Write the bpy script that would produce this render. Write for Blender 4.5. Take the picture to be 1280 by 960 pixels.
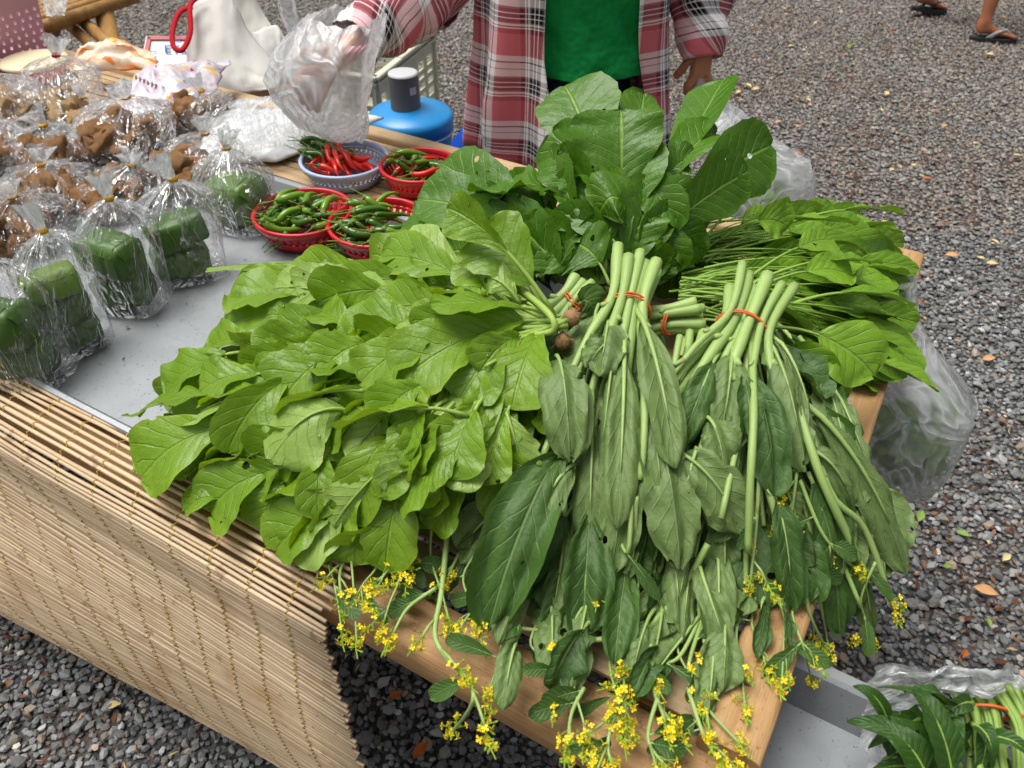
import bpy, bmesh, math, random
import numpy as np
from mathutils import Vector, Matrix, noise, Euler
R = math.radians
scene = bpy.context.scene
for o in list(bpy.data.objects): bpy.data.objects.remove(o)

# ------------------------------------------------------------------ camera
CAM_H, PITCH, FPX = 1.5, 41.0, 961.0          # height in m, degrees below the horizon, focal length in px of a 1280 px frame
cam_d = bpy.data.cameras.new('camera'); cam = bpy.data.objects.new('camera', cam_d)
scene.collection.objects.link(cam)
cam.location = (0, 0, CAM_H); cam.rotation_euler = (R(90-PITCH), 0, 0)
cam_d.sensor_width = 36.0; cam_d.lens = 36.0*FPX/1280.0
cam_d.clip_start = 0.05; cam_d.clip_end = 400
scene.camera = cam
cam_d.dof.use_dof = True; cam_d.dof.focus_distance = 1.02; cam_d.dof.aperture_fstop = 9.0

# ------------------------------------------------------------------ sky and sun (bright overcast)
SUN_EL, SUN_AZ = 70.0, -75.0                  # degrees; azimuth from +Y towards +X
world = bpy.data.worlds.new('World'); scene.world = world; world.use_nodes = True
wt = world.node_tree; wt.nodes.clear()
sky = wt.nodes.new('ShaderNodeTexSky'); sky.sky_type = 'NISHITA'; sky.sun_disc = False
sky.sun_elevation = R(SUN_EL); sky.sun_rotation = R(SUN_AZ)
sky.air_density = 1.0; sky.dust_density = 6.0; sky.ozone_density = 1.0
hs = wt.nodes.new('ShaderNodeHueSaturation'); hs.inputs['Saturation'].default_value = 0.10
bg = wt.nodes.new('ShaderNodeBackground'); bg.inputs['Strength'].default_value = 0.06
wo = wt.nodes.new('ShaderNodeOutputWorld')
wt.links.new(sky.outputs[0], hs.inputs['Color']); wt.links.new(hs.outputs[0], bg.inputs[0]); wt.links.new(bg.outputs[0], wo.inputs[0])
sun_d = bpy.data.lights.new('sun', 'SUN'); sun_d.energy = 1.5; sun_d.angle = R(35); sun_d.color = (1.0, .965, .9)
sun = bpy.data.objects.new('sun', sun_d); scene.collection.objects.link(sun)
sun.rotation_euler = Vector((-math.cos(R(SUN_EL))*math.sin(R(SUN_AZ)), -math.cos(R(SUN_EL))*math.cos(R(SUN_AZ)), -math.sin(R(SUN_EL)))).to_track_quat('-Z', 'Y').to_euler()
scene.view_settings.view_transform = 'Standard'; scene.view_settings.look = 'None'
scene.view_settings.gamma = 1.0; scene.view_settings.use_curve_mapping = False
scene.view_settings.exposure = 1.1
scene.render.engine = 'CYCLES'
cy = scene.cycles
cy.max_bounces = 7; cy.diffuse_bounces = 3; cy.glossy_bounces = 2; cy.transmission_bounces = 4; cy.transparent_max_bounces = 24
cy.use_denoising = True; cy.caustics_reflective = False; cy.caustics_refractive = False
cy.sample_clamp_indirect = 6.0

# ------------------------------------------------------------------ measuring: photograph pixel -> point in the place
_s, _c = math.sin(R(PITCH)), math.cos(R(PITCH))
def ray(u, v):
    return Vector((u-640, FPX*_c-(v-480)*_s, -FPX*_s-(v-480)*_c))/FPX
def at(u, v, z):                               # the point seen at (u, v) that lies z metres above the ground
    d = ray(u, v); return Vector((0, 0, CAM_H))+d*((z-CAM_H)/d.z)
def ad(u, v, dep):                             # the point seen at (u, v) at that depth
    return Vector((0, 0, CAM_H))+ray(u, v)*dep
def depth(p):
    return p[1]*_c+(CAM_H-p[2])*_s
TANG = R(-30)
E1 = Vector((math.cos(TANG), math.sin(TANG), 0)); E2 = Vector((-math.sin(TANG), math.cos(TANG), 0))
def T(a, b, z): return E1*a+E2*b+Vector((0, 0, z))   # table coordinates: a along its length, b across, z up
TOP = 0.80

# ------------------------------------------------------------------ objects
COL = scene.collection
def tag(o, label=None, cat=None, group=None, kind=None):
    if label: o['label'] = label
    if cat: o['category'] = cat
    if group: o['group'] = group
    if kind: o['kind'] = kind
    return o
def thing(name, label, cat, loc, group=None):
    o = bpy.data.objects.new(name, None); COL.objects.link(o); o.location = loc
    o.empty_display_size = .05
    return tag(o, label, cat, group)
def wloc(o):
    p = Vector((0, 0, 0))
    while o is not None:
        p += o.location; o = o.parent
    return p
def link(name, me, parent=None, loc=None):
    o = bpy.data.objects.new(name, me); COL.objects.link(o)
    if parent is not None: o.parent = parent
    if loc is not None: o.location = loc
    return o
class MB:                                      # collects faces of ONE mesh, in world coordinates
    def __init__(s): s.v = []; s.f = []; s.m = []; s.uv = []
    def add(s, verts, faces, mi=0, uvs=None):
        n = len(s.v); s.v.extend([tuple(p) for p in verts])
        for k, f in enumerate(faces):
            s.f.append(tuple(i+n for i in f)); s.m.append(mi)
            s.uv.append([uvs[i] for i in f] if uvs is not None else [(0, 0)]*len(f))
    def grid(s, P, mi=0, UV=None, close=False):   # P: rows of points
        nr, nc = len(P), len(P[0]); vs = [p for r in P for p in r]; fs = []
        for i in range(nr-1):
            for j in range(nc if close else nc-1):
                k = (j+1) % nc
                fs.append((i*nc+j, i*nc+k, (i+1)*nc+k, (i+1)*nc+j))
        uvs = None
        if UV is not None: uvs = [p for r in UV for p in r]
        s.add(vs, fs, mi, uvs)
    def tube(s, pts, rad, n=6, mi=0, cap=True, flat=1.0, rib=0.0):
        pts = [Vector(p) for p in pts]; m = len(pts)
        if not hasattr(rad, '__len__'): rad = [rad]*m
        t0 = (pts[1]-pts[0]).normalized()
        ref = Vector((0, 0, 1)) if abs(t0.z) < .9 else Vector((1, 0, 0))
        S = t0.cross(ref).normalized(); vs = []; uv = []
        for i, p in enumerate(pts):
            t = (pts[min(i+1, m-1)]-pts[max(i-1, 0)])
            t = t.normalized() if t.length > 1e-9 else t0
            S = (S-t*S.dot(t)); S = S.normalized() if S.length > 1e-6 else t.orthogonal().normalized()
            N = S.cross(t)
            for k in range(n):
                a = 2*math.pi*k/n
                vs.append(p+(S*math.cos(a)+N*math.sin(a)*flat)*rad[i]*(1+rib*(1 if k % 2 else -1))); uv.append((k/n, i/(m-1)))
        fs = [(i*n+k, i*n+(k+1) % n, (i+1)*n+(k+1) % n, (i+1)*n+k) for i in range(m-1) for k in range(n)]
        if cap: fs += [tuple(range(n))[::-1], tuple((m-1)*n+k for k in range(n))]
        s.add(vs, fs, mi, uv)
    def box(s, c, ax, ay, az, mi=0, bev=0.0):     # c centre, half vectors
        c = Vector(c); ax = Vector(ax); ay = Vector(ay); az = Vector(az)
        if bev <= 0:
            vs = [c+ax*i+ay*j+az*k for i in (-1, 1) for j in (-1, 1) for k in (-1, 1)]
            s.add(vs, [(0, 1, 3, 2), (4, 6, 7, 5), (0, 4, 5, 1), (2, 3, 7, 6), (0, 2, 6, 4), (1, 5, 7, 3)], mi)
            return
        bx, by, bz = [max(0, 1-bev/max(a.length, 1e-6)) for a in (ax, ay, az)]
        vs = []; fs = []; idx = {}
        for i in (-1, 1):
            for j in (-1, 1):
                for k in (-1, 1):
                    for q in range(3):
                        e = [bx, by, bz]; e[q] = 1
                        idx[(i, j, k, q)] = len(vs)
                        vs.append(c+ax*i*e[0]+ay*j*e[1]+az*k*e[2])
        I = lambda i, j, k, q: idx[(i, j, k, q)]
        for q in range(3):
            for sg in (-1, 1):
                l = []
                for (x, y) in ((-1, -1), (1, -1), (1, 1), (-1, 1)):
                    t = [x, y]; t.insert(q, sg); l.append(I(*t, q))
                fs.append(l if (sg > 0) != (q == 1) else l[::-1])
        for q in range(3):                        # edges along axis q
            o1, o2 = [d for d in range(3) if d != q]
            for x in (-1, 1):
                for y in (-1, 1):
                    t0 = [0, 0, 0]; t0[o1] = x; t0[o2] = y; t1 = t0[:]; t0[q] = -1; t1[q] = 1
                    fs.append([I(*t0, o1), I(*t1, o1), I(*t1, o2), I(*t0, o2)])
        for i in (-1, 1):
            for j in (-1, 1):
                for k in (-1, 1): fs.append([I(i, j, k, 0), I(i, j, k, 1), I(i, j, k, 2)])
        s.add(vs, fs, mi)
    def lathe(s, c, prof, n=24, mi=0, ax=None):   # prof: (radius, height)
        c = Vector(c)
        s.grid([[c+Vector((r*math.cos(2*math.pi*k/n), r*math.sin(2*math.pi*k/n), h)) for k in range(n)] for r, h in prof], mi,
               [[(k/n, i/len(prof)) for k in range(n)] for i in range(len(prof))], close=True)
    def mesh(s, name, off=None, smooth=True):
        me = bpy.data.meshes.new(name)
        v = s.v if off is None else [(p[0]-off[0], p[1]-off[1], p[2]-off[2]) for p in s.v]
        me.from_pydata(v, [], s.f)
        me.polygons.foreach_set('material_index', s.m)
        me.polygons.foreach_set('use_smooth', [smooth]*len(s.f))
        ul = me.uv_layers.new(name='UVMap')
        ul.data.foreach_set('uv', np.array([c for f in s.uv for p in f for c in p], dtype=np.float32))
        me.update()
        return me
    def build(s, name, mats, parent=None, smooth=True, org=None, recalc=False):
        if not isinstance(mats, (list, tuple)): mats = [mats]
        if parent is not None: off = wloc(parent)
        else: off = Vector(org) if org is not None else Vector((0, 0, 0))
        me = s.mesh(name, off, smooth)
        if recalc:
            bm = bmesh.new(); bm.from_mesh(me); bmesh.ops.recalc_face_normals(bm, faces=bm.faces); bm.to_mesh(me); bm.free()
        for m in mats: me.materials.append(m)
        o = link(name, me, parent)
        if parent is None: o.location = off
        return o
def solidify(o, t, off=0):
    m = o.modifiers.new('solid', 'SOLIDIFY'); m.thickness = t; m.offset = off; return o
def subsurf(o, l=1):
    m = o.modifiers.new('sub', 'SUBSURF'); m.levels = l; m.render_levels = l; return o
def sstep(a, b, x):
    t = min(1, max(0, (x-a)/(b-a))); return t*t*(3-2*t)
def lerp(a, b, t): return a+(b-a)*t
def interp(xs, ys, x): return float(np.interp(x, xs, ys))
def nz(p, sc=1.0, seed=0): return noise.noise(Vector((p[0]*sc+seed*7.13, p[1]*sc+seed*3.7, p[2]*sc-seed*5.1)))
def bez(p0, p1, p2, p3, n):
    out = []
    for i in range(n+1):
        t = i/n; q = 1-t
        out.append(p0*q*q*q+p1*3*q*q*t+p2*3*q*t*t+p3*t*t*t)
    return out
def crom(P, n):                                # smooth curve through points
    P = [Vector(p) for p in P]; out = []
    for i in range(len(P)-1):
        a = P[max(i-1, 0)]; b = P[i]; c = P[i+1]; d = P[min(i+2, len(P)-1)]
        for k in range(n):
            t = k/n
            out.append(.5*((2*b)+(c-a)*t+(2*a-5*b+4*c-d)*t*t+(3*b-a-3*c+d)*t**3))
    out.append(P[-1]); return out
def copy_tree(o, parent=None):
    c = o.copy(); COL.objects.link(c); c.parent = parent
    for ch in list(o.children): copy_tree(ch, c)
    return c

# ------------------------------------------------------------------ materials
def lin(r, g, b):
    f = lambda c: (c/255/12.92) if c/255 <= .04045 else ((c/255+.055)/1.055)**2.4
    return (f(r), f(g), f(b), 1)
class NT:
    def __init__(s, name):
        s.mat = bpy.data.materials.new(name); s.mat.use_nodes = True
        s.t = s.mat.node_tree; s.t.nodes.clear(); s.out = s.t.nodes.new('ShaderNodeOutputMaterial')
    def n(s, typ, **kw):
        nd = s.t.nodes.new('ShaderNode'+typ)
        for k, v in kw.items():
            if k in nd.inputs.keys() or k.replace('_', ' ') in nd.inputs.keys():
                s.set(nd, k if k in nd.inputs.keys() else k.replace('_', ' '), v)
            else: setattr(nd, k, v)
        return nd
    def set(s, nd, k, v):
        if isinstance(v, bpy.types.NodeSocket): s.t.links.new(v, nd.inputs[k])
        else: nd.inputs[k].default_value = v
    def math(s, op, a, b=0.0, c=0.0, clamp=False):
        nd = s.t.nodes.new('ShaderNodeMath'); nd.operation = op; nd.use_clamp = clamp
        for i, v in enumerate((a, b, c)): s.set(nd, i, v)
        return nd.outputs[0]
    def mix(s, f, a, b, blend='MIX'):
        nd = s.t.nodes.new('ShaderNodeMix'); nd.data_type = 'RGBA'; nd.blend_type = blend; nd.clamp_factor = True
        for i, v in ((0, f), (6, a), (7, b)): s.set(nd, i, v)
        return nd.outputs[2]
    def ramp(s, f, stops, interp='LINEAR'):
        nd = s.t.nodes.new('ShaderNodeValToRGB'); nd.color_ramp.interpolation = interp
        e = nd.color_ramp.elements
        while len(e) < len(stops): e.new(.5)
        for k, (p, c) in enumerate(stops): e[k].position = p; e[k].color = c if len(c) == 4 else (*c, 1)
        s.set(nd, 0, f); return nd.outputs[0]
    def smooth(s, a, b, x):
        nd = s.t.nodes.new('ShaderNodeMapRange'); nd.interpolation_type = 'SMOOTHSTEP'
        s.set(nd, 0, x); nd.inputs[1].default_value = a; nd.inputs[2].default_value = b; return nd.outputs[0]
    def noise(s, vec, scale, detail=3.0, rough=.55, dist=0.0):
        nd = s.t.nodes.new('ShaderNodeTexNoise'); nd.inputs['Scale'].default_value = scale; nd.inputs['Detail'].default_value = detail
        nd.inputs['Roughness'].default_value = rough; nd.inputs['Distortion'].default_value = dist
        if vec is not None: s.t.links.new(vec, nd.inputs['Vector'])
        return nd.outputs['Fac']
    def coord(s, which='Object'):
        return s.t.nodes.new('ShaderNodeTexCoord').outputs[which]
    def mapping(s, vec, sc=(1, 1, 1), rot=(0, 0, 0)):
        nd = s.t.nodes.new('ShaderNodeMapping'); s.t.links.new(vec, nd.inputs[0])
        nd.inputs['Scale'].default_value = sc; nd.inputs['Rotation'].default_value = rot; return nd.outputs[0]
    def rnd(s): return s.t.nodes.new('ShaderNodeObjectInfo').outputs['Random']
    def bump(s, h, st=.3, d=.002):
        nd = s.t.nodes.new('ShaderNodeBump'); s.set(nd, 'Height', h); nd.inputs['Strength'].default_value = st; nd.inputs['Distance'].default_value = d
        return nd.outputs[0]
    def bsdf(s, col, rough=.5, nrm=None, spec=.5, metal=0.0, **kw):
        nd = s.t.nodes.new('ShaderNodeBsdfPrincipled')
        s.set(nd, 'Base Color', col); s.set(nd, 'Roughness', rough); s.set(nd, 'Specular IOR Level', spec); s.set(nd, 'Metallic', metal)
        if nrm is not None: s.set(nd, 'Normal', nrm)
        for k, v in kw.items(): s.set(nd, k.replace('_', ' '), v)
        return nd.outputs[0]
    def mixs(s, f, a, b):
        nd = s.t.nodes.new('ShaderNodeMixShader'); s.set(nd, 0, f); s.t.links.new(a, nd.inputs[1]); s.t.links.new(b, nd.inputs[2]); return nd.outputs[0]
    def done(s, sh): s.t.links.new(sh, s.out.inputs[0]); return s.mat
def vary(c, k): return (c[0]*k, c[1]*k, c[2]*k, 1)
def simple(name, col, rough=.5, spec=.5, var=.12, sc=30, bump=.15, bd=.001, metal=0.0, rvar=.0):
    m = NT(name); co = m.coord(); f = m.noise(co, sc, 4)
    c = m.mix(f, vary(col, 1-var), vary(col, 1+var))
    if rvar: c = m.mix(m.rnd(), c, vary(col, 1-rvar), 'MIX')
    return m.done(m.bsdf(c, rough, m.bump(f, bump, bd), spec, metal))

def leaf_mat(name, top, under, vein, trans, nside=7.0, tr=.24, rough=.34, veinmix=.55, quilt=.4, holes=.82):
    m = NT(name); uv = m.t.nodes.new('ShaderNodeUVMap'); sx = m.t.nodes.new('ShaderNodeSeparateXYZ')
    m.t.links.new(uv.outputs[0], sx.inputs[0]); co = m.coord()
    x = m.math('MULTIPLY', m.math('ABSOLUTE', m.math('SUBTRACT', sx.outputs[0], .5)), 2.0); t = sx.outputs[1]
    wob = m.math('MULTIPLY', m.math('SUBTRACT', m.noise(co, 55, 2), .5), .35)
    mid = m.math('SUBTRACT', 1.0, m.smooth(.012, .07, x))
    ph = m.math('ADD', m.math('SUBTRACT', m.math('MULTIPLY', t, nside), m.math('MULTIPLY', m.math('POWER', x, .8), 2.0)), wob)
    fr = m.math('ABSOLUTE', m.math('SUBTRACT', m.math('FRACT', ph), .5))
    side = m.math('MULTIPLY', m.math('SUBTRACT', 1.0, m.smooth(.02, .085, fr)), m.math('SUBTRACT', 1.0, m.smooth(.55, 1.0, x)))
    fine = m.n('TexVoronoi', feature='DISTANCE_TO_EDGE', Scale=130.0); m.t.links.new(co, fine.inputs['Vector'])
    fv = m.math('SUBTRACT', 1.0, m.smooth(.0, .12, fine.outputs['Distance']))
    vm = m.math('MAXIMUM', m.math('MAXIMUM', mid, m.math('MULTIPLY', side, .62)), m.math('MULTIPLY', fv, .06))
    n1 = m.noise(co, 22, 3); n2 = m.noise(co, 160, 3)
    r = m.rnd()
    tc = m.mix(n1, vary(top, .72), vary(top, 1.25))
    tc = m.mix(m.math('MULTIPLY', r, .6), tc, (top[0]*1.55, top[1]*1.35, top[2]*1.1, 1)); tc = m.mix(m.math('MULTIPLY', m.math('FRACT', m.math('MULTIPLY', r, 7.31)), .4), tc, vary(top, .62))
    tc = m.mix(m.math('MULTIPLY', m.smooth(.6, .75, n2), .25), tc, vary(top, .6))
    uc = m.mix(n1, vary(under, .8), vary(under, 1.15))
    geo = m.t.nodes.new('ShaderNodeNewGeometry')                 # leaf underside is paler than its upper side
    c = m.mix(geo.outputs['Backfacing'], tc, uc)
    c = m.mix(m.math('MULTIPLY', vm, veinmix), c, vein)
    dry = m.math('MULTIPLY', m.smooth(.70, .78, m.noise(co, 38, 4, .65)), .55)
    c = m.mix(dry, c, (top[0]*2.2, top[1]*1.25, top[2]*1.3, 1))
    edge = m.math('MULTIPLY', m.math('MULTIPLY', m.smooth(.80, 1.0, x), m.smooth(.45, .65, n1)), .45); c = m.mix(edge, c, (top[0]*2.0, top[1]*1.35, top[2]*1.5, 1))
    h = m.math('ADD', m.math('MULTIPLY', vm, -.8), m.math('ADD', m.math('MULTIPLY', fr, quilt), m.math('ADD', m.math('MULTIPLY', n2, .35), m.math('MULTIPLY', m.noise(co, 70, 3), .9))))
    b = m.bump(h, .7, .0022)
    p = m.bsdf(c, m.math('ADD', rough, m.math('MULTIPLY', n1, .15)), b, .42)
    tl = m.n('BsdfTranslucent'); m.set(tl, 'Color', m.mix(vm, trans, vary(trans, .7))); m.set(tl, 'Normal', b)
    # holes eaten by insects
    wv = m.n('VectorMath', operation='ADD'); m.t.links.new(co, wv.inputs[0]); nc_ = m.n('TexNoise', Scale=90.0); m.t.links.new(co, nc_.inputs['Vector'])
    sc_ = m.n('VectorMath', operation='SCALE'); m.t.links.new(nc_.outputs['Color'], sc_.inputs[0]); sc_.inputs['Scale'].default_value = .006; m.t.links.new(sc_.outputs[0], wv.inputs[1])
    vo = m.n('TexVoronoi', Scale=48.0); m.t.links.new(wv.outputs[0], vo.inputs['Vector']); sp = m.n('SeparateColor'); m.t.links.new(vo.outputs['Color'], sp.inputs[0])
    hole = m.math('MULTIPLY', m.math('LESS_THAN', vo.outputs['Distance'], m.math('MULTIPLY', sp.outputs[1], .26)), m.math('GREATER_THAN', sp.outputs[0], holes))
    tp = m.n('BsdfTransparent')
    return m.done(m.mixs(hole, m.mixs(tr, p, tl.outputs[0]), tp.outputs[0]))
def stem_mat(name, c1, c2, tr=.15):
    m = NT(name); uv = m.t.nodes.new('ShaderNodeUVMap'); co = m.coord()
    f = m.noise(m.mapping(uv.outputs[0], (14, 2, 1)), 3.0, 4, .65)
    c = m.mix(f, c1, c2); c = m.mix(m.math('MULTIPLY', m.rnd(), .5), c, vary(c1, .8))
    c = m.mix(m.math('MULTIPLY', m.smooth(.66, .74, m.noise(co, 70, 4)), .5), c, lin(120, 110, 60))
    p = m.bsdf(c, .4, m.bump(f, .4, .001), .45)
    tl = m.n('BsdfTranslucent'); m.set(tl, 'Color', vary(c2, 1.1))
    return m.done(m.mixs(tr, p, tl.outputs[0]))
def film_mat(name, haze=.05, tint=(.97, .98, .98, 1), rough=.1, wr=60, st=.5, spec=.35, body=(.85, .87, .88, 1), streak=.0):
    m = NT(name); co = m.coord(); uv = m.t.nodes.new('ShaderNodeUVMap')
    n1 = m.noise(co, wr, 3, .5, 1.5); n2 = m.noise(co, wr*.3, 2, .5, 2.0); n3 = m.noise(m.mapping(uv.outputs[0], (26, 2.2, 1)), 1.0, 3, .6, .4)
    ridge = lambda n_, k: m.math('SUBTRACT', 1.0, m.math('ABSOLUTE', m.math('MULTIPLY', m.math('SUBTRACT', n_, .5), k)), clamp=True)
    rid = ridge(n2, 7.0); r3 = ridge(n3, 16.0)
    b = m.bump(m.math('ADD', m.math('MULTIPLY', n1, .45), m.math('ADD', m.math('MULTIPLY', rid, 1.3), m.math('MULTIPLY', r3, 1.2 if streak else 0.0))), st, .004)
    tr = m.n('BsdfTransparent', Color=tint)
    gl = m.n('BsdfGlossy', Roughness=rough); m.set(gl, 'Normal', b); m.set(gl, 'Color', (1, 1, 1, 1))
    df = m.n('BsdfDiffuse', Color=body); m.set(df, 'Normal', b)
    tl = m.n('BsdfTranslucent', Color=body); m.set(tl, 'Normal', b)
    lw = m.n('LayerWeight'); m.set(lw, 'Normal', b); fac = m.math('ADD', .05, m.math('MULTIPLY', m.math('POWER', lw.outputs['Facing'], 3.5), .8))
    hz = m.math('ADD', haze, m.math('MULTIPLY', m.math('MULTIPLY', rid, rid), haze*2.2))
    if streak: hz = m.math('ADD', hz, m.math('MULTIPLY', m.math('MULTIPLY', r3, r3), m.math('MULTIPLY', m.smooth(.42, .7, n2), streak)), clamp=True)  # crease highlights painted into the film as white haze streaks
    base = m.mixs(hz, tr.outputs[0], m.mixs(.5, df.outputs[0], tl.outputs[0]))
    return m.done(m.mixs(m.math('MULTIPLY', fac, spec*2.2, clamp=True), base, gl.outputs[0]))
# ================================================================== ground and gravel
rng = np.random.default_rng(7); random.seed(7)
def M_ground():
    m = NT('ground_dirt'); co = m.coord()
    v = m.n('TexVoronoi', Scale=75.0); m.t.links.new(co, v.inputs['Vector'])
    c = m.ramp(v.outputs['Color'], [(0, lin(34, 35, 37)), (.5, lin(64, 66, 68)), (1, lin(104, 103, 101))])
    big = m.smooth(.50, .66, m.noise(co, 5, 5, .6))
    c = m.mix(m.math('MULTIPLY', big, m.noise(co, 60, 3)), c, lin(84, 62, 48))
    return m.done(m.bsdf(c, .85, m.bump(v.outputs['Distance'], .9, .008), .3))
gb = MB(); gb.add([(-60, -40, 0), (60, -40, 0), (60, 120, 0), (-60, 120, 0)], [(0, 1, 2, 3)])
tag(gb.build('ground', M_ground()), kind='structure')

def M_stone():
    m = NT('gravel_stone'); a = m.n('Attribute', attribute_name='tint'); co = m.coord()
    f = m.noise(co, 140, 3)
    c = m.mix(m.math('MULTIPLY', m.math('SUBTRACT', f, .3), .5, clamp=True), a.outputs['Color'], lin(175, 175, 172))
    return m.done(m.bsdf(c, .62, m.bump(f, .35, .001), .45))
def ico():
    bm = bmesh.new(); bmesh.ops.create_icosphere(bm, subdivisions=1, radius=1)
    v = np.array([x.co[:] for x in bm.verts]); f = np.array([[q.index for q in p.verts] for p in bm.faces]); bm.free(); return v, f
def octa():
    v = np.array([(1, 0, 0), (-1, 0, 0), (0, 1, 0), (0, -1, 0), (0, 0, 1), (0, 0, -1)], float)
    f = np.array([(0, 2, 4), (2, 1, 4), (1, 3, 4), (3, 0, 4), (2, 0, 5), (1, 2, 5), (3, 1, 5), (0, 3, 5)]); return v, f
def rotm(n):
    q = rng.normal(size=(n, 4)); q /= np.linalg.norm(q, axis=1)[:, None]; w, x, y, z = q.T
    return np.stack([np.stack([1-2*(y*y+z*z), 2*(x*y-z*w), 2*(x*z+y*w)], -1), np.stack([2*(x*y+z*w), 1-2*(x*x+z*z), 2*(y*z-x*w)], -1), np.stack([2*(x*z-y*w), 2*(y*z+x*w), 1-2*(x*x+y*y)], -1)], 1)
def np_mesh(name, V, F, C, mat, smooth=False):
    me = bpy.data.meshes.new(name); nv, nf = len(V), len(F); k = F.shape[1]
    me.vertices.add(nv); me.vertices.foreach_set('co', V.astype(np.float32).ravel())
    me.loops.add(nf*k); me.loops.foreach_set('vertex_index', F.astype(np.int32).ravel())
    me.polygons.add(nf); me.polygons.foreach_set('loop_start', np.arange(0, nf*k, k, dtype=np.int32)); me.polygons.foreach_set('loop_total', np.full(nf, k, np.int32))
    me.update(calc_edges=True)
    at_ = me.color_attributes.new('tint', 'FLOAT_COLOR', 'POINT')
    at_.data.foreach_set('color', np.concatenate([C, np.ones((nv, 1))], 1).astype(np.float32).ravel())
    me.polygons.foreach_set('use_smooth', [smooth]*nf); me.materials.append(mat)
    return link(name, me)
def in_view(x, y, mg):                                          # ground the photograph (or a camera a step aside) can see
    return (np.abs(x) < (y*.62+.95)+mg) & (y > .0) & (y < 7.2)
stone_m = M_stone()
def stones(name, lab, y0, y1, cell, smin, smax, base, jit, z0, keep=1.0, far=0):
    gx, gy = np.meshgrid(np.arange(-5.2, 5.2, cell), np.arange(y0, y1, cell)); x = gx.ravel()+rng.uniform(-.42, .42, gx.size)*cell; y = gy.ravel()+rng.uniform(-.42, .42, gx.size)*cell
    k = in_view(x, y, .3) & (rng.uniform(size=x.size) < keep); x, y = x[k], y[k]; n = len(x)
    v, f = base; nv = len(v)
    s = rng.uniform(0, 1, n)**1.6*(smax-smin)+smin
    ax = np.stack([s*rng.uniform(.9, 1.35, n), s*rng.uniform(.7, 1.0, n), s*rng.uniform(.45, .75, n)], 1)
    V = v[None]*(1+rng.uniform(-jit, jit, (n, nv, 1)))*ax[:, None, :]
    V = V+rng.normal(0, .07, (n, nv, 3))*s[:, None, None]
    an = rng.uniform(0, 6.28, n); tl = rng.normal(0, .35, n); Rz = np.zeros((n, 3, 3)); Rz[:, 0, 0] = np.cos(an); Rz[:, 0, 1] = -np.sin(an); Rz[:, 1, 0] = np.sin(an); Rz[:, 1, 1] = np.cos(an); Rz[:, 2, 2] = 1
    Rx = np.zeros((n, 3, 3)); Rx[:, 0, 0] = 1; Rx[:, 1, 1] = np.cos(tl); Rx[:, 1, 2] = -np.sin(tl); Rx[:, 2, 1] = np.sin(tl); Rx[:, 2, 2] = np.cos(tl)
    V = np.einsum('nij,njk,nvk->nvi', Rz, Rx, V)
    V += np.stack([x, y, z0+rng.uniform(.2, .7, n)*s], 1)[:, None, :]
    F = (f[None]+(np.arange(n)*nv)[:, None, None]).reshape(-1, 3)
    g = rng.choice([.07, .105, .145, .19, .27, .42], n, p=[.14, .27, .29, .18, .09, .03])*rng.uniform(.8, 1.2, n)
    if far: g = g*.7+.075
    tint = np.stack([g*.985, g*1.0, g*1.01], 1) if not far else np.stack([g*1.10, g*1.0, g*.90], 1)
    w = rng.uniform(size=n); br = w < .05; tint[br] *= np.array([1.5, 1.05, .75]); tn = (w > .05) & (w < .17); tint[tn] *= np.array([1.2, 1.06, .88])
    return tag(np_mesh(name, V.reshape(-1, 3), F, np.repeat(tint, nv, 0), stone_m), lab, 'gravel', kind='stuff')
stones('gravel', 'dark grey crushed stone gravel close to the stall', .0, 2.6, .0145, .0058, .0098, ico(), .20, .0)
stones('gravel', 'larger loose stones lying on the near gravel', .0, 2.6, .026, .007, .0155, ico(), .22, .006, .5)
stones('gravel', 'grey crushed stone gravel stretching away behind the stall', 2.6, 7.2, .0185, .007, .0125, octa(), .25, .0, 1.0, 1)
stones('gravel', 'larger loose stones on the gravel behind the stall', 2.6, 7.2, .04, .009, .017, octa(), .25, .006, .45, 1)

# brown leaf litter in drifts
def litter(name, lab, n, pal, l0, l1, thr):
    pts = []
    while len(pts) < n:
        x, y = random.uniform(-4.6, 4.8), random.uniform(.2, 7)
        if not in_view(np.array([x]), np.array([y]), .2)[0]: continue
        if noise.noise(Vector((x*2.6, y*2.6, 3.3)))+.35*noise.noise(Vector((x*9, y*9, 1)))+random.uniform(-.25, .25)+((.16 if y < 2.6 else .24) if x > .4 else -.08) < thr: continue
        pts.append((x, y))
    V = []; F = []; C = []
    for x, y in pts:
        L = random.uniform(l0, l1); w = L*random.uniform(.12, .4); a = random.uniform(0, 6.28); z = .013+random.uniform(0, .006)
        d = Vector((math.cos(a), math.sin(a), random.uniform(-.25, .3))); s = Vector((-math.sin(a), math.cos(a), random.uniform(-.5, .5)))
        p = Vector((x, y, z)); c = Vector((0, 0, random.uniform(-.2, .45)*L)); k = len(V)
        V += [p-d*L*.5, p+s*w*.5+c*.6, p+c, p-s*w*.5+c*.6, p+d*L*.5]
        F += [(k, k+3, k+2), (k, k+2, k+1), (k+1, k+2, k+4), (k+2, k+3, k+4)]
        cc = random.choice(pal); q = random.uniform(.6, 1.25); C += [(cc[0]*q, cc[1]*q, cc[2]*q)]*5
    m = NT(name+'_mat'); at_ = m.n('Attribute', attribute_name='tint')
    o = np_mesh(name, np.array([v[:] for v in V]), np.array(F), np.array(C), m.done(m.bsdf(at_.outputs['Color'], .8, None, .2)))
    tag(o, lab, 'leaf litter', kind='stuff')
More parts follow.
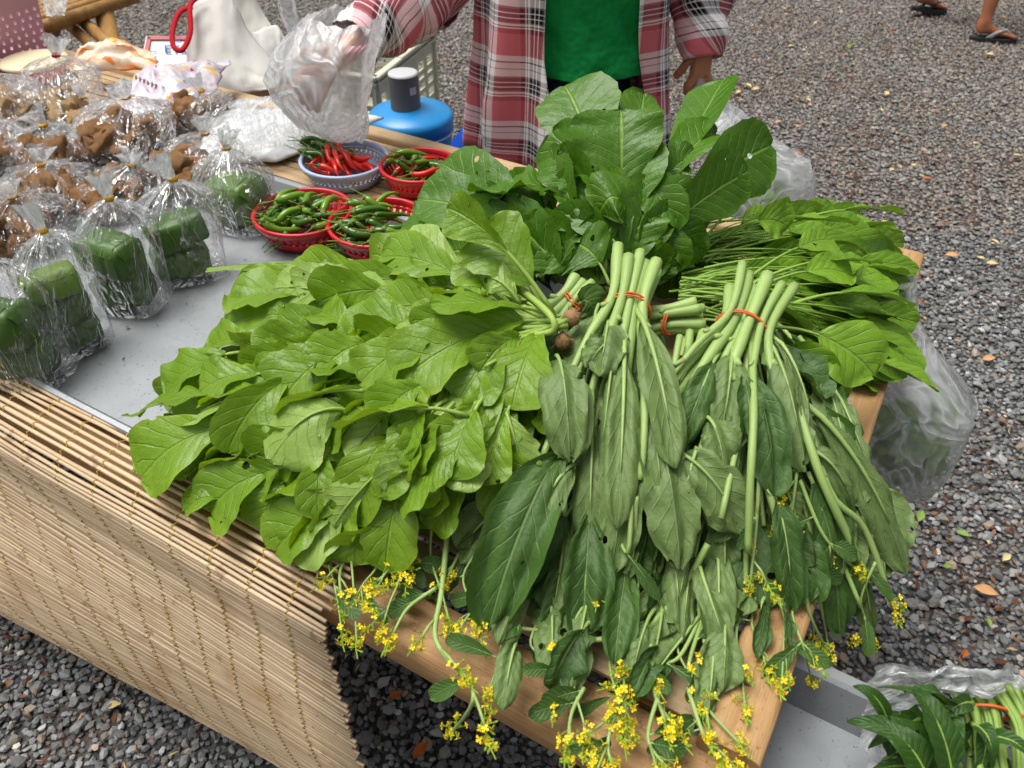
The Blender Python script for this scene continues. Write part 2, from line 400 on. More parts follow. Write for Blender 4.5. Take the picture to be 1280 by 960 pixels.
litter('leaf_litter', 'rust brown dry leaf crumbs strewn over the gravel', 24000, [lin(108, 68, 46)[:3], lin(86, 54, 38)[:3], lin(132, 92, 64)[:3], lin(76, 54, 42)[:3]], .010, .030, .13)
litter('leaf_litter', 'pale straw bits and dry petals scattered on the gravel', 1300, [lin(206, 182, 130)[:3], lin(190, 150, 100)[:3], lin(176, 170, 110)[:3]], .012, .026, -.2)

# ================================================================== bamboo bench
def M_wood(name, c1, c2, sc=(3, 40, 40), rough=.5):
    m = NT(name); co = m.coord(); v = m.mapping(co, sc); r = m.rnd()
    ofs = m.n('VectorMath', operation='ADD'); m.t.links.new(v, ofs.inputs[0])
    cmb = m.n('CombineXYZ'); m.set(cmb, 0, m.math('MULTIPLY', r, 40.0)); m.set(cmb, 1, m.math('MULTIPLY', r, 17.0)); m.t.links.new(cmb.outputs[0], ofs.inputs[1])
    f = m.noise(ofs.outputs[0], 1.0, 5, .6, .8); g = m.noise(ofs.outputs[0], 4.5, 5, .75); h = m.noise(ofs.outputs[0], 14.0, 3, .7)
    c = m.mix(m.smooth(.3, .7, f), c1, c2)
    c = m.mix(m.math('MULTIPLY', m.smooth(.50, .66, g), .55), c, vary(c2, .55))
    c = m.mix(m.math('MULTIPLY', m.smooth(.55, .7, h), .35), c, vary(c2, .45))
    blot = m.noise(co, 9, 5, .65); c = m.mix(m.math('MULTIPLY', m.smooth(.52, .75, blot), .55), c, lin(112, 92, 70))
    spk = m.noise(co, 170, 3, .6); c = m.mix(m.math('MULTIPLY', m.smooth(.64, .70, spk), .6), c, lin(58, 44, 34))
    c = m.mix(m.math('MULTIPLY', r, .35), c, vary(c1, 1.25))
    return m.done(m.bsdf(c, m.math('ADD', rough, m.math('MULTIPLY', blot, .2)), m.bump(m.math('ADD', f, m.math('ADD', m.math('MULTIPLY', g, .8), m.math('MULTIPLY', h, .5))), .6, .002), .35))
bamboo = M_wood('split_bamboo', lin(186, 160, 122), lin(158, 128, 90))
timber = M_wood('planed_bamboo_rail', lin(184, 148, 102), lin(150, 112, 70), (3, 55, 55))
pole = M_wood('bamboo_pole', lin(170, 128, 70), lin(128, 92, 48), (30, 30, 3))
TROT = Euler((0, 0, TANG))
def tbox(name, a0, a1, b0, b1, z0, z1, mat, parent, bev=.004, org=True):
    """box in table axes, its own origin and rotation so that the grain follows it"""
    mb = MB(); mb.box((0, 0, 0), ((a1-a0)/2, 0, 0), (0, (b1-b0)/2, 0), (0, 0, (z1-z0)/2), 0, bev)
    me = mb.mesh(name, None, False); me.materials.append(mat)
    o = link(name, me, parent); p = T((a0+a1)/2, (b0+b1)/2, (z0+z1)/2)
    o.location = p-(wloc(parent) if parent else Vector((0, 0, 0))); o.rotation_euler = TROT; return o
bench = thing('bamboo_bench', 'long split bamboo market bench carrying the greens and metal tray', 'bench', T(-.9, .8, 0))
A0, A1 = -2.45, -.015
b = .372; k = 0
wide = [.046, .04, .045, .036]
while b < 1.25:
    w = wide[k] if k < 4 else random.uniform(.019, .026)
    w = min(w, 1.262-b)
    zz = TOP-.002-random.uniform(0, .004)
    mb = MB(); n = 14; L = A1-A0-random.uniform(0, .03); ph = random.uniform(0, 6)
    prof = [(-.5, -.006), (-.5, -.001), (-.3, .0), (0, .0012), (.3, .0), (.5, -.001), (.5, -.006)]
    rows = []
    for i in range(n+1):
        x = -L/2+L*i/n; bend = .0022*math.sin(x*3+ph); ww = w*(.93+.05*math.sin(x*5+ph*2))
        rows.append([Vector((x, bend+q*ww, h+.0012*math.sin(x*7+ph))) for q, h in prof])
    mb.grid(rows); mb.add(rows[0], [tuple(range(7))]); mb.add(rows[-1], [tuple(range(7))[::-1]])
    me = mb.mesh('slat', None, False); me.materials.append(bamboo)
    o = link('slat', me, bench); o.location = T((A0+A1)/2, b+w/2, zz)-bench.location; o.rotation_euler = TROT
    b += w+random.uniform(.001, .004); k += 1
def rail(name, a0, a1, bc, zc, hb, hz, mat, seed):
    mb = MB(); n = 26; L = a1-a0; rows = []; m = 22
    for i in range(n+1):
        x = -L/2+L*i/n
        q = []
        for j in range(m):
            t = 2*math.pi*j/m; cx = math.copysign(abs(math.cos(t))**.38, math.cos(t)); cz = math.copysign(abs(math.sin(t))**.38, math.sin(t))
            r = 1+.05*noise.noise(Vector((x*6, t, seed)))+.02*noise.noise(Vector((x*25, t*2, seed)))
            q.append(Vector((x, cx*hb*r+.004*math.sin(x*4+seed), cz*hz*r)))
        rows.append(q)
    mb.grid(rows, close=True); mb.add(rows[0], [tuple(range(m))]); mb.add(rows[-1], [tuple(range(m))[::-1]])
    me = mb.mesh(name, None, True); me.materials.append(mat); me.shade_smooth()
    o = link(name, me, bench); o.location = T((a0+a1)/2, bc, zc)-bench.location; o.rotation_euler = TROT; return o
rail('rail', -2.5, .13, .335, .772, .032, .026, timber, 1)
rail('rail', -2.5, .02, 1.283, .785, .020, .022, bamboo, 2)
# cross piece lying over the slats at the end, and one further in
o = rail('end_crosspiece', -.47, .47, 0, 0, .028, .013, timber, 5)
o.location = T(.016, .405+.415, .815)-bench.location; o.rotation_euler = Euler((0, R(-.4), TANG+R(90)))
for aa in (-.06, -1.2, -2.35):
    o = rail('bearer', -.44, .44, 0, 0, .022, .02, pole, 7+aa)
    o.location = T(aa, .81, .768)-bench.location; o.rotation_euler = Euler((0, 0, TANG+R(90)))
for aa in (-.09, -2.3):
    for bb in (.41, 1.22):
        mb = MB(); mb.tube([T(aa, bb, z) for z in np.linspace(-.004, .75, 12)], [.028*(1+.06*(i % 4 == 0)) for i in range(12)], 12)
        mb.build('leg', pole, bench)

# ================================================================== galvanised trays
def M_metal():
    m = NT('galvanised_sheet'); co = m.coord()
    v = m.n('TexVoronoi', Scale=26.0); m.t.links.new(m.mapping(co, (1, 1.6, 1)), v.inputs['Vector'])
    f = m.noise(co, 7, 5, .6); g = m.noise(co, 90, 4, .7)
    c = m.mix(v.outputs['Color'], lin(146, 150, 154), lin(170, 173, 176))
    c = m.mix(f, c, lin(144, 148, 152)); c = m.mix(.35, c, lin(160, 164, 168))
    dirt = m.smooth(.60, .74, g); spots = m.smooth(.66, .72, m.noise(co, 210, 2))
    c = m.mix(m.math('MULTIPLY', dirt, .35), c, lin(110, 106, 98)); c = m.mix(m.math('MULTIPLY', spots, .6), c, lin(84, 82, 74))
    return m.done(m.bsdf(c, m.math('ADD', .34, m.math('MULTIPLY', f, .25)), m.bump(m.math('ADD', f, m.math('MULTIPLY', g, .3)), .12, .004), .5, .55))
metal = M_metal()
def tray(label_, a0, a1, b0, b1, zf, h, rimw, zsup=None):
    t = thing('metal_tray', label_, 'tray', T((a0+a1)/2, (b0+b1)/2, zf-.002))
    P = lambda a, b, z: T(a, b, z)
    mb = MB(); n = 20; m = 10; rows = []
    for i in range(n+1):
        rows.append([P(lerp(a0, a1, i/n), lerp(b0, b1, j/m), zf+.0015*noise.noise(Vector((i*.6, j*.7, a0)))) for j in range(m+1)])
    mb.grid(rows); mb.build('pan_floor', metal, t, True)
    sl = .012
    mb = MB()
    ring = lambda e, z: [P(a0-e, b0-e, z), P(a1+e, b0-e, z), P(a1+e, b1+e, z), P(a0-e, b1+e, z)]
    mb.grid([ring(0, zf-.001), ring(sl, zf+h), ring(sl+.004, zf+h+.004), ring(sl+rimw, zf+h+.003), ring(sl+rimw+.002, zf+h-.004), ring(sl+rimw-.001, zf+h-.008)], close=True)
    mb.build('rim', metal, t, False)
    return t
tray('wide galvanised metal tray under the bagged snacks and left greens', -2.3, -.42, .372, .945, TOP+.006, .022, .010)

# scraps and drops left on the tray
sb = MB(); rds = random.Random(8)
for k in range(110):
    p = T(rds.uniform(-1.15, -.5), rds.uniform(.40, .92), TOP+.0085); a_ = rds.uniform(0, 6.28); l_ = rds.uniform(.001, .005); d_ = Vector((math.cos(a_), math.sin(a_), 0)); e_ = Vector((-d_.y, d_.x, 0))*l_*rds.uniform(.2, .6)
    sb.add([p-d_*l_, p+e_+Vector((0, 0, l_*.3)), p+d_*l_, p-e_], [(0, 1, 2, 3)], 0)
tag(sb.build('leaf_scraps', simple('dark_leaf_scrap', lin(74, 84, 48), .7, .2, .4, 90), None, False), 'tiny leaf scraps scattered on the metal tray', 'leaf scraps', kind='stuff')
# neighbour tray, low on its own trestle, right of the bench
tray('deep grey metal tray right of the bench crosspiece at photo bottom', .03, .75, .10, .49, .705, .05, .016)
tr = thing('low_trestle', 'low wooden trestle under the deep grey tray', 'trestle', T(.4, .3, 0))
for bb in (.17, .43): tbox('beam', .05, .74, bb-.02, bb+.02, .655, .7015, timber, tr)
for aa in (.12, .66):
    for bb in (.17, .43):
        tbox('leg', aa-.02, aa+.02, bb-.02, bb+.02, -.003, .655, pole, tr)

# ================================================================== reed mat hanging over the front of the bench
def M_reed():
    m = NT('dry_reed'); co = m.coord(); uv = m.t.nodes.new('ShaderNodeUVMap'); r = m.rnd()
    f = m.noise(m.mapping(uv.outputs[0], (3, 22, 1)), 4, 4); g = m.noise(co, 9, 3)
    c = m.mix(r, lin(208, 184, 150), lin(182, 154, 120)); c = m.mix(m.math('MULTIPLY', f, .5), c, lin(220, 200, 168))
    c = m.mix(m.math('MULTIPLY', m.smooth(.5, .75, g), .6), c, lin(160, 118, 74))
    c = m.mix(m.math('MULTIPLY', m.smooth(.64, .70, m.noise(co, 34, 3)), .5), c, lin(120, 84, 52))
    return m.done(m.bsdf(c, .55, m.bump(f, .4, .001), .35))
reed_m = M_reed(); thread_m = simple('yellow_thread', lin(196, 164, 60), .7, .2)
mat_t = thing('reed_mat', 'tan reed mat hanging over the front edge of the bench', 'mat', T(-1.0, .29, .25))
MA0, MA1 = -1.86, -.385
def mat_profile(s, a):                        # s: metres down the mat from the tray rim
    bul = .055*sstep(-.45, -1.5, a)+.012
    if s < .11:
        th = s/.11*R(90)
        return .354-.080*math.sin(th)-.004*math.sin(th*2), TOP+.026-.062*(1-math.cos(th))
    s3 = s-.11
    return .274-bul*sstep(0, .5, s3)-.012*math.sin(s3*9+a*1.3)*sstep(0, .1, s3), TOP-.036-s3
s = .002; k = 0; path_rows = []
while s < .63:
    sp = .0074 if s < .11 else random.uniform(.0060, .0078)
    r0 = sp*.5*random.uniform(.72, .98)
    e1 = MA1+random.uniform(-.008, .006)+.11*max(0, s-.1); e0 = MA0
    ph = random.uniform(0, 10); n = 18; pts = []; amp = .0046 if s < .12 else .0040
    for i in range(n+1):
        a = lerp(e0, e1, i/n)
        wob = amp*noise.noise(Vector((a*4.2, ph, 0)))+.0030*noise.noise(Vector((a*2.2, s*22, 5)))
        bb, zz = mat_profile(max(0, s+wob+.006*sstep(-.6, -.38, a)*noise.noise(Vector((s*30, 2, 2)))), a)
        pts.append(T(a, bb-.0025*abs(noise.noise(Vector((a*6, ph, 9)))), zz))
    mb = MB(); mb.tube(pts, [r0*(1-.25*(abs(i-n/2)/n)) for i in range(n+1)], 5)
    mb.build('reed', reed_m, mat_t, True)
    s += sp; k += 1
for a in np.arange(-1.80, -.40, .062):
    mb = MB(); pts = []; q = 0
    ss = 0.004
    while ss < .63:
        bb, zz = mat_profile(ss, a); b2, z2 = mat_profile(ss+.001, a)
        nb, nzv = -(z2-zz), (b2-bb); L = math.hypot(nb, nzv); o_ = .0046 if q % 2 == 0 else .0005
        # outward normal of the mat
        pts.append(T(a+.0035*(q % 2)+.012*math.sin(ss*7+a*9), bb-abs(nb)/L*o_, zz+abs(nzv)/L*o_)); ss += .0058; q += 1
    mb.tube(pts, .0007, 4); mb.build('stitch_thread', thread_m, mat_t)
# ================================================================== leaves
LM = {
 'mustard': leaf_mat('mustard_leaf', lin(112, 150, 36), lin(146, 176, 84), lin(166, 196, 88), (.30, .46, .006, 1), 6.0, .30, .30, .24),
 'cos': leaf_mat('cos_leaf', lin(66, 110, 16), lin(100, 138, 48), lin(140, 178, 74), (.12, .26, .004, 1), 8.0, .22, .32, .55),
 'kailan': leaf_mat('kailan_leaf', lin(60, 94, 36), lin(106, 130, 72), lin(138, 162, 102), (.14, .27, .03, 1), 7.0, .17, .46, .5),
 'spinach': leaf_mat('young_leaf', lin(112, 156, 40), lin(140, 172, 78), lin(140, 174, 86), (.17, .33, .015, 1), 6.0, .23, .34, .42),
 'glory': leaf_mat('morning_glory_leaf', lin(42, 78, 20), lin(110, 140, 74), lin(130, 164, 84), (.14, .30, .03, 1), 9.0, .20, .42, .40),
}
SM = {
 'mustard': stem_mat('mustard_stem', lin(146, 178, 74), lin(172, 198, 104)),
 'cos': stem_mat('cos_rib', lin(138, 170, 84), lin(170, 194, 116)),
 'kailan': stem_mat('kailan_stem', lin(146, 178, 92), lin(182, 206, 132)),
 'spinach': stem_mat('young_stem', lin(128, 168, 62), lin(164, 196, 96)),
 'glory': stem_mat('morning_glory_stem', lin(130, 166, 66), lin(164, 190, 98)),
}
PROF = {
 'mustard': ([0, .08, .2, .35, .5, .65, .78, .88, .95, 1], [.10, .26, .40, .62, .84, .98, 1, .89, .66, .16]),
 'cos': ([0, .08, .2, .35, .5, .65, .78, .88, .95, 1], [.14, .34, .60, .84, .96, 1, .95, .81, .58, .14]),
 'kailan': ([0, .08, .2, .35, .5, .65, .78, .88, .95, 1], [.12, .36, .66, .90, 1, .98, .90, .75, .54, .13]),
 'spinach': ([0, .08, .2, .35, .5, .65, .78, .88, .95, 1], [.10, .34, .62, .88, 1, .99, .90, .73, .50, .10]),
 'glory': ([0, .05, .15, .3, .45, .6, .75, .88, .95, 1], [.15, .85, 1, .92, .80, .66, .48, .28, .15, .02]),
}
NLEAF = [0]; DROPS = None
def leaf(parent, base, tip, W, kind, n=(0, -.35, 1), arch=.02, twist=0.0, fold=.25, ruf=.10, pet=.18, pr=.0026, curl=0.0, bend=0.0, mats=None, nr=18, nc=9, name='leaf', lobes=None, holes=0, arch2=None, crum=.07, pleat=0.0):
    """one leaf: a stalk that runs on as the midrib, and a blade with its own edge, fold, ruffle and curl"""
    NLEAF[0] += 1; sd = NLEAF[0]; rd = random.Random(sd*17+3)
    base = Vector(base); tip = Vector(tip); n = Vector(n).normalized(); up = Vector((0, 0, 1))
    D = tip-base; L = D.length
    sv = D.cross(up); sv = sv.normalized() if sv.length > 1e-6 else Vector((1, 0, 0))
    if arch2 is None: arch2 = arch*.9
    p1 = base+D*.34+up*arch+sv*bend*L; p2 = base+D*.72+up*arch2+sv*bend*L*.8
    NS = 40; C = bez(base, p1, p2, tip, NS)
    # blade curl: bend the last part towards -normal
    def pos(t):
        x = t*NS; i = min(NS-1, int(x)); return C[i].lerp(C[i+1], x-i)
    def tan(t):
        return (pos(min(1, t+.02))-pos(max(0, t-.02))).normalized()
    xs, ys = PROF[kind]
    lob = lobes if lobes is not None else {'mustard': .085, 'cos': .04, 'kailan': .07, 'spinach': .04, 'glory': .02}[kind]
    tooth = {'mustard': .0, 'cos': .025, 'kailan': .012, 'spinach': .0, 'glory': .0}[kind]
    gam = rd.uniform(.82, 1.22); asy = rd.uniform(-.12, .12); ph = [rd.uniform(0, 6.28) for _ in range(8)]; fq = rd.uniform(1.6, 2.8)
    P = []; UV = []
    for i in range(nr+1):
        t = i/nr; t = 1-(1-t)**1.7 if t > 0 else 0
        s = pet+(1-pet)*t
        c = pos(s); tg = tan(s)
        S = tg.cross(n); S = S.normalized() if S.length > 1e-4 else tg.orthogonal().normalized()
        N = S.cross(tg).normalized()
        tw = twist*t
        S, N = S*math.cos(tw)+N*math.sin(tw), N*math.cos(tw)-S*math.sin(tw)
        c = c-N*curl*W*t*t
        w0 = interp(xs, ys, t**gam)*W
        row = []; ur = []
        for j in range(nc):
            x = -1+2*j/(nc-1); ax = abs(x); sg = 0 if x < 0 else 1
            wl = w0*(1+lob*ax*(noise.noise(Vector((t*4.5+ph[0], sg*9+sd, 0)))*1.6+.6*noise.noise(Vector((t*11+ph[0], sg*5+sd, 3))))+tooth*ax*math.sin(t*60+ph[4]))
            fd = fold*(1-.3*t); wl *= 1+asy*(1 if x > 0 else -1)
            if pleat: hgt_p = pleat*W*math.sin(x*5.2+ph[2]+1.6*t+1.2*noise.noise(Vector((t*2.5, sd, 1))))*sstep(0, .25, t)+.5*pleat*W*math.sin(x*9.5+ph[3]-2.2*t)*sstep(0, .3, t)
            lat = x*wl*math.cos(fd*ax)*(.88 if pleat else 1); hgt = ax*wl*math.sin(fd)
            hgt += ruf*W*(ax**1.8)*(math.sin(6.283*fq*t+ph[1+sg])+.3*math.sin(6.283*fq*2.3*t+ph[3+sg]))*sstep(0, .2, t)
            hgt += .10*W*noise.noise(Vector((x*1.6+sd, t*2.6, ph[5])))*ax+.035*W*math.cos((t*7-ax*2)*6.283)*ax*(1-ax)*2
            hgt += crum*W*(.9*(1-2.2*abs(noise.noise(Vector((x*1.7+sd*3.1, t*3.4, ph[6])))))+.6*(1-2*abs(noise.noise(Vector((x*3.6, t*6.5+sd, ph[7]))))))*(.25+.75*ax)
            if pleat: hgt += hgt_p
            row.append(c+S*lat+N*hgt); ur.append((.5+x*.5, t))
        P.append(row); UV.append(ur)
    if DROPS is not None and rd.random() < .7:
        for _ in range(rd.randint(1, 5)):
            i_, j_ = rd.randrange(4, nr-1), rd.randrange(1, nc-1); a_ = P[i_][j_]; nn_ = (P[i_+1][j_]-P[i_-1][j_]).cross(P[i_][j_+1]-P[i_][j_-1]).normalized(); DROPS.append((parent, a_.lerp(P[i_+1][j_+1], rd.random()), nn_ if nn_.z > 0 else -nn_, rd.uniform(.0007, .0019)))
    mb = MB()
    mb.grid(P, 0, UV)
    if holes and nr > 40:
        keep = [True]*len(mb.f)
        for _ in range(holes):
            keep[rd.randrange(nc-1, len(mb.f))] = False
        mb.f = [f for f, k in zip(mb.f, keep) if k]; mb.uv = [f for f, k in zip(mb.uv, keep) if k]; mb.m = [f for f, k in zip(mb.m, keep) if k]
    # stalk and midrib
    pts = []; rr = []
    for i in range(11):
        s = (pet+(1-pet)*.72)*i/10
        p = pos(s)
        if s > pet:
            t = (s-pet)/(1-pet); tg = tan(s); S = tg.cross(n).normalized(); N = S.cross(tg).normalized(); tw = twist*t
            N = N*math.cos(tw)-S*math.sin(tw); p = p-N*(curl*W*t*t+pr*.55*(1-t))
        pts.append(p); rr.append(pr*(1-.82*i/10))
    mb.tube(pts, rr, 6, 1, True)
    m = mats or (LM[kind], SM[kind])
    return mb.build(name, list(m), parent)
def stalk(parent, pts, r, mat, n=7, name='stem', k=5, taper=.8):
    c = crom(pts, k); m = len(c)
    mb = MB(); mb.tube(c, [r*(1-(1-taper)*i/(m-1))*(1+.05*math.sin(i*1.7)) for i in range(m)], n)
    return mb.build(name, mat, parent)
petal_m = simple('yellow_petal', lin(226, 204, 40), .5, .3, .15, 60)
bud_m = simple('flower_bud', lin(140, 168, 52), .5, .3, .2, 80)
def flower_cluster(parent, c, axis, r, nfl=14, seed=0):
    """a loose spray: a thin axis with open four-petalled flowers below and a knot of buds at its end"""
    rd = random.Random(seed*31+5); mb = MB(); c = Vector(c); axis = Vector(axis).normalized(); nfl = int(nfl*1.25); Ln = r*2.1
    side = axis.orthogonal().normalized(); mb.tube([c-axis*r, c, c+axis*Ln*.5+side*r*.15, c+axis*Ln], [.0010, .0009, .0007, .0005], 4, 1, False)
    for k in range(nfl):
        s_ = rd.random(); o = c+axis*Ln*(s_-.25)
        d = (axis*.55+Vector((rd.gauss(0, 1), rd.gauss(0, 1), rd.gauss(0, 1))).normalized()).normalized()
        p = o+d*r*rd.uniform(.35, .95)*(1.15-.75*s_)
        mb.tube([o, (o+p)/2+d*.001, p], .00045, 3, 1, False)
        a = d.orthogonal().normalized(); b = d.cross(a); q = rd.uniform(.0027, .0040); th = rd.uniform(0, 1.57)
        if s_ < .8 and rd.random() < .8:
            for i in range(4):
                e = a*math.cos(th+i*1.571)+b*math.sin(th+i*1.571); f = d.cross(e)
                mb.add([p, p+e*q*.7+f*q*.45+d*q*.3, p+e*q*1.15+d*q*rd.uniform(-.1, .45), p+e*q*.7-f*q*.45+d*q*.3], [(0, 1, 2, 3)], 0)
        else:
            mb.tube([p-d*.0016, p, p+d*.0022], [.0005, .0012, .0004], 4, 1)
    return mb.build('flower_cluster', [petal_m, bud_m], parent, False)
def flower_sprig(parent, pts, r=.0022, cl=((1.0, .014, 16),), seed=0, leaves=2, kind='kailan'):
    """a flower stalk with yellow heads and a few small leaves"""
    rd = random.Random(seed+77); c = crom(pts, 6); m = len(c)
    mb = MB(); mb.tube(c, [r*(1-.5*i/(m-1)) for i in range(m)], 6); mb.build('flower_stem', SM['kailan'], parent)
    for k, (s, rad, nf) in enumerate(cl):
        i = min(m-2, int(s*(m-1))); ax = (c[i+1]-c[i]).normalized(); base = c[i]
        if s < .97:
            ax = (ax+Vector((rd.uniform(-1, 1), rd.uniform(-1, .3), rd.uniform(-.5, .6)))*.9).normalized(); e = base+ax*rad*2.2
            mb = MB(); mb.tube([base, (base+e)/2+Vector((0, 0, .003)), e], r*.45, 5); mb.build('flower_stem', SM['kailan'], parent)
            base = e
        flower_cluster(parent, base, ax, rad, nf, seed*10+k)
    for k in range(leaves):
        i = int(rd.uniform(.15, .75)*(m-1)); d = Vector((rd.uniform(-1, 1), rd.uniform(-.9, .3), rd.uniform(-.8, .2))).normalized()
        leaf(parent, c[i], c[i]+d*rd.uniform(.03, .055), rd.uniform(.005, .010), kind, (rd.uniform(-.5, .5), -.6, .8), .004, 0, .3, .1, .12, .001, nr=8, nc=5)
def rest(u, v, z):                            # nothing sinks through the bench: what lies behind its front face stays on top of it
    p = at(u, v, z); b = p.dot(E2); a = p.dot(E1)
    if z < .832 and b > .288 and a < .06: p = at(u, v, .832)
    return p
def L2(root, kind, rows, wscale=1.0, **kw):
    """rows: measured leaves (u,v,z of the stalk end; u,v,z of the tip; width in photo px; options)"""
    for r in rows:
        b = rest(*r[0]); t = rest(*r[1]); d = (depth(b)+depth(t))/2
        o = dict(kw); o.update(r[3] if len(r) > 3 else {})
        fp = o.pop('flip', 0.0)
        if fp and random.Random(NLEAF[0]*5+1).random() < fp: o['n'] = tuple(-q for q in o.get('n', (0, -.35, 1)))
        leaf(root, b, t, r[2]*.5*d/FPX*wscale, kind, **o)
# ================================================================== the left heap: mustard greens, leaves towards the tray
random.seed(21)
def nrm(x=0, y=-.35, z=1): return (x, y, z)
def rn(s=.45, y=-.4): return (random.gauss(0, s), y+random.gauss(0, s), 1)
def zpile(u, v):
    s2 = ((u-580)/420)**2+((v-470)/270)**2
    return .995-.158*min(1.35, s2)
def fill(root, kind, poly, src, n, ln, wd, dz, seed, zf=zpile, spread=.5, **kw):
    flip = kw.pop('flip', 0.0); nb = kw.pop('nbase', (0, -.35, 1)); ns = kw.pop('nspread', .5)
    """inner leaves of a heap: tips spread over its footprint, stalks back towards the root end"""
    rd = random.Random(seed); us = [p[0] for p in poly]; vs = [p[1] for p in poly]; c = 0
    def inside(x, y):
        r = False; j = len(poly)-1
        for i in range(len(poly)):
            (xi, yi), (xj, yj) = poly[i], poly[j]
            if (yi > y) != (yj > y) and x < (xj-xi)*(y-yi)/(yj-yi)+xi: r = not r
            j = i
        return r
    while c < n:
        u, v = rd.uniform(min(us), max(us)), rd.uniform(min(vs), max(vs))
        if not inside(u, v): continue
        dx, dy = src[0]-u, src[1]-v; d = math.hypot(dx, dy)+1e-6; l = min(d, rd.uniform(*ln))
        an = math.atan2(dy, dx)+rd.gauss(0, spread*.5); off = rd.uniform(*dz)
        bu, bv = u+math.cos(an)*l, v+math.sin(an)*l
        b_ = rest(bu, bv, zf(bu, bv)-off-rd.uniform(0, .02)); t_ = rest(u, v, zf(u, v)-off)
        o = dict(arch=rd.uniform(.005, .03), twist=rd.gauss(0, .35), fold=rd.uniform(-.1, .45), ruf=rd.uniform(.07, .16), pet=rd.uniform(.2, .42), curl=rd.uniform(0, .5), bend=rd.gauss(0, .06))
        o.update(kw)
        leaf(root, b_, t_, rd.uniform(*wd)*.5*depth(t_)/FPX, kind, ((nb[0]+rd.gauss(0, ns), nb[1]+rd.gauss(0, ns), nb[2]) if rd.random() >= flip else (rd.gauss(0, .4), .7, -.8)), **o); c += 1

G = 'mustard green bunches heaped on the left'; DROPS = []
m1 = thing('mustard_green_bunch', 'light mustard greens lying nearest the red chilli baskets', 'leafy greens', T(-.55, .78, TOP+.008), G)
L2(m1, 'mustard', [
 ((500, 338, .895), (261, 341, .875), 46, dict(n=(0, .55, 1), pet=.35, fold=.15, ruf=.05, arch=.02, curl=.25)),
 ((486, 350, .90), (300, 352, .885), 40, dict(n=(0, -.9, 1), pet=.30, arch=.012, fold=.1)),
 ((470, 376, .905), (287, 368, .885), 66, dict(n=(0, -.2, 1), pet=.28, ruf=.10, arch=.015, lobes=.34, holes=1)),
 ((420, 402, .885), (283, 408, .858), 74, dict(n=(-.2, -.5, 1), pet=.12, ruf=.12)),
 ((545, 352, .925), (415, 372, .912), 66, dict(n=(-.1, -.6, 1), pet=.22, ruf=.09, fold=.35)),
 ((560, 330, .925), (440, 345, .91), 60, dict(n=(.1, .5, 1), pet=.25)),
 ((590, 350, .94), (505, 300, .955), 58, dict(n=(-.3, -.8, 1), pet=.2, ruf=.10)),
 ((600, 360, .95), (478, 322, .935), 62, dict(n=(-.3, -.5, 1), pet=.2)),
 ((470, 420, .90), (345, 425, .875), 62, dict(n=(0, -.6, 1), pet=.2)),
 ((585, 400, .95), (470, 392, .935), 66, dict(n=(0, -.6, 1), pet=.2, ruf=.13)),
 ((575, 412, .95), (423, 420, .93), 70, dict(n=(-.1, -.3, 1), pet=.25, holes=1)),
], ruf=.10, flip=.16, wscale=1.12)
fill(m1, 'mustard', [(300, 345), (430, 335), (520, 300), (620, 350), (600, 430), (330, 430)], (690, 390), 40, (80, 150), (52, 82), (.025, .08), 3, flip=.22, nbase=(-.2, -.55, .9), nspread=.65)

m2 = thing('mustard_green_bunch', 'mustard greens spilling furthest left over the metal tray', 'leafy greens', T(-.62, .55, TOP+.008), G)
L2(m2, 'mustard', [
 ((305, 440, .90), (196, 492, .855), 76, dict(n=(-.5, -.2, 1), arch=.02, curl=.3)),
 ((330, 432, .905), (258, 440, .87), 58, dict(n=(-.2, -.2, 1))),
 ((345, 470, .91), (250, 492, .892), 70, dict(n=(0, -.2, 1), ruf=.12)),
 ((305, 495, .895), (168, 520, .862), 62, dict(n=(.1, .35, 1), ruf=.12, fold=.1, pet=.1)),
 ((300, 535, .885), (178, 598, .842), 96, dict(n=(-.35, -.55, 1), arch=.03, pet=.1, fold=.2, ruf=.07)),
 ((262, 540, .87), (170, 566, .835), 74, dict(n=(-.3, 0, 1), pet=.1)),
 ((250, 590, .84), (180, 570, .82), 62, dict(n=(-.3, -.2, 1), pet=.1)),
 ((375, 470, .925), (284, 566, .885), 66, dict(n=(.5, -.5, 1), fold=.45, arch=.03, pet=.16, ruf=.06)),
 ((330, 500, .905), (232, 530, .885), 46, dict(n=(.2, .5, 1), pet=.12)),
 ((345, 500, .91), (262, 502, .895), 50, dict(n=(0, .3, 1), pet=.1)),
 ((445, 440, .94), (356, 500, .918), 92, dict(n=(-.1, -.35, 1), arch=.025, pet=.14, ruf=.08)),
 ((470, 490, .945), (350, 520, .918), 44, dict(n=(.1, .7, 1), pet=.15, ruf=.10, arch=.025)),
 ((440, 515, .93), (345, 575, .895), 92, dict(n=(-.3, -.55, 1), arch=.04, pet=.08, ruf=.08, curl=.2)),
 ((470, 430, .95), (400, 470, .935), 74, dict(n=(.1, -.5, 1), ruf=.14)),
 ((360, 545, .90), (292, 560, .875), 54, {}),
], ruf=.09, flip=.16, wscale=1.12)
fill(m2, 'mustard', [(205, 470), (290, 440), (470, 430), (470, 560), (330, 600), (215, 605), (185, 560)], (560, 430), 50, (80, 150), (54, 84), (.02, .08), 5, flip=.22, nbase=(-.2, -.55, .9), nspread=.65)

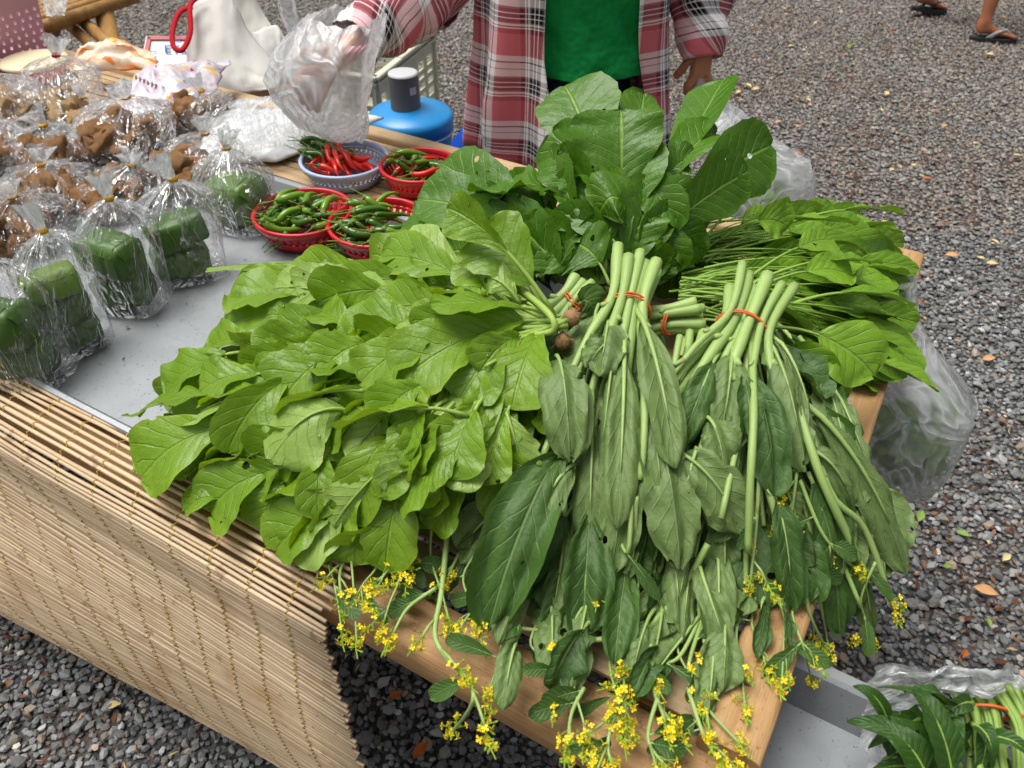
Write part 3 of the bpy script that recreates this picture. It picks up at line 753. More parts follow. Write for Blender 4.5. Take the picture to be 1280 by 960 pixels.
m3 = thing('mustard_green_bunch', 'mustard greens drooping over the mat at the front edge', 'leafy greens', T(-.42, .45, TOP+.008), G)
L2(m3, 'mustard', [
 ((345, 590, .875), (263, 640, .835), 88, dict(n=(-.3, -.5, 1), arch=.02, pet=.1)),
 ((290, 625, .84), (231, 640, .82), 40, dict(n=(-.3, -.2, 1))),
 ((405, 570, .90), (398, 648, .872), 50, dict(n=(.1, -.8, .9), pet=.08, ruf=.06, fold=.4)),
 ((490, 548, .93), (437, 658, .868), 62, dict(n=(-.25, -.85, .8), arch=.04, pet=.08, ruf=.07, fold=.2, curl=.2)),
 ((440, 640, .86), (345, 690, .815), 74, dict(n=(-.1, -.35, 1), arch=.03, pet=.1)),
 ((420, 650, .845), (380, 700, .805), 70, dict(n=(-.1, -.4, 1), pet=.1)),
 ((505, 612, .885), (482, 714, .815), 66, dict(n=(-.1, -.85, .8), arch=.03, pet=.05, ruf=.06, lobes=.2)),
 ((425, 600, .88), (380, 625, .855), 56, {}),
 ((450, 610, .88), (420, 660, .85), 56, {}),
 ((530, 590, .90), (520, 660, .86), 50, dict(n=(0, -.8, .8))),
 ((360, 600, .865), (330, 660, .83), 62, {}),
 ((455, 655, .85), (445, 705, .81), 56, {}),
], ruf=.08, flip=.16, wscale=1.12)
fill(m3, 'mustard', [(270, 610), (350, 570), (560, 560), (560, 680), (470, 700), (360, 695)], (600, 470), 46, (76, 140), (50, 78), (.018, .07), 8, flip=.22, nbase=(-.2, -.55, .9), nspread=.65)

m4 = thing('mustard_green_bunch', 'tall mustard bunch with brown hairy root showing, top of the heap', 'leafy greens', T(-.20, .62, TOP+.008), G)
root_p = at(700, 402, .985)
L2(m4, 'mustard', [
 ((692, 392, .99), (559, 260, 1.075), 56, dict(n=(-.55, -.9, .55), arch=.03, pet=.42, fold=.35, ruf=.08, pr=.0032)),
 ((690, 398, .985), (604, 286, 1.05), 92, dict(n=(.25, -.95, .45), arch=.01, pet=.30, fold=.2, ruf=.06, pr=.0032, holes=0)),
 ((694, 394, .985), (539, 384, 1.02), 76, dict(n=(.1, .35, 1), arch=.015, pet=.28, fold=-.05, ruf=.07, pr=.0032)),
 ((690, 400, .975), (568, 330, 1.01), 60, dict(n=(-.2, -.6, 1), pet=.3)),
 ((690, 404, .975), (560, 430, .985), 66, dict(n=(-.2, -.5, 1), pet=.28, ruf=.12)),
 ((680, 410, .97), (500, 480, .965), 88, dict(n=(-.1, -.5, 1), arch=.035, pet=.35, ruf=.10, fold=.3)),
 ((560, 420, .985), (452, 478, .955), 74, dict(n=(-.3, -.5, 1), arch=.02, pet=.12, ruf=.16)),
 ((570, 400, .99), (490, 440, .975), 66, dict(n=(-.2, -.3, 1), pet=.12, ruf=.16)),
 ((590, 405, .99), (530, 425, .985), 60, dict(n=(.2, -.7, 1), pet=.1, ruf=.15)),
 ((585, 520, .965), (425, 538, .935), 58, dict(n=(.1, .55, 1), arch=.03, pet=.28, ruf=.13, holes=1)),
 ((680, 415, .97), (640, 512, .955), 80, dict(n=(-.35, -.8, .7), arch=.035, pet=.2, ruf=.12)),
 ((640, 430, .975), (575, 500, .955), 74, dict(n=(-.2, -.6, 1), pet=.15, ruf=.12)),
 ((660, 420, .98), (600, 465, .975), 60, dict(n=(.2, -.8, .8), pet=.2, ruf=.1)),
 ((560, 500, .955), (520, 560, .925), 66, dict(n=(-.1, -.7, .9))),
 ((600, 500, .96), (560, 575, .925), 66, dict(n=(0, -.7, .9), holes=1)),
 ((630, 510, .955), (655, 605, .905), 66, dict(n=(-.1, -.9, .7), lobes=.2)),
 ((560, 560, .92), (545, 640, .875), 66, dict(n=(-.2, -.8, .8))),
 ((605, 555, .925), (648, 650, .865), 84, dict(n=(0, -.85, .7), arch=.03, pet=.05, holes=1)),
 ((535, 470, .965), (500, 520, .945), 70, dict(n=(-.2, -.5, 1), ruf=.14)),
 ((650, 380, 1.0), (600, 350, 1.01), 44, dict(n=(.2, -.8, .8), pet=.1)),
], ruf=.10, flip=.16, wscale=1.12)
fill(m4, 'mustard', [(460, 430), (560, 380), (680, 420), (690, 560), (650, 640), (540, 650), (470, 560)], (690, 405), 52, (80, 150), (54, 84), (.025, .085), 9, flip=.22, nbase=(-.2, -.55, .9), nspread=.65)
for k in range(9):
    a = random.uniform(-.5, .5)
    stalk(m4, [root_p+Vector((random.uniform(-.01, .01), random.uniform(-.012, .006), random.uniform(-.012, .004))), at(650+random.uniform(-8, 12), 380+k*6, .985), at(600+random.uniform(-20, 10), 330+k*16, .985)], .0034, SM['mustard'], taper=.6)
# curled stalk and hairy root stubs
stalk(m4, [at(650, 360, 1.0), at(686, 392, 1.005), at(692, 412, .995), at(670, 418, .985), at(655, 412, .98)], .0042, SM['mustard'])
rootm = simple('brown_root', lin(150, 118, 84), .9, .1, .3, 120, .8, .004)
for (u, v, dz) in ((712, 396, .985), (700, 426, .965)):
    c0 = at(u, v, dz); mb = MB()
    mb.tube([c0+Vector((-.006, 0, 0)), c0, c0+Vector((.006, -.001, -.004)), c0+Vector((.009, -.002, -.008))], [.006, .0115, .010, .003], 9)
    for k in range(34):
        d = Vector((random.uniform(-.2, 1), random.gauss(0, .7), random.gauss(0, .7))).normalized(); mb.tube([c0+d*.008, c0+d*random.uniform(.013, .019)+Vector((0, 0, -.002))], .0004, 3)
    mb.build('root', rootm, m4)

def M_drop():
    m = NT('water_drop'); gl = m.n('BsdfGlossy', Roughness=.03); tr = m.n('BsdfTransparent', Color=(.93, .97, .9, 1)); fr = m.n('Fresnel', IOR=1.45); return m.done(m.mixs(m.math('MULTIPLY', fr.outputs[0], 2.2, clamp=True), tr.outputs[0], gl.outputs[0]))
drop_m = M_drop(); groups_d = {}
for pr_, p, nn_, r in DROPS: groups_d.setdefault(pr_.name, []).append((p, nn_, r))
for gname, dl_ in groups_d.items():
  mb = MB()
  for p, nn_, r in dl_:
    a = nn_.orthogonal().normalized(); b_ = nn_.cross(a)
    mb.grid([[p+(a*math.cos(t)+b_*math.sin(t))*r*q+nn_*(r*h+.0006) for t in np.linspace(0, 2*math.pi, 8, endpoint=False)] for q, h in ((1.0, 0), (.92, .3), (.6, .55), (.05, .66))], close=True)
  tag(mb.build('water_drops', drop_m, bpy.data.objects[gname]), kind='stuff')
DROPS = None

# ================================================================== back bunches: broad dark leaves standing up behind the heap
G = 'broad-leaved green bunches at the back of the bench'
c1 = thing('broad_leaf_bunch', 'dark broad-leaved greens lying beside the far red basket', 'leafy greens', at(650, 330, TOP), G)
L2(c1, 'cos', [
 ((740, 345, .92), (660, 302, .95), 86, dict(n=(-.2, -1, .5), arch=.03, pet=.05)), ((700, 345, .92), (622, 276, .965), 86, dict(n=(-.2, -.95, .55), arch=.03, pet=.05)), ((690, 340, .92), (575, 280, .95), 80, dict(n=(-.3, -.9, .6), arch=.03, pet=.05)), ((680, 350, .91), (590, 322, .925), 84, dict(n=(-.2, -1, .5), arch=.03, pet=.05)),
 ((690, 330, .93), (552, 205, .985), 84, dict(n=(-.3, -.7, .8), arch=.02, pet=.15, fold=.15)),
 ((660, 300, .94), (522, 250, .955), 84, dict(n=(-.3, -.5, 1), arch=.02, pet=.12)),
 ((690, 275, .975), (590, 240, .985), 66, dict(n=(.1, .3, 1), arch=.02, pet=.1, ruf=.14)),
 ((700, 250, .985), (610, 248, .98), 80, dict(n=(-.1, .2, 1), arch=.035, pet=.08, ruf=.14, curl=.35)),
 ((620, 300, .94), (545, 305, .90), 86, dict(n=(-.25, -.65, .8), arch=.02, pet=.05, fold=.2)),
 ((590, 290, .935), (525, 290, .91), 60, dict(n=(-.4, -.5, .9))),
 ((640, 270, .96), (600, 262, .955), 60, dict(n=(0, -.7, .8))),
 ((560, 340, .88), (520, 262, .90), 66, dict(n=(-.6, -.5, .7))),
 ((680, 300, .95), (660, 330, .90), 70, dict(n=(0, -.9, .6), arch=.02)),
 ((640, 300, .94), (620, 340, .90), 70, dict(n=(-.1, -.9, .6), arch=.02)),
], ruf=.07)
def zc(u, v): return .93-.0002*abs(u-740)-.0004*(v-300)
fill(c1, 'cos', [(530, 240), (600, 210), (690, 250), (700, 350), (600, 350), (535, 330)], (700, 345), 36, (50, 110), (56, 82), (-.03, .04), 31, zc, fold=.15, ruf=.06, nbase=(-.2, -.95, .5), nspread=.3)

c2 = thing('broad_leaf_bunch', 'tallest broad-leaved bunch standing upright in front of the vendor', 'leafy greens', at(770, 340, TOP), G)
L2(c2, 'cos', [
 ((775, 335, .95), (738, 236, 1.015), 88, dict(n=(-.2, -1, .5), arch=.03, pet=.06, fold=.15)), ((785, 335, .95), (815, 246, 1.015), 88, dict(n=(.2, -1, .5), arch=.03, pet=.06, fold=.15)),
 ((775, 342, .94), (780, 272, .995), 94, dict(n=(0, -1, .5), arch=.03, pet=.05)), ((762, 345, .93), (702, 290, .97), 88, dict(n=(-.3, -1, .5), arch=.03, pet=.05)),
 ((798, 345, .93), (850, 288, .975), 84, dict(n=(.3, -1, .5), arch=.03, pet=.05)), ((770, 350, .92), (750, 312, .955), 90, dict(n=(-.1, -1, .45), arch=.03, pet=.04)), ((790, 352, .92), (820, 316, .95), 84, dict(n=(.2, -1, .45), arch=.03, pet=.04)),
 ((770, 300, .97), (706, 108, 1.10), 108, dict(n=(.05, -1, .35), arch=.03, pet=.34, fold=.1, ruf=.04)),
 ((760, 310, .96), (690, 165, 1.065), 84, dict(n=(-.4, -1, .35), arch=.02, pet=.3, fold=.1)),
 ((775, 300, .97), (776, 138, 1.10), 118, dict(n=(-.05, -1, .25), arch=.02, pet=.30, fold=.18, ruf=.08)),
 ((780, 290, .97), (805, 118, 1.085), 62, dict(n=(.1, -.8, .5), arch=.02, pet=.4, ruf=.12)),
 ((780, 310, .965), (795, 180, 1.065), 90, dict(n=(-.2, -1, .2), arch=.02, pet=.2, fold=.3)),
 ((800, 310, .97), (905, 100, 1.09), 74, dict(n=(-.75, -.75, .4), arch=.02, pet=.35, fold=.25, ruf=.04)),
 ((765, 300, .97), (700, 195, 1.045), 60, dict(n=(-.8, -.8, .3), arch=.03, pet=.25, fold=.35)),
 ((790, 300, .97), (738, 205, 1.04), 76, dict(n=(.5, -.9, .4), arch=.03, pet=.2, fold=.3, curl=.3)),
 ((800, 300, .965), (740, 265, 1.02), 84, dict(n=(-.1, -.5, 1), arch=.06, pet=.1, curl=.5, fold=.1)),
 ((800, 320, .955), (745, 280, .985), 90, dict(n=(-.1, -.65, .9), arch=.05, pet=.1, curl=.5, fold=.1)),
 ((745, 300, .965), (695, 260, .985), 86, dict(n=(-.2, -.9, .6), arch=.03, pet=.08, curl=.3)),
 ((720, 270, .99), (682, 200, 1.03), 56, dict(n=(-.9, -.5, .5), arch=.02, pet=.05, fold=.1)),
 ((735, 330, .93), (710, 300, .945), 96, dict(n=(-.1, -.9, .6), arch=.03, pet=.06)),
 ((790, 340, .93), (740, 320, .93), 96, dict(n=(0, -.9, .6), arch=.035, pet=.06)),
 ((785, 345, .92), (785, 300, .96), 60, dict(n=(0, -1, .4), arch=.02, pet=.05)),
], ruf=.06)
fill(c2, 'cos', [(690, 250), (750, 230), (830, 240), (850, 340), (700, 345)], (775, 345), 44, (50, 110), (60, 88), (-.06, .03), 33, zc, fold=.15, ruf=.07, nbase=(0, -1, .45), nspread=.3)

c3 = thing('broad_leaf_bunch', 'broad-leaved bunch fanning right towards the clear carrier bag', 'leafy greens', at(840, 330, TOP), G)
L2(c3, 'cos', [
 ((815, 290, .985), (964, 182, 1.045), 96, dict(n=(.1, -.95, .45), arch=.02, pet=.3, fold=.05, ruf=.03)),
 ((815, 300, .98), (935, 214, 1.035), 82, dict(n=(.1, -1, .3), arch=.01, pet=.22, fold=.1, ruf=.03)),
 ((812, 270, .99), (895, 168, 1.055), 58, dict(n=(-.6, -.8, .5), arch=.04, pet=.2, fold=.4)),
 ((820, 250, 1.0), (862, 205, 1.04), 46, dict(n=(.2, -.6, .9), arch=.03, pet=.2, ruf=.2)),
 ((800, 260, 1.0), (872, 300, .965), 66, dict(n=(.5, -.8, .6), arch=.05, pet=.12, fold=.15)),
 ((790, 240, 1.01), (842, 290, .985), 60, dict(n=(-.2, -.7, .8), arch=.04, pet=.12, fold=.45)),
 ((810, 300, .97), (830, 345, .93), 80, dict(n=(.1, -.95, .5), arch=.03, pet=.06)),
 ((835, 300, .97), (868, 330, .935), 62, dict(n=(.5, -.85, .5), arch=.03, pet=.06)),
 ((845, 320, .94), (835, 372, .88), 64, dict(n=(.2, -.95, .4), arch=.02, pet=.05)),
 ((865, 330, .92), (890, 335, .895), 46, dict(n=(.3, -.6, .8), arch=.02, pet=.05)),
], ruf=.06)
fill(c3, 'cos', [(810, 230), (870, 240), (885, 330), (850, 370), (800, 345)], (800, 330), 28, (50, 110), (52, 78), (-.05, .03), 35, zc, fold=.15, ruf=.07, nbase=(.25, -.95, .5), nspread=.3)

# ================================================================== right: young leafy bunch with thin stalks
G = 'thin-stalked leafy bunches on the right'
def zr(u, v): return .93-.0003*max(0, u-900)-.00025*abs(v-360)
for bi, (lab, poly, src, n, seed) in enumerate([
    ('thin-stalked young greens along the far right corner of the bench', [(950, 262), (1060, 252), (1125, 275), (1140, 330), (1060, 350), (960, 300)], (850, 320), 74, 41),
    ('thin-stalked young greens pointing right above the hanging clear bag', [(960, 310), (1060, 300), (1150, 330), (1145, 400), (1165, 480), (1090, 470), (1010, 470), (985, 420)], (850, 360), 92, 43)]):
    root = thing('young_green_bunch', lab, 'leafy greens', at(src[0]+60, src[1], TOP), G)
    rd = random.Random(seed)
    fill(root, 'spinach', poly, src, n, (170, 290), (28, 50), (-.03, .05), seed, zr, .12, pet=.62, pr=.0019, fold=.2, ruf=.06, curl=.15)
    if bi == 1: fill(root, 'spinach', [(1070, 290), (1150, 320), (1160, 480), (1090, 490), (1050, 420)], src, 46, (180, 260), (30, 52), (-.035, .03), 45, zr, .12, pet=.6, pr=.0018, fold=.2, ruf=.06, curl=.15)
    for k in range(46):
        v0 = src[1]+rd.uniform(-32, 40); u1 = rd.uniform(960, 1040); v1 = src[1]+rd.uniform(-45, 60)
        stalk(root, [at(src[0]+rd.uniform(-15, 25), v0, zr(900, 340)-rd.uniform(0, .07)), at((src[0]+u1)/2, (v0+v1)/2-4, zr(930, 340)-rd.uniform(-.01, .05)), at(u1, v1, zr(980, 340)-rd.uniform(-.01, .05))], rd.uniform(.0014, .0024), SM['spinach'], 5)
    if bi == 1:
        L2(root, 'spinach', [
         ((960, 410, .945), (1092, 470, .915), 86, dict(n=(-.1, -.75, .8), arch=.03, pet=.42, fold=.1)),
         ((970, 430, .935), (1040, 488, .90), 56, dict(n=(-.3, -.8, .6), arch=.02, pet=.2, fold=.3)),
         ((1080, 448, .905), (1170, 490, .875), 40, dict(n=(.1, .2, 1), arch=.01, pet=.12, fold=.35)),
         ((940, 345, .95), (1040, 300, .95), 46, dict(n=(-.2, -.6, 1), pet=.5)),
         ((930, 360, .95), (1090, 330, .94), 52, dict(n=(.1, .3, 1), arch=.03, pet=.5)),
         ((930, 370, .95), (1065, 345, .945), 50, dict(n=(-.3, -.5, 1), arch=.03, pet=.5)),
         ((990, 380, .94), (1140, 385, .91), 40, dict(n=(0, .3, 1), arch=.03, pet=.35)),
         ((1000, 480, .89), (1056, 500, .865), 44, dict(n=(0, -.9, .6), pet=.2)),
        ], ruf=.06)
    else:
        L2(root, 'spinach', [
         ((900, 300, .94), (985, 285, .955), 48, dict(n=(.1, -.9, .6), pet=.5, arch=.03)),
         ((880, 300, .94), (958, 226, .975), 28, dict(n=(0, -1, .3), pet=.6, arch=.02)),
         ((870, 300, .94), (1070, 282, .945), 40, dict(n=(.1, .5, 1), pet=.55, arch=.03)),
         ((960, 290, .945), (1128, 268, .925), 34, dict(n=(0, .5, 1), pet=.5, arch=.03)),
        ])

# ================================================================== centre: banded kailan bunches, stalks up, leaves hanging over the front
cut_m = simple('pale_cut_end', lin(214, 224, 176), .6, .3, .12, 200)
band_m = simple('orange_rubber_band', lin(206, 92, 42), .45, .4, .1)
G = 'banded flowering kale bunches hanging over the front'
def stems(root, top, mid, n, rpx, z0, z1, seed, r=(.0052, .0082), fan=None):
    """bundle of cut thick stalks: top pixel, band pixel"""
    rd = random.Random(seed); t = at(*top, z0); m = at(*mid, z1); ax = (m-t); L = ax.length; ax.normalize()
    S = ax.cross(Vector((0, -.6, 1))).normalized(); N = S.cross(ax)
    d = depth(m); rad = rpx*d/FPX; done = []
    for k in range(n):
        for _ in range(60):
            q = Vector((rd.uniform(-1, 1), rd.uniform(-.7, .7))); 
            if all((q-e).length > .36 for e in done): break
        done.append(q); rr = rd.uniform(*r)
        e = 1.0+rd.uniform(-.2, .25)
        p0 = t+(S*q.x+N*q.y)*rad*1.15*(fan or 1)-ax*rd.uniform(-.012, .014)
        p1 = m+(S*q.x+N*q.y)*rad*.85
        p2 = m+ax*L*e*1.1+(S*q.x*1.6+N*q.y*.7)*rad-Vector((0, 0, .008))
        p3 = m+ax*L*e*2.7+(S*q.x*2.6+N*q.y*.5)*rad-Vector((0, 0, .04))
        c = crom([p0, p1, p2, p3], 5); mm = len(c)
        mb = MB(); mb.tube(c, [rr*(.95+.1*math.sin(i))*(1-.45*i/(mm-1)) for i in range(mm)], 14, rib=.035)
        d0 = (c[0]-c[1]).normalized(); a_ = d0.orthogonal().normalized(); b_ = d0.cross(a_)
        ring_ = [c[0]+d0*.0006+(a_*math.cos(2*math.pi*i/9)+b_*math.sin(2*math.pi*i/9))*rr*.80 for i in range(9)]; mb.add(ring_, [tuple(range(9))], 1)
        for q_ in (rd.uniform(.35, .6), rd.uniform(.6, .8)):
            i_ = int(q_*mm); e_ = (S*rd.choice((-1, 1))+N).normalized(); mb.tube([c[i_], c[i_]+e_*rr*1.25+(c[i_+1]-c[i_])*.6], [rr*.7, rr*.35], 6)
        mb.build('stem', [SM['kailan'], cut_m], root)
    # the band round the bundle
    pts = []
    for i in range(65):
        a = 4*math.pi*i/64
        pts.append(m+ax*.0022*math.sin(a*.5+seed)+(S*math.cos(a)*1.0+N*math.sin(a)*.70)*(rad*.9+.004)+ax*.004*math.sin(a*2+seed))
    mb = MB(); mb.tube(pts, .0012, 5); mb.build('rubber_band', band_m, root)
    return m
k1 = thing('flowering_kale_bunch', 'banded pale-stalked kale bunch standing tallest in the centre', 'leafy greens', at(790, 420, TOP), G)
stems(k1, (795, 332), (784, 384), 11, 28, 1.005, .99, 1)
L2(k1, 'kailan', [
 ((795, 385, .995), (845, 585, .945), 60, dict(n=(.1, -.85, .7), arch=.03, pet=.14, fold=-.25, ruf=.08, pr=.004)),
 ((800, 400, .99), (855, 560, .94), 40, dict(n=(.7, -.6, .6), arch=.03, pet=.12, fold=-.3)),
 ((780, 400, .985), (772, 660, .905), 54, dict(n=(-.15, -.9, .7), arch=.04, pet=.25, fold=-.2, pr=.004)),
 ((770, 420, .98), (748, 600, .92), 46, dict(n=(-.6, -.8, .5), arch=.03, pet=.2, fold=.5)),
 ((762, 400, .985), (750, 470, .98), 58, dict(n=(-.4, -.7, .7), arch=.02, pet=.1, ruf=.3, fold=.3)),
 ((770, 430, .98), (735, 460, .975), 50, dict(n=(-.2, -.8, .7), ruf=.35, pet=.1)),
 ((800, 480, .965), (830, 650, .905), 56, dict(n=(.1, -.9, .6), arch=.03, pet=.12, fold=-.15)),
 ((790, 520, .95), (765, 715, .865), 66, dict(n=(-.1, -.9, .6), arch=.03, pet=.1, fold=-.1)),
 ((820, 540, .945), (850, 712, .875), 84, dict(n=(.1, -.9, .6), arch=.03, pet=.1, fold=-.1, lobes=.2)),
 ((740, 520, .94), (735, 690, .87), 66, dict(n=(-.2, -.9, .5), arch=.03, pet=.1)),
 ((835, 560, .94), (930, 668, .89), 84, dict(n=(.1, -.75, .8), arch=.03, pet=.12, fold=-.05, lobes=.2, ruf=.08)),
 ((715, 470, .96), (722, 570, .935), 62, dict(n=(-.1, .2, 1), arch=.03, pet=.05, fold=-.3, curl=.5)),
 ((695, 445, .975), (712, 575, .935), 74, dict(n=(0, -.6, .9), arch=.045, pet=.03, fold=-.25, curl=.35)),
 ((700, 570, .925), (612, 784, .825), 104, dict(n=(-.25, -.9, .55), arch=.05, pet=.05, fold=.1, ruf=.05)),
 ((720, 580, .92), (640, 730, .85), 60, dict(n=(-.3, -.5, .9), arch=.05, pet=.05, fold=-.2)),
 ((735, 640, .885), (728, 790, .815), 80, dict(n=(0, -.95, .5), arch=.025, pet=.1, holes=1)),
 ((740, 720, .84), (712, 868, .765), 62, dict(n=(-.05, -1, .3), arch=.02, pet=.05)),
 ((690, 740, .83), (690, 850, .775), 56, dict(n=(-.1, -1, .3), arch=.02, pet=.05)),
 ((650, 780, .805), (628, 888, .745), 44, dict(n=(-.15, -1, .2), arch=.02, pet=.12, fold=.1)),
 ((780, 700, .85), (768, 830, .79), 60, dict(n=(0, -1, .4), arch=.02, pet=.1)),
 ((650, 690, .845), (600, 720, .825), 50, dict(n=(-.3, -.8, .6))),
], wscale=.92, ruf=.13, crum=.26, flip=.72, pleat=.12, nc=13)
k2 = thing('flowering_kale_bunch', 'banded kale bunch with dark blue-green leaves, right of centre', 'leafy greens', at(930, 430, TOP), G)
stems(k2, (948, 366), (930, 412), 12, 34, .995, .985, 2)
L2(k2, 'kailan', [
 ((955, 420, .985), (1005, 590, .925), 66, dict(n=(.3, -.85, .6), arch=.03, pet=.1, fold=.15, mats=None)),
 ((965, 420, .985), (1020, 560, .925), 40, dict(n=(.8, -.5, .5), arch=.03, pet=.08)),
 ((935, 470, .975), (965, 618, .915), 70, dict(n=(.1, -.9, .6), arch=.03, pet=.1, fold=-.1)),
 ((915, 430, .98), (900, 560, .94), 62, dict(n=(-.2, -.85, .6), arch=.03, pet=.15, fold=-.15, ruf=.1)),
 ((900, 440, .98), (850, 560, .935), 50, dict(n=(-.4, -.8, .6), arch=.03, pet=.25, fold=-.2)),
 ((925, 470, .975), (935, 545, .955), 46, dict(n=(.1, -.8, .7), arch=.02, pet=.1, ruf=.12)),
 ((930, 510, .96), (925, 560, .945), 40, dict(n=(-.2, -.8, .7), arch=.02, pet=.1, ruf=.2)),
 ((880, 520, .955), (905, 605, .92), 60, dict(n=(-.1, -.8, .7), arch=.03, pet=.1, ruf=.12, curl=.3)),
 ((870, 560, .94), (850, 640, .905), 70, dict(n=(0, -.85, .6), arch=.02, pet=.05)),
 ((1000, 500, .945), (1134, 718, .80), 66, dict(n=(.15, -.7, .8), arch=.04, pet=.12, fold=.2, pr=.004)),
 ((1000, 560, .925), (1068, 640, .87), 60, dict(n=(.3, -.7, .8), arch=.03, pet=.1)),
 ((1010, 590, .91), (1048, 790, .775), 70, dict(n=(.1, -.95, .4), arch=.03, pet=.1, fold=.1)),
 ((1060, 670, .85), (1092, 808, .74), 36, dict(n=(.3, -.95, .3), arch=.02, pet=.08, fold=.4)),
 ((960, 600, .915), (990, 762, .815), 52, dict(n=(.1, -.95, .5), arch=.03, pet=.22, fold=-.1, holes=1)),
 ((970, 600, .91), (1000, 680, .86), 60, dict(n=(.2, -.9, .5))),
 ((900, 640, .885), (905, 740, .83), 56, dict(n=(0, -.95, .5), arch=.02, pet=.1)),
 ((860, 680, .865), (845, 770, .81), 60, dict(n=(-.1, -.95, .5), arch=.02, pet=.1)),
 ((870, 700, .855), (915, 830, .79), 46, dict(n=(.2, -.9, .5), arch=.03, pet=.1, fold=.3, bend=.1)),
 ((955, 740, .825), (945, 822, .79), 34, dict(n=(0, -1, .4), arch=.015, pet=.2)),
 ((970, 740, .82), (985, 812, .785), 26, dict(n=(.3, -1, .3), arch=.015, pet=.15)),
 ((890, 790, .80), (885, 895, .74), 46, dict(n=(0, -1, .3), arch=.015, pet=.1)),
 ((820, 800, .80), (790, 870, .76), 44, dict(n=(-.2, -1, .3), arch=.015, pet=.1)),
], wscale=.92, ruf=.13, crum=.26, flip=.72, pleat=.12, nc=13)
k3 = thing('flowering_kale_bunch', 'small banded kale bunch with stalk ends pointing right, between the two tall ones', 'leafy greens', at(830, 430, TOP), G)
stems(k3, (876, 396), (832, 400), 8, 17, .965, .958, 3, (.0058, .0085))
k4 = thing('flowering_kale_bunch', 'kale bunch behind the centre one, cut stalks pointing up right', 'leafy greens', at(720, 380, TOP), G)
stems(k4, (738, 352), (712, 378), 6, 16, .965, .955, 4, (.0055, .0075))
k5 = thing('flowering_kale_bunch', 'kale bunch tucked under the right one, only short stalks showing', 'leafy greens', at(870, 450, TOP), G)
stems(k5, (882, 424), (868, 462), 8, 24, .945, .94, 5, (.0045, .0065))
for rt, rows in ((k3, [((800, 430, .955), (790, 560, .92), 60), ((810, 440, .95), (840, 600, .90), 66), ((790, 440, .95), (745, 560, .91), 60), ((820, 460, .94), (880, 620, .89), 66), ((780, 500, .925), (760, 640, .875), 70), ((820, 520, .92), (820, 680, .86), 76)]),
                 (k4, [((725, 380, .965), (745, 398, .95), 50), ((700, 400, .95), (690, 520, .91), 60), ((730, 420, .94), (740, 560, .90), 66), ((700, 480, .92), (660, 620, .87), 70), ((720, 540, .90), (700, 700, .84), 76)]),
                 (k5, [((860, 470, .93), (840, 580, .89), 60), ((870, 480, .93), (900, 620, .88), 70), ((880, 480, .93), (950, 640, .87), 70), ((890, 500, .92), (990, 680, .84), 66), ((860, 540, .90), (870, 700, .84), 76), ((900, 600, .87), (960, 760, .80), 66), ((980, 560, .90), (1040, 700, .82), 66)])):
    L2(rt, 'kailan', [r+(dict(n=(random.gauss(0, .2), -.9, .6), arch=.02, pet=.1, fold=random.uniform(-.2, .3)),) for r in rows], ruf=.08)
def zk(u, v): return interp([380, 560, 700, 800, 900], [.955, .90, .835, .79, .735], v)
fill(k1, 'kailan', [(690, 470), (800, 430), (860, 560), (840, 760), (700, 830), (640, 760), (640, 640)], (780, 380), 46, (110, 200), (44, 80), (-.012, .04), 51, zk, nbase=(0, -.9, .6), nspread=.35, ruf=.14, crum=.26, flip=.7, pleat=.12, nc=11, pr=.0032)
fill(k2, 'kailan', [(870, 480), (980, 450), (1060, 620), (1070, 740), (980, 770), (880, 830), (820, 780)], (930, 400), 46, (110, 200), (42, 76), (-.012, .04), 53, zk, nbase=(0, -.9, .6), nspread=.35, ruf=.14, crum=.26, flip=.7, pleat=.12, nc=11, pr=.0032)
fill(k1, 'kailan', [(520, 600), (640, 590), (700, 620), (760, 760), (745, 850), (650, 870), (600, 760), (550, 700)], (760, 470), 40, (100, 180), (44, 78), (-.01, .03), 57, zk, nbase=(0, -.9, .6), nspread=.35, ruf=.14, crum=.26, flip=.6, pleat=.12, nc=11, pr=.003)
fill(k2, 'kailan', [(980, 470), (1060, 500), (1130, 700), (1070, 780), (1000, 720)], (950, 410), 34, (110, 190), (44, 70), (-.005, .035), 58, zk, nbase=(0, -.9, .6), nspread=.35, ruf=.14, crum=.26, flip=.6, pleat=.12, nc=11, pr=.003)
fill(k2, 'kailan', [(760, 720), (900, 700), (960, 800), (900, 880), (790, 880), (750, 800)], (860, 560), 22, (90, 160), (36, 62), (-.01, .02), 59, zk, nbase=(0, -.9, .6), nspread=.35, ruf=.14, crum=.26, flip=.7, pleat=.12, nc=11, pr=.0026)
# long leaf stalks seen running down the bunches
for pts, r in (([(940, 430, .985), (942, 520, .975), (938, 600, .945), (935, 690, .885)], .0045), ([(975, 430, .98), (1020, 580, .93), (1060, 670, .87), (1072, 700, .845)], .0048),
               ([(905, 430, .98), (870, 470, .965), (850, 510, .95)], .0055), ([(800, 400, .99), (806, 520, .965), (800, 600, .93)], .0045), ([(1000, 480, .955), (1035, 610, .90), (1080, 660, .86), (1110, 740, .80)], .004),
               ([(850, 420, .97), (830, 520, .935), (800, 640, .89)], .004), ([(960, 610, .92), (985, 700, .865)], .004)):
    stalk(k2 if pts[0][0] > 840 else k1, [at(*p) for p in pts], r, SM['kailan'])

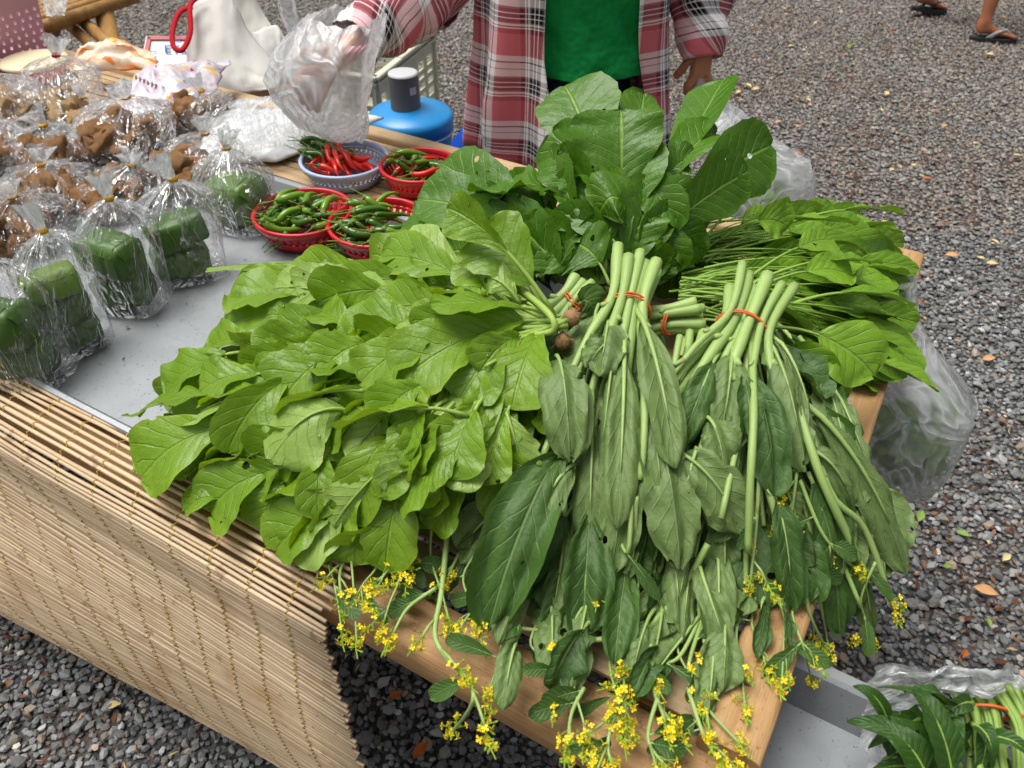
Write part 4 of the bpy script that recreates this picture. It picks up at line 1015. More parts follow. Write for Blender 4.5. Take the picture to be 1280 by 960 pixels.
rd = random.Random(77)
for rt, (bu, bv, bz), n, lo, hi in ((k1, (785, 390, .99), 16, 690, 860), (k2, (932, 418, .985), 22, 850, 1080)):
    for k in range(n):
        q = (k+.5)/n+rd.uniform(-.03, .03); u3 = lerp(lo, hi, q); v3 = rd.uniform(600, 760); sx_ = (q-.5)*44
        P_ = [(bu+sx_, bv, bz-.004), (lerp(bu+sx_, u3, .3), lerp(bv, v3, .3), 0), (lerp(bu, u3, .68), lerp(bv, v3, .66), 0), (u3, v3, 0)]
        stalk(rt, [at(*P_[0])]+[rest(u, v, zk(u, v)+rd.uniform(.0, .02)) for u, v, _ in P_[1:]], rd.uniform(.0018, .0036), SM['kailan'], 8)
# yellow flower stalks hanging at the front; each belongs to the bunch it grows from
def SP(root, pts, cl, seed, r=.0024, leaves=2): flower_sprig(root, [rest(*p) for p in pts], r, cl, seed, leaves)
C3 = ((1.0, .016, 22), (.8, .012, 14), (.62, .011, 10))
SP(k1, [(560, 660, .85), (552, 740, .80), (545, 800, .765), (585, 850, .74), (590, 880, .725), (565, 915, .71)], ((1.0, .017, 22), (.45, .016, 22), (.72, .016, 20), (.3, .012, 12)), 1, .0034)
SP(k1, [(575, 690, .83), (560, 720, .815)], ((1.0, .014, 18), (.5, .01, 8)), 2)
SP(k1, [(480, 650, .84), (440, 690, .805), (425, 715, .79), (428, 755, .765)], ((1.0, .013, 16), (.5, .012, 12), (.75, .010, 10)), 3)
SP(k1, [(500, 660, .84), (490, 705, .81), (470, 728, .79)], ((1.0, .016, 20), (.6, .013, 14)), 4)
SP(k1, [(520, 660, .84), (510, 725, .80)], ((1.0, .014, 16), (.6, .012, 10)), 5)
SP(k1, [(545, 735, .80), (510, 760, .785), (490, 795, .765)], ((1.0, .013, 16), (.7, .009, 8)), 6)
SP(k1, [(790, 600, .93), (785, 690, .885), (768, 655, .885)], ((1.0, .013, 18),), 7, .003, 1)
SP(k1, [(795, 620, .92), (785, 710, .86), (745, 722, .855), (712, 735, .845), (700, 770, .82)], ((.62, .012, 14), (.42, .011, 12), (.25, .009, 8)), 8, .0036, 1)
SP(k1, [(800, 790, .81), (740, 800, .79), (690, 790, .79), (600, 780, .785)], ((1.0, .010, 8), (.6, .009, 8)), 9, .0034, 2)
SP(k2, [(885, 680, .88), (850, 740, .845), (800, 800, .81), (790, 850, .785), (775, 890, .77)], C3, 10, .0036, 3)
SP(k2, [(880, 690, .87), (845, 750, .83), (810, 800, .805), (820, 870, .775), (840, 905, .76)], C3, 11, .0036, 3)
SP(k2, [(870, 740, .83), (880, 800, .80), (890, 830, .785)], ((1.0, .014, 18), (.6, .012, 12)), 12)
SP(k2, [(880, 770, .81), (860, 840, .785), (880, 880, .765), (925, 930, .745)], ((1.0, .011, 12), (.7, .012, 14), (.4, .012, 12)), 13)
SP(k2, [(800, 830, .79), (770, 890, .765), (760, 930, .75), (765, 955, .735)], ((1.0, .016, 20), (.7, .014, 16), (.4, .013, 14)), 14)
SP(k2, [(830, 850, .785), (810, 920, .755), (830, 955, .74)], ((1.0, .016, 20), (.6, .013, 16)), 15)
SP(k2, [(860, 860, .78), (880, 920, .75), (900, 950, .735)], ((1.0, .013, 14), (.6, .012, 14)), 16)
SP(k1, [(730, 860, .765), (715, 890, .75), (710, 925, .735)], ((1.0, .014, 18), (.7, .010, 10)), 17)
SP(k2, [(950, 580, .935), (945, 660, .895), (938, 730, .85)], ((1.0, .012, 16), (.75, .012, 14), (.5, .008, 8)), 18)
SP(k2, [(1000, 540, .935), (995, 600, .915), (985, 670, .88)], ((1.0, .014, 18), (.7, .012, 14), (.5, .010, 10)), 19)
SP(k2, [(1000, 600, .91), (1030, 670, .875), (1070, 712, .84)], ((1.0, .014, 18), (.6, .010, 10)), 20)
SP(k2, [(1000, 690, .86), (1010, 760, .81), (1030, 806, .78)], ((1.0, .014, 18), (.7, .012, 12)), 21)
SP(k2, [(1060, 680, .85), (1095, 730, .81), (1120, 752, .79)], ((1.0, .012, 12), (.7, .010, 8)), 22)
SP(k2, [(880, 760, .815), (850, 820, .79), (820, 830, .785), (775, 850, .78)], ((1.0, .014, 16), (.6, .014, 16)), 23)


rd = random.Random(5)
FR = [(395, 690), (470, 705), (560, 715), (620, 800), (700, 850), (780, 840), (860, 830), (930, 800), (1000, 770), (1090, 740)]
for k in range(22):
    x = (k+.5)/22*(len(FR)-1); i = int(x); f_ = x-i; u = lerp(FR[i][0], FR[i+1][0], f_)+rd.uniform(-12, 12); v = lerp(FR[i][1], FR[i+1][1], f_)+rd.uniform(-25, 15)
    z = interp([650, 720, 800, 880], [.845, .815, .80, .79], v); du = rd.uniform(-32, 26); dv = rd.uniform(35, 95)
    SP(k1 if u < 760 else k2, [(u+rd.uniform(-10, 30), v-45, z+.035), (u, v, z), (u+du*.6, v+dv*.55, z-.03), (u+du, v+dv, z-.06)], ((1.0, rd.uniform(.009, .013), 12), (rd.uniform(.55, .8), .009, 9)), 100+k, .0016, 1)
# ================================================================== chilli baskets
random.seed(5)
red_pl = simple('red_plastic', lin(186, 22, 34), .38, .5, .06, 12, .05)
blue_pl = simple('pale_blue_plastic', lin(170, 184, 214), .35, .5, .05, 12, .05)
def basket(lab, u, v, zb, rpx, h, mat, nb, group='round chilli baskets'):
    c = at(u, v, zb); d = depth(c); r = rpx*d/FPX; c = Vector((c.x, c.y, zb))
    t = thing('plastic_basket', lab, 'basket', c, group)
    rb = r*.80; n = nb
    mb = MB(); mb.lathe(c, [(0.001, .003), (rb-.004, .003), (rb, .001), (rb, .012), (rb-.002, .012), (rb-.004, .005), (0.001, .005)], 40); mb.build('basket_floor', mat, t)
    mb = MB(); mb.lathe(c, [(r-.003, h-.012), (r, h-.012), (r+.003, h-.004), (r+.0035, h), (r, h+.002), (r-.004, h), (r-.003, h-.012)], 48); mb.build('rim', mat, t)
    mb = MB()
    for k in range(n):
        a = 2*math.pi*k/n; e = Vector((math.cos(a), math.sin(a), 0)); f = Vector((-math.sin(a), math.cos(a), 0))
        p0 = c+e*(rb-.001)+Vector((0, 0, .01)); p1 = c+e*(r-.0015)+Vector((0, 0, h-.010))
        mb.box((p0+p1)/2, f*(math.pi*r/n*.52), (p1-p0)/2, (p1-p0).normalized().cross(f)*.0011)
    for hh in (.36, .68):
        rr = lerp(rb, r, hh); mb.lathe(c, [(rr-.0016, h*hh-.0016), (rr+.0012, h*hh-.0016), (rr+.0012, h*hh+.0016), (rr-.0016, h*hh+.0016), (rr-.0016, h*hh-.0016)], 48)
    mb.build('lattice_wall', mat, t, False)
    return t, c, r
chi = {}
for nme, c1, c2 in (('green_chilli', lin(74, 112, 18), lin(112, 148, 34)), ('dark_green_chilli', lin(40, 76, 18), lin(66, 104, 26)), ('red_chilli', lin(186, 16, 14), lin(214, 40, 22))):
    m = NT(nme); co = m.coord(); f = m.noise(co, 45, 2); c = m.mix(f, c1, c2); c = m.mix(m.math('MULTIPLY', m.rnd(), .5), c, vary(c2, 1.15))
    chi[nme] = m.done(m.bsdf(c, .22, None, .55))
stemg = simple('chilli_stalk', lin(96, 122, 50), .6, .3, .2, 50)
def chilli_mesh(seed):
    rd = random.Random(seed); L = rd.uniform(.055, .078); cv = rd.uniform(.004, .016); r = rd.uniform(.0062, .0082)
    pts = []; rr = []
    for i in range(10):
        t = i/9; pts.append(Vector((L*(t-.5), cv*math.sin(t*2.6)+.002*math.sin(t*7+seed), .003*math.sin(t*5+seed)))); rr.append(r*interp([0, .08, .3, .6, .85, 1], [.5, .95, 1, .85, .5, .08], t))
    a = MB(); a.tube(pts, rr, 8); b = MB(); p = pts[0]
    b.tube([p+Vector((.003, 0, 0)), p, p-Vector((.004, .000, 0)), p+Vector((-.018, -.003, .003)), p+Vector((-.034, -.004+rd.uniform(-.006, .006), .004))], [r*1.0, r*.8, .0013, .0010, .0012], 6)
    return a.mesh('chilli'), b.mesh('stalk')
CHM = [chilli_mesh(i) for i in range(8)]
CHV = {}
def chilli(p, rot, kind, name, lab, group, sc=1.0):
    i = random.randrange(8)
    if (i, kind) not in CHV:
        me = CHM[i][0].copy(); me.materials.clear(); me.materials.append(chi[kind]); st = CHM[i][1].copy(); st.materials.clear(); st.materials.append(stemg); CHV[(i, kind)] = (me, st)
    me, st = CHV[(i, kind)]
    o = link(name, me, None, p); o.rotation_euler = rot; o.scale = (sc, sc, sc); tag(o, lab, 'chilli', group)
    link('stalk', st, o); return o
def heap(c, r, h, n, kinds, name, lab, group, top, ang=None, sc=1.0, seed=0):
    rd = random.Random(seed+11); random.seed(seed)
    for k in range(n):
        q = math.sqrt(rd.random())*.66; th = rd.uniform(0, 6.28); x, y = q*math.cos(th)*r, q*math.sin(th)*r
        lay = k/n; z = lerp(.014, top*(1-.6*q*q), lay**.8)
        a = (ang if ang is not None else 0)+rd.gauss(0, .75 if ang is not None else 3); tilt = rd.gauss(0, .22)+.25*lay
        chilli(c+Vector((x, y, z)), Euler((rd.uniform(0, 6.28), tilt, a)), rd.choice(kinds), name, lab, group, sc*rd.uniform(.7, 1.0))
TZ = TOP+.009
b1, c_, r_ = basket('red plastic basket of green chillies nearest the leaf parcels', 384, 292, TZ, 59, .045, red_pl, 40)
heap(c_, r_, .045, 46, ['green_chilli', 'green_chilli', 'dark_green_chilli'], 'green_chilli', 'small green chilli heaped in the red basket nearest the leaf parcels', 'green chillies in the near-left red basket', .066, R(65), 1.0, 1)
b2, c_, r_ = basket('red plastic basket of green chillies half hidden by mustard leaves', 476, 305, TZ, 60, .045, red_pl, 40)
heap(c_, r_, .045, 34, ['dark_green_chilli', 'green_chilli', 'dark_green_chilli'], 'green_chilli', 'green chilli in the red basket half hidden by mustard leaves', 'green chillies in the half-hidden red basket', .064, R(25), 1.1, 2)
b3, c_, r_ = basket('red plastic basket at the back, beside the broad-leaved bunch', 526, 232, TOP+.001, 47, .045, red_pl, 40)
heap(c_, r_, .045, 26, ['dark_green_chilli', 'green_chilli', 'dark_green_chilli', 'red_chilli'], 'mixed_chilli', 'chilli in the far red basket beside the broad-leaved bunch', 'mixed chillies in the far red basket', .062, R(35), 1.0, 3)
b4, c_, r_ = basket('pale blue plastic basket holding red chillies', 434, 222, TOP+.001, 53, .042, blue_pl, 46)
heap(c_, r_*.85, .045, 24, ['red_chilli'], 'red_chilli', 'glossy red chilli in the pale blue basket', 'red chillies in the pale blue basket', .058, R(-40), 1.15, 4)
for k in range(9):
    p = c_+Vector((-r_*.7+random.gauss(0, .012), random.gauss(.01, .02), .045+random.uniform(0, .012)))
    chilli(p, Euler((random.uniform(0, 6), .2, R(-20)+random.gauss(0, .5))), 'dark_green_chilli', 'green_chilli', 'dark green chilli at the left side of the pale blue basket', 'green chillies in the pale blue basket', .75)

# ================================================================== clear bags
clear = film_mat('clear_film', .016, (1, 1, 1, 1), rough=.06, wr=38, st=.8, spec=.5, streak=.8)
milky = film_mat('milky_film', .32, (.98, .99, .99, 1), .25, 30, .6, .26, (.84, .86, .88, 1), .35)
whitef = film_mat('white_film', .62, (.97, .97, .97, 1), .28, 26, .6, .25, (.88, .89, .90, 1))
tieY = simple('yellow_rubber_band', lin(226, 168, 30), .4, .4, .05)
tieR = simple('red_ribbon', lin(190, 20, 40), .5, .3, .05)
def bag(lab, group, c, rx, ry, rot, h, neck, tuft, mat=clear, tie=tieY, seed=0, name='plastic_bag', cat='bag', sag=1.0, nk=.10, tdir=None, full=.55):
    """a filled clear bag: creased body, gathered neck with a band, loose tuft above"""
    rd = random.Random(seed*13+1); c = Vector(c); t = thing(name, lab, cat, c, group)
    n = 56; rows = []; neck = Vector(neck)
    up_ = lambda q: full+(1-full)*q
    prof = [(0, .02), (0, .5), (.004, .92), (.03, 1.0), (full*.35, 1.03), (full*.7, 1.02), (full, .97), (up_(.25), .86), (up_(.5), .66), (up_(.72), .42), (up_(.9), .20), (1.0, nk*.8)]
    R_ = Matrix.Rotation(rot, 3, 'Z'); npl = rd.randint(9, 13); p0 = rd.uniform(0, 6)
    for hh, rr in prof:
        row = []; cen = c.lerp(c+neck, sstep(.1, 1, hh)); cen.z = c.z+h*hh
        for k in range(n):
            a = 2*math.pi*k/n; ex = lerp(.5, 1.0, sstep(.2, .8, hh))
            x = math.copysign(abs(math.cos(a))**ex, math.cos(a))*rx; y = math.copysign(abs(math.sin(a))**ex, math.sin(a))*ry
            pl = 1+(.20*sstep(.45, .97, hh)+.02)*math.sin(npl*a+p0+1.5*noise.noise(Vector((a*2, hh*3, seed))))+.10*sstep(.3, .9, hh)*math.sin(2.3*npl*a)
            pl += (.10*sstep(0, .1, hh)*(1-.4*hh))*(noise.noise(Vector((math.cos(a)*2.2, math.sin(a)*2.2, hh*4+seed)))+.7*noise.noise(Vector((math.cos(a)*6, math.sin(a)*6, hh*7+seed))))
            q = R_ @ Vector((x*rr*pl, y*rr*pl, 0))
            row.append(cen+q+Vector((0, 0, .006*noise.noise(Vector((x*40, y*40, seed)))*(1 if hh > .05 else 0))))
        rows.append(row)
    mb = MB(); [r_.append(r_[0].copy()) for r_ in rows]; mb.grid(rows, 0, [[(k/n, hh) for k in range(n+1)] for hh, _ in prof]); mb.build('film', mat, t)
    nk_p = c+neck; nk_p.z = c.z+h
    mb = MB(); rn_ = nk*.8*(rx+ry)/2
    mb.lathe(nk_p+Vector((0, 0, -.003)), [(rn_*1.05, 0), (rn_*1.05+.003, .001), (rn_*1.05+.003, .006), (rn_*1.05, .008)], 14); mb.build('tie_band', tie, t)
    td = Vector(tdir) if tdir is not None else Vector((rd.uniform(-.4, .4), rd.uniform(-.5, .2), 1))
    td.normalize(); S = td.orthogonal().normalized(); N = td.cross(S); rows = []
    for i in range(7):
        s_ = i/6; rr = rn_*(1+2.4*s_**.7)*(tuft/.035)**.5; row = []
        for k in range(32):
            a = 2*math.pi*k/32; w = 1+.38*math.sin(5*a+p0)*s_+.22*math.sin(11*a+p0)*s_+.3*noise.noise(Vector((math.cos(a)*2, math.sin(a)*2, s_*2+seed)))*s_
            fl = .55+.45*(1-s_)
            row.append(nk_p+td*(tuft*s_*(1+.35*noise.noise(Vector((math.cos(a)*1.5, math.sin(a)*1.5, seed)))))+S*math.cos(a)*rr*w+N*math.sin(a)*rr*w*fl)
        rows.append(row)
    mb = MB(); mb.grid(rows, close=True); mb.build('gathered_top', milky, t)
    return t
def M_fried():
    m = NT('fried_crust'); co = m.coord(); f = m.noise(co, 60, 4, .65); g = m.noise(co, 260, 3); r = m.rnd()
    c = m.ramp(f, [(.25, lin(180, 106, 60)), (.42, lin(232, 164, 104)), (.65, lin(246, 206, 150))])
    c = m.mix(m.math('MULTIPLY', r, .5), c, lin(184, 122, 66))
    return m.done(m.bsdf(c, .5, m.bump(m.math('ADD', f, m.math('MULTIPLY', g, .8)), 1.0, .010), .4))
fried = M_fried(); 
def M_pale():
    m = NT('pale_crackling'); co = m.coord(); f = m.noise(co, 60, 4, .65)
    c = m.ramp(f, [(.25, lin(150, 104, 58)), (.5, lin(204, 166, 114)), (.75, lin(226, 200, 156))])
    return m.done(m.bsdf(c, .5, m.bump(f, .9, .004), .4))
pale = M_pale()
def lump_mesh(seed, mat):
    bm = bmesh.new(); bmesh.ops.create_icosphere(bm, subdivisions=3, radius=1)
    rd = random.Random(seed); ax = Vector((rd.uniform(.9, 1.4), rd.uniform(.65, .9), rd.uniform(.55, .8)))
    for v in bm.verts:
        p = v.co.normalized(); k = 1+.55*noise.noise(p*1.3+Vector((seed, 0, 0)))+.42*(.4-abs(noise.noise(p*2.4+Vector((0, seed, 0)))))*1.6+.26*noise.noise(p*5.5+Vector((0, 0, seed)))+.12*noise.noise(p*12+Vector((seed, 0, 3)))
        v.co = Vector((p.x*ax.x, p.y*ax.y, p.z*ax.z))*k
    me = bpy.data.meshes.new('fried_piece'); bm.to_mesh(me); bm.free(); me.materials.append(mat); me.shade_smooth(); return me
LUMP = [lump_mesh(i*3.7+1, fried) for i in range(6)]; LUMPP = [lump_mesh(i*5.1+2, pale) for i in range(4)]
def fill_lumps(c, rx, ry, rot, hmax, n, lumps, lab, group, seed, size=.02):
    rd = random.Random(seed); R_ = Matrix.Rotation(rot, 3, 'Z'); c = Vector(c)
    for k in range(n):
        q = math.sqrt(rd.random())*.70; a = rd.uniform(0, 6.28); p = R_ @ Vector((rx*q*math.cos(a), ry*q*math.sin(a), 0))
        s_ = size*rd.uniform(.8, 1.25)
        o = link('fried_piece', rd.choice(lumps), None, c+p+Vector((0, 0, s_*.62+(hmax-s_)*(k/n)*(1-.5*q*q))))
        o.scale = (s_, s_, s_); o.rotation_euler = (rd.uniform(0, 6), rd.uniform(0, 6), rd.uniform(0, 6)); tag(o, lab, 'fried snack', group)
def snack(lab, plab, cu, cv, wpx, hpx, tie, seed, n, lumps=LUMP, tieM=tieY, depthk=.8, zb=TZ, fillh=.65, tuft=.034, size=.0235):
    """a tied bag of fried pieces; (cu,cv) its base centre, wpx its width, tie the pixel of its band"""
    c = at(cu, cv, zb); d = depth(c); rx = wpx*.56*d/FPX; ry = rx*depthk
    # height from the band: it stands over the base centre
    t0 = ad(tie[0], tie[1], d-.02); h = max(.05, t0.z-zb); off = Vector((t0.x-c.x, t0.y-c.y, 0))
    if off.length > rx*.8: off = off.normalized()*rx*.8
    rot = random.Random(seed).uniform(-.5, .3)
    bag(lab, 'bags of fried snacks', c, rx, ry, rot, h, off, tuft, clear, tieM, seed, full=.72)
    fill_lumps(c, rx, ry, rot, h*min(.9, fillh*1.25), int(n*1.9), lumps, plab, plab, seed, size)
for a in [
 ('clear bag of fried pieces behind the leaf parcels, band beside white tote', 'brown fried piece in the bag nearest the stack of white bags', 236, 238, 92, 100, (259, 166), 1, 11),
 ('clear bag of fried pieces directly behind two leaf parcel bags', 'brown fried piece in the bag directly behind two leaf parcel bags', 142, 262, 96, 70, (164, 206), 2, 10),
 ('large clear bag of fried pieces, yellow band at its centre top', 'brown fried piece in the large bag in the middle of the snack heap', 155, 200, 104, 90, (157, 122), 3, 13),
 ('clear bag of fried pieces with black speck by its yellow band', 'brown fried piece in the bag with a black speck by its band', 66, 214, 92, 70, (54, 157), 4, 11),
 ('low clear bag of fried pieces, second from the left edge in its row', 'brown fried piece in the low bag with a short white tuft', 60, 262, 92, 60, (51, 206), 5, 10),
 ('clear bag of fried pieces at the left edge above the leaf parcels', 'brown fried piece in the bag at the left edge above the leaf parcels', 22, 306, 104, 70, (16, 246), 6, 12),
 ('clear bag of golden fried pieces cut by the left photo edge', 'golden fried piece in the bag cut by the left photo edge', -6, 210, 70, 60, (-8, 150), 7, 9)]:
    snack(a[0], a[1], a[2], a[3], a[4], a[5], a[6], a[7], a[8])
snack('tall clear bag of pale crackling tied with red ribbon', 'pale crackling piece in the tall bag tied with red ribbon', 82, 150, 84, 100, (72, 68), 8, 8, LUMPP, tieR, fillh=.35, tuft=.04)
snack('small clear bag of pale crackling in the middle of the heap', 'pale crackling piece in the small bag at the middle of the heap', 106, 164, 66, 50, (104, 122), 9, 8, LUMPP)
snack('clear bag of pale crackling at the upper left edge', 'pale crackling piece in the bag at the upper left edge', 8, 160, 80, 60, (-10, 92), 10, 7, LUMPP, fillh=.4)
snack('clear bag with one upright brown crisp, behind the snack heap', 'tall brown crisp in the bag behind the snack heap', 228, 160, 74, 60, (262, 112), 11, 7, fillh=.8)

# ================================================================== banana-leaf parcels in clear bags
def M_bleaf():
    m = NT('banana_leaf_wrap'); co = m.coord(); w = m.n('TexWave', Scale=38.0, Distortion=1.5, Detail=2.0); m.t.links.new(co, w.inputs['Vector'])
    f = m.noise(co, 14, 3); r = m.rnd()
    c = m.mix(f, lin(40, 72, 26), lin(80, 112, 38)); c = m.mix(m.math('MULTIPLY', w.outputs['Fac'], .3), c, lin(84, 120, 54)); c = m.mix(m.smooth(.55, .8, r), c, lin(112, 142, 58))
    c = m.mix(m.math('MULTIPLY', m.smooth(.62, .72, m.noise(co, 26, 4)), .5), c, lin(40, 66, 34))
    return m.done(m.bsdf(c, .38, m.bump(w.outputs['Fac'], .15, .0008), .45))
bleaf = M_bleaf(); cord = simple('pale_twine', lin(130, 152, 84), .6, .3)
def parcel_mesh(seed):
    rd = random.Random(seed); n, m = 22, 20; rows = []
    for i in range(n+1):
        t = i/n; x = (t-.5)*2; en = 1 if abs(x) < .86 else max(.05, 1-((abs(x)-.86)/.14)**2*.8); row = []
        for k in range(m):
            a = 2*math.pi*k/m; cy_ = math.copysign(abs(math.cos(a))**.45, math.cos(a)); cz = math.copysign(abs(math.sin(a))**.5, math.sin(a))
            pin = 1-.08*math.exp(-((x-.35)/.06)**2)-.08*math.exp(-((x+.35)/.06)**2)
            wv = 1+.11*noise.noise(Vector((x*1.3, math.cos(a), math.sin(a)+seed*3)))
            row.append(Vector((x, cy_*en*pin*wv*(1+.1*(1-x*x)), cz*en*pin*wv)))
        rows.append(row)
    mb = MB(); mb.grid(rows, close=True); mb.add(rows[0], [tuple(range(m))]); mb.add(rows[-1], [tuple(range(m))[::-1]])
    # wrapped leaf edges: a diagonal flap over the top and one down the front
    def lay(y, z): return Vector((0, y, z))
    tp_ = []
    for i in range(6):
        x0 = -.74+1.48*i/5; r_ = []
        for j_ in range(7):
            y0 = lerp(-1.02, .1+.7*math.sin(seed*2+1)*(i/5-.5)+.3*(i/5), j_/6); r_.append(Vector((x0, y0, 1.02*(1-max(0, abs(y0)/1.06)**5)**.4+.02+.05*noise.noise(Vector((x0*2, y0*2, seed))))))
        tp_.append(r_)
    mb.grid(tp_)
    # folded end flaps
    for sg in (-1, 1):
        mb.grid([[Vector((sg*(.9+.14*i/3), y*(.85-.25*i/3), .86-.5*(i/3)**1.5+.04*y)) for y in np.linspace(-1, 1, 5)] for i in range(4)])
    me = mb.mesh('leaf_parcel'); me.materials.append(bleaf); return me
PAR = [parcel_mesh(i) for i in range(4)]
tw = MB()
for x in (-.35, .35):
    tw.tube([Vector((x+.03*math.sin(k*2), 1.03*math.copysign(abs(math.cos(k*6.283/20))**.45, math.cos(k*6.283/20)), 1.0*math.copysign(abs(math.sin(k*6.283/20))**.5, math.sin(k*6.283/20)))) for k in range(21)], .012, 4)
TWM = tw.mesh('twine'); TWM.materials.append(cord)
def parcels(lab, plab, cu, cv, wpx, topv, n, yaw, tie, seed, zb=TZ, per=1):
    c = at(cu, cv, zb); d = depth(c); hw = wpx*.5*d/FPX; rd = random.Random(seed)
    topz = ad(cu, topv, d-.01).z; hh = (topz-zb)/n*.5
    for i in range(n):
        o = link('leaf_parcel', PAR[(seed+i) % 4], None, c+Vector((rd.uniform(-.006, .006), rd.uniform(-.005, .005), hh*(2*i+1))))
        o.scale = (hw*.84*rd.uniform(.88, 1.02), hw*.56*rd.uniform(.9, 1.08), hh*rd.uniform(.92, 1.02)); o.rotation_euler = (rd.uniform(-.16, .16), rd.uniform(-.16, .16), yaw+rd.uniform(-.35, .35)); tag(o, (['bottom ', 'middle ', 'top '][i if n > 2 else 2*i] if n > 1 else '')+plab, 'leaf parcel', 'banana-leaf parcels')
        link('twine', TWM, o)
    t0 = ad(tie[0], tie[1], d-.03); h = t0.z-zb; off = Vector((t0.x-c.x, t0.y-c.y, 0))
    if off.length > hw: off = off.normalized()*hw
    bag(lab, 'bags of banana-leaf parcels', c+Vector((0, 0, -.001)), hw*1.10, hw*.86, yaw, max(h, topz-zb+.045), off*.6, .04, clear, tieY, seed+40, full=min(.8, (topz-zb+.004)/max(h, topz-zb+.045)))
parcels('clear bag of leaf parcels at the front left corner, on the tray rim', 'folded banana leaf parcel in the front left corner bag', 34, 470, 104, 330, 2, R(-12), (2, 296), 1)
parcels('clear bag of three leaf parcels, second from the left, yellow band', 'folded banana leaf parcel in the second bag from the left', 96, 432, 76, 290, 3, R(50), (105, 296), 2)
parcels('clear bag of leaf parcels in the middle of its row, loose corner right', 'folded banana leaf parcel in the middle bag of the row', 166, 378, 82, 258, 2, R(-8), (168, 252), 3)
parcels('clear bag of leaf parcels just left of the topmost parcel bag', 'folded banana leaf parcel in the fourth bag of the row', 236, 340, 84, 240, 2, R(20), (236, 226), 4)
parcels('clear bag of leaf parcels touching the red chilli basket', 'folded banana leaf parcel in the bag touching the red basket', 302, 276, 86, 205, 1, R(-25), (290, 200), 5)

# ================================================================== loose plastic and wrappers behind the snacks
def sheet(name, lab, cat, corners, nu, nv, amp, mat, seed, thick=0.0, sc=9, lift=None, group=None, ridge=1.0):
    """crumpled sheet over four corners (3-D points, round the outline)"""
    A, B, C, D = [Vector(p) for p in corners]; rows = []; uv = []
    for i in range(nu+1):
        row = []; ur = []
        for j in range(nv+1):
            u, v = i/nu, j/nv; p = A.lerp(B, u).lerp(D.lerp(C, u), v)
            f1 = noise.noise(Vector((u*sc*.5, v*sc*.35, seed))); f2 = 1-abs(noise.noise(Vector((u*sc, v*sc*.8, seed+5))))*2.2; f3 = 1-abs(noise.noise(Vector((u*sc*2.3, v*sc*2.1, seed+9))))*2
            e = min(1, 8*min(u, 1-u, v, 1-v)+.25)
            z = amp*(.6*f1+ridge*(.5*f2+.22*f3))*e+(lift(u, v) if lift else 0)
            p = p+Vector((amp*.6*noise.noise(Vector((u*5, v*5, seed+1))), amp*.6*noise.noise(Vector((u*5, v*5, seed+2))), max(z, -.002)+.002)); row.append(p); ur.append((u, v))
        rows.append(row); uv.append(ur)
    mb = MB(); mb.grid(rows, 0, uv); o = mb.build(name, mat, None, True, org=sum((Vector(p) for p in corners), Vector())/4)
    if thick: solidify(o, thick)
    tag(o, lab, cat, group); return o
wp = NT('white_plastic_stack'); f = wp.noise(wp.coord(), 16, 4, .6, 1.0)
white_stack = wp.done(wp.bsdf(wp.mix(f, lin(206, 208, 210), lin(232, 233, 234)), .3, wp.bump(f, .6, .004), .5))
pz = TOP+.004
o = sheet('plastic_bag_stack', 'flat stack of unused white plastic bags left of the blue basket', 'plastic bags', [at(272, 142, pz), at(480, 150, pz), at(345, 205, pz), at(240, 205, pz)], 46, 30, .014, white_stack, 3, .004, 7, lambda u, v: .030*math.sin(math.pi*u)**.6*math.sin(math.pi*v)**.5)
o = sheet('plastic_bag', 'loose milky plastic bag draped over the white bag stack', 'bag', [at(285, 128, .85), at(420, 110, .86), at(440, 180, .845), at(300, 190, .845)], 40, 30, .016, milky, 8, 0, 8, lambda u, v: .022*math.sin(math.pi*u)*math.sin(math.pi*v))
def M_print():
    m = NT('printed_film'); uv = m.t.nodes.new('ShaderNodeUVMap'); n = m.noise(m.mapping(uv.outputs[0], (3, 7, 1)), 2.0, 2); n2 = m.noise(m.mapping(uv.outputs[0], (5, 3, 1)), 2.4, 2)
    c = m.mix(m.smooth(.60, .63, n), lin(196, 192, 200), lin(228, 178, 52)); c = m.mix(m.math('MULTIPLY', m.smooth(.55, .6, n2), .5), c, lin(196, 150, 190)); c = m.mix(m.smooth(.70, .72, m.noise(uv.outputs[0], 16, 1)), c, lin(176, 50, 100))
    return m.done(m.bsdf(c, .2, m.bump(m.noise(m.coord(), 40, 3), .5, .004), .6))
pm = M_print()
pb = sheet('printed_bag', 'crumpled clear bag printed with yellow and violet marks, below the tote', 'bag', [at(130, 112, .85), at(288, 78, .87), at(262, 128, .86), at(160, 150, .84)], 40, 26, .022, pm, 12, .001, 7, lambda u, v: .04*math.sin(math.pi*u)*math.sin(math.pi*v))
ora = NT('orange_wrapper'); uvn = ora.t.nodes.new('ShaderNodeUVMap'); nn = ora.noise(ora.mapping(uvn.outputs[0], (1.2, 2.6, 1)), 2.0, 2)
ora_m = ora.done(ora.bsdf(ora.ramp(nn, [(.3, lin(236, 226, 214)), (.52, lin(240, 206, 170)), (.6, lin(232, 120, 50)), (.72, lin(226, 180, 50))]), .35, None, .5))
sheet('wrapper', 'white and orange crumpled wrapper beside the red-ribbon bag', 'wrapper', [at(88, 92, .84), at(205, 90, .85), at(190, 66, .87), at(100, 60, .88)], 30, 22, .02, ora_m, 15, .001, 6, lambda u, v: .03*math.sin(math.pi*u)*math.sin(math.pi*v))
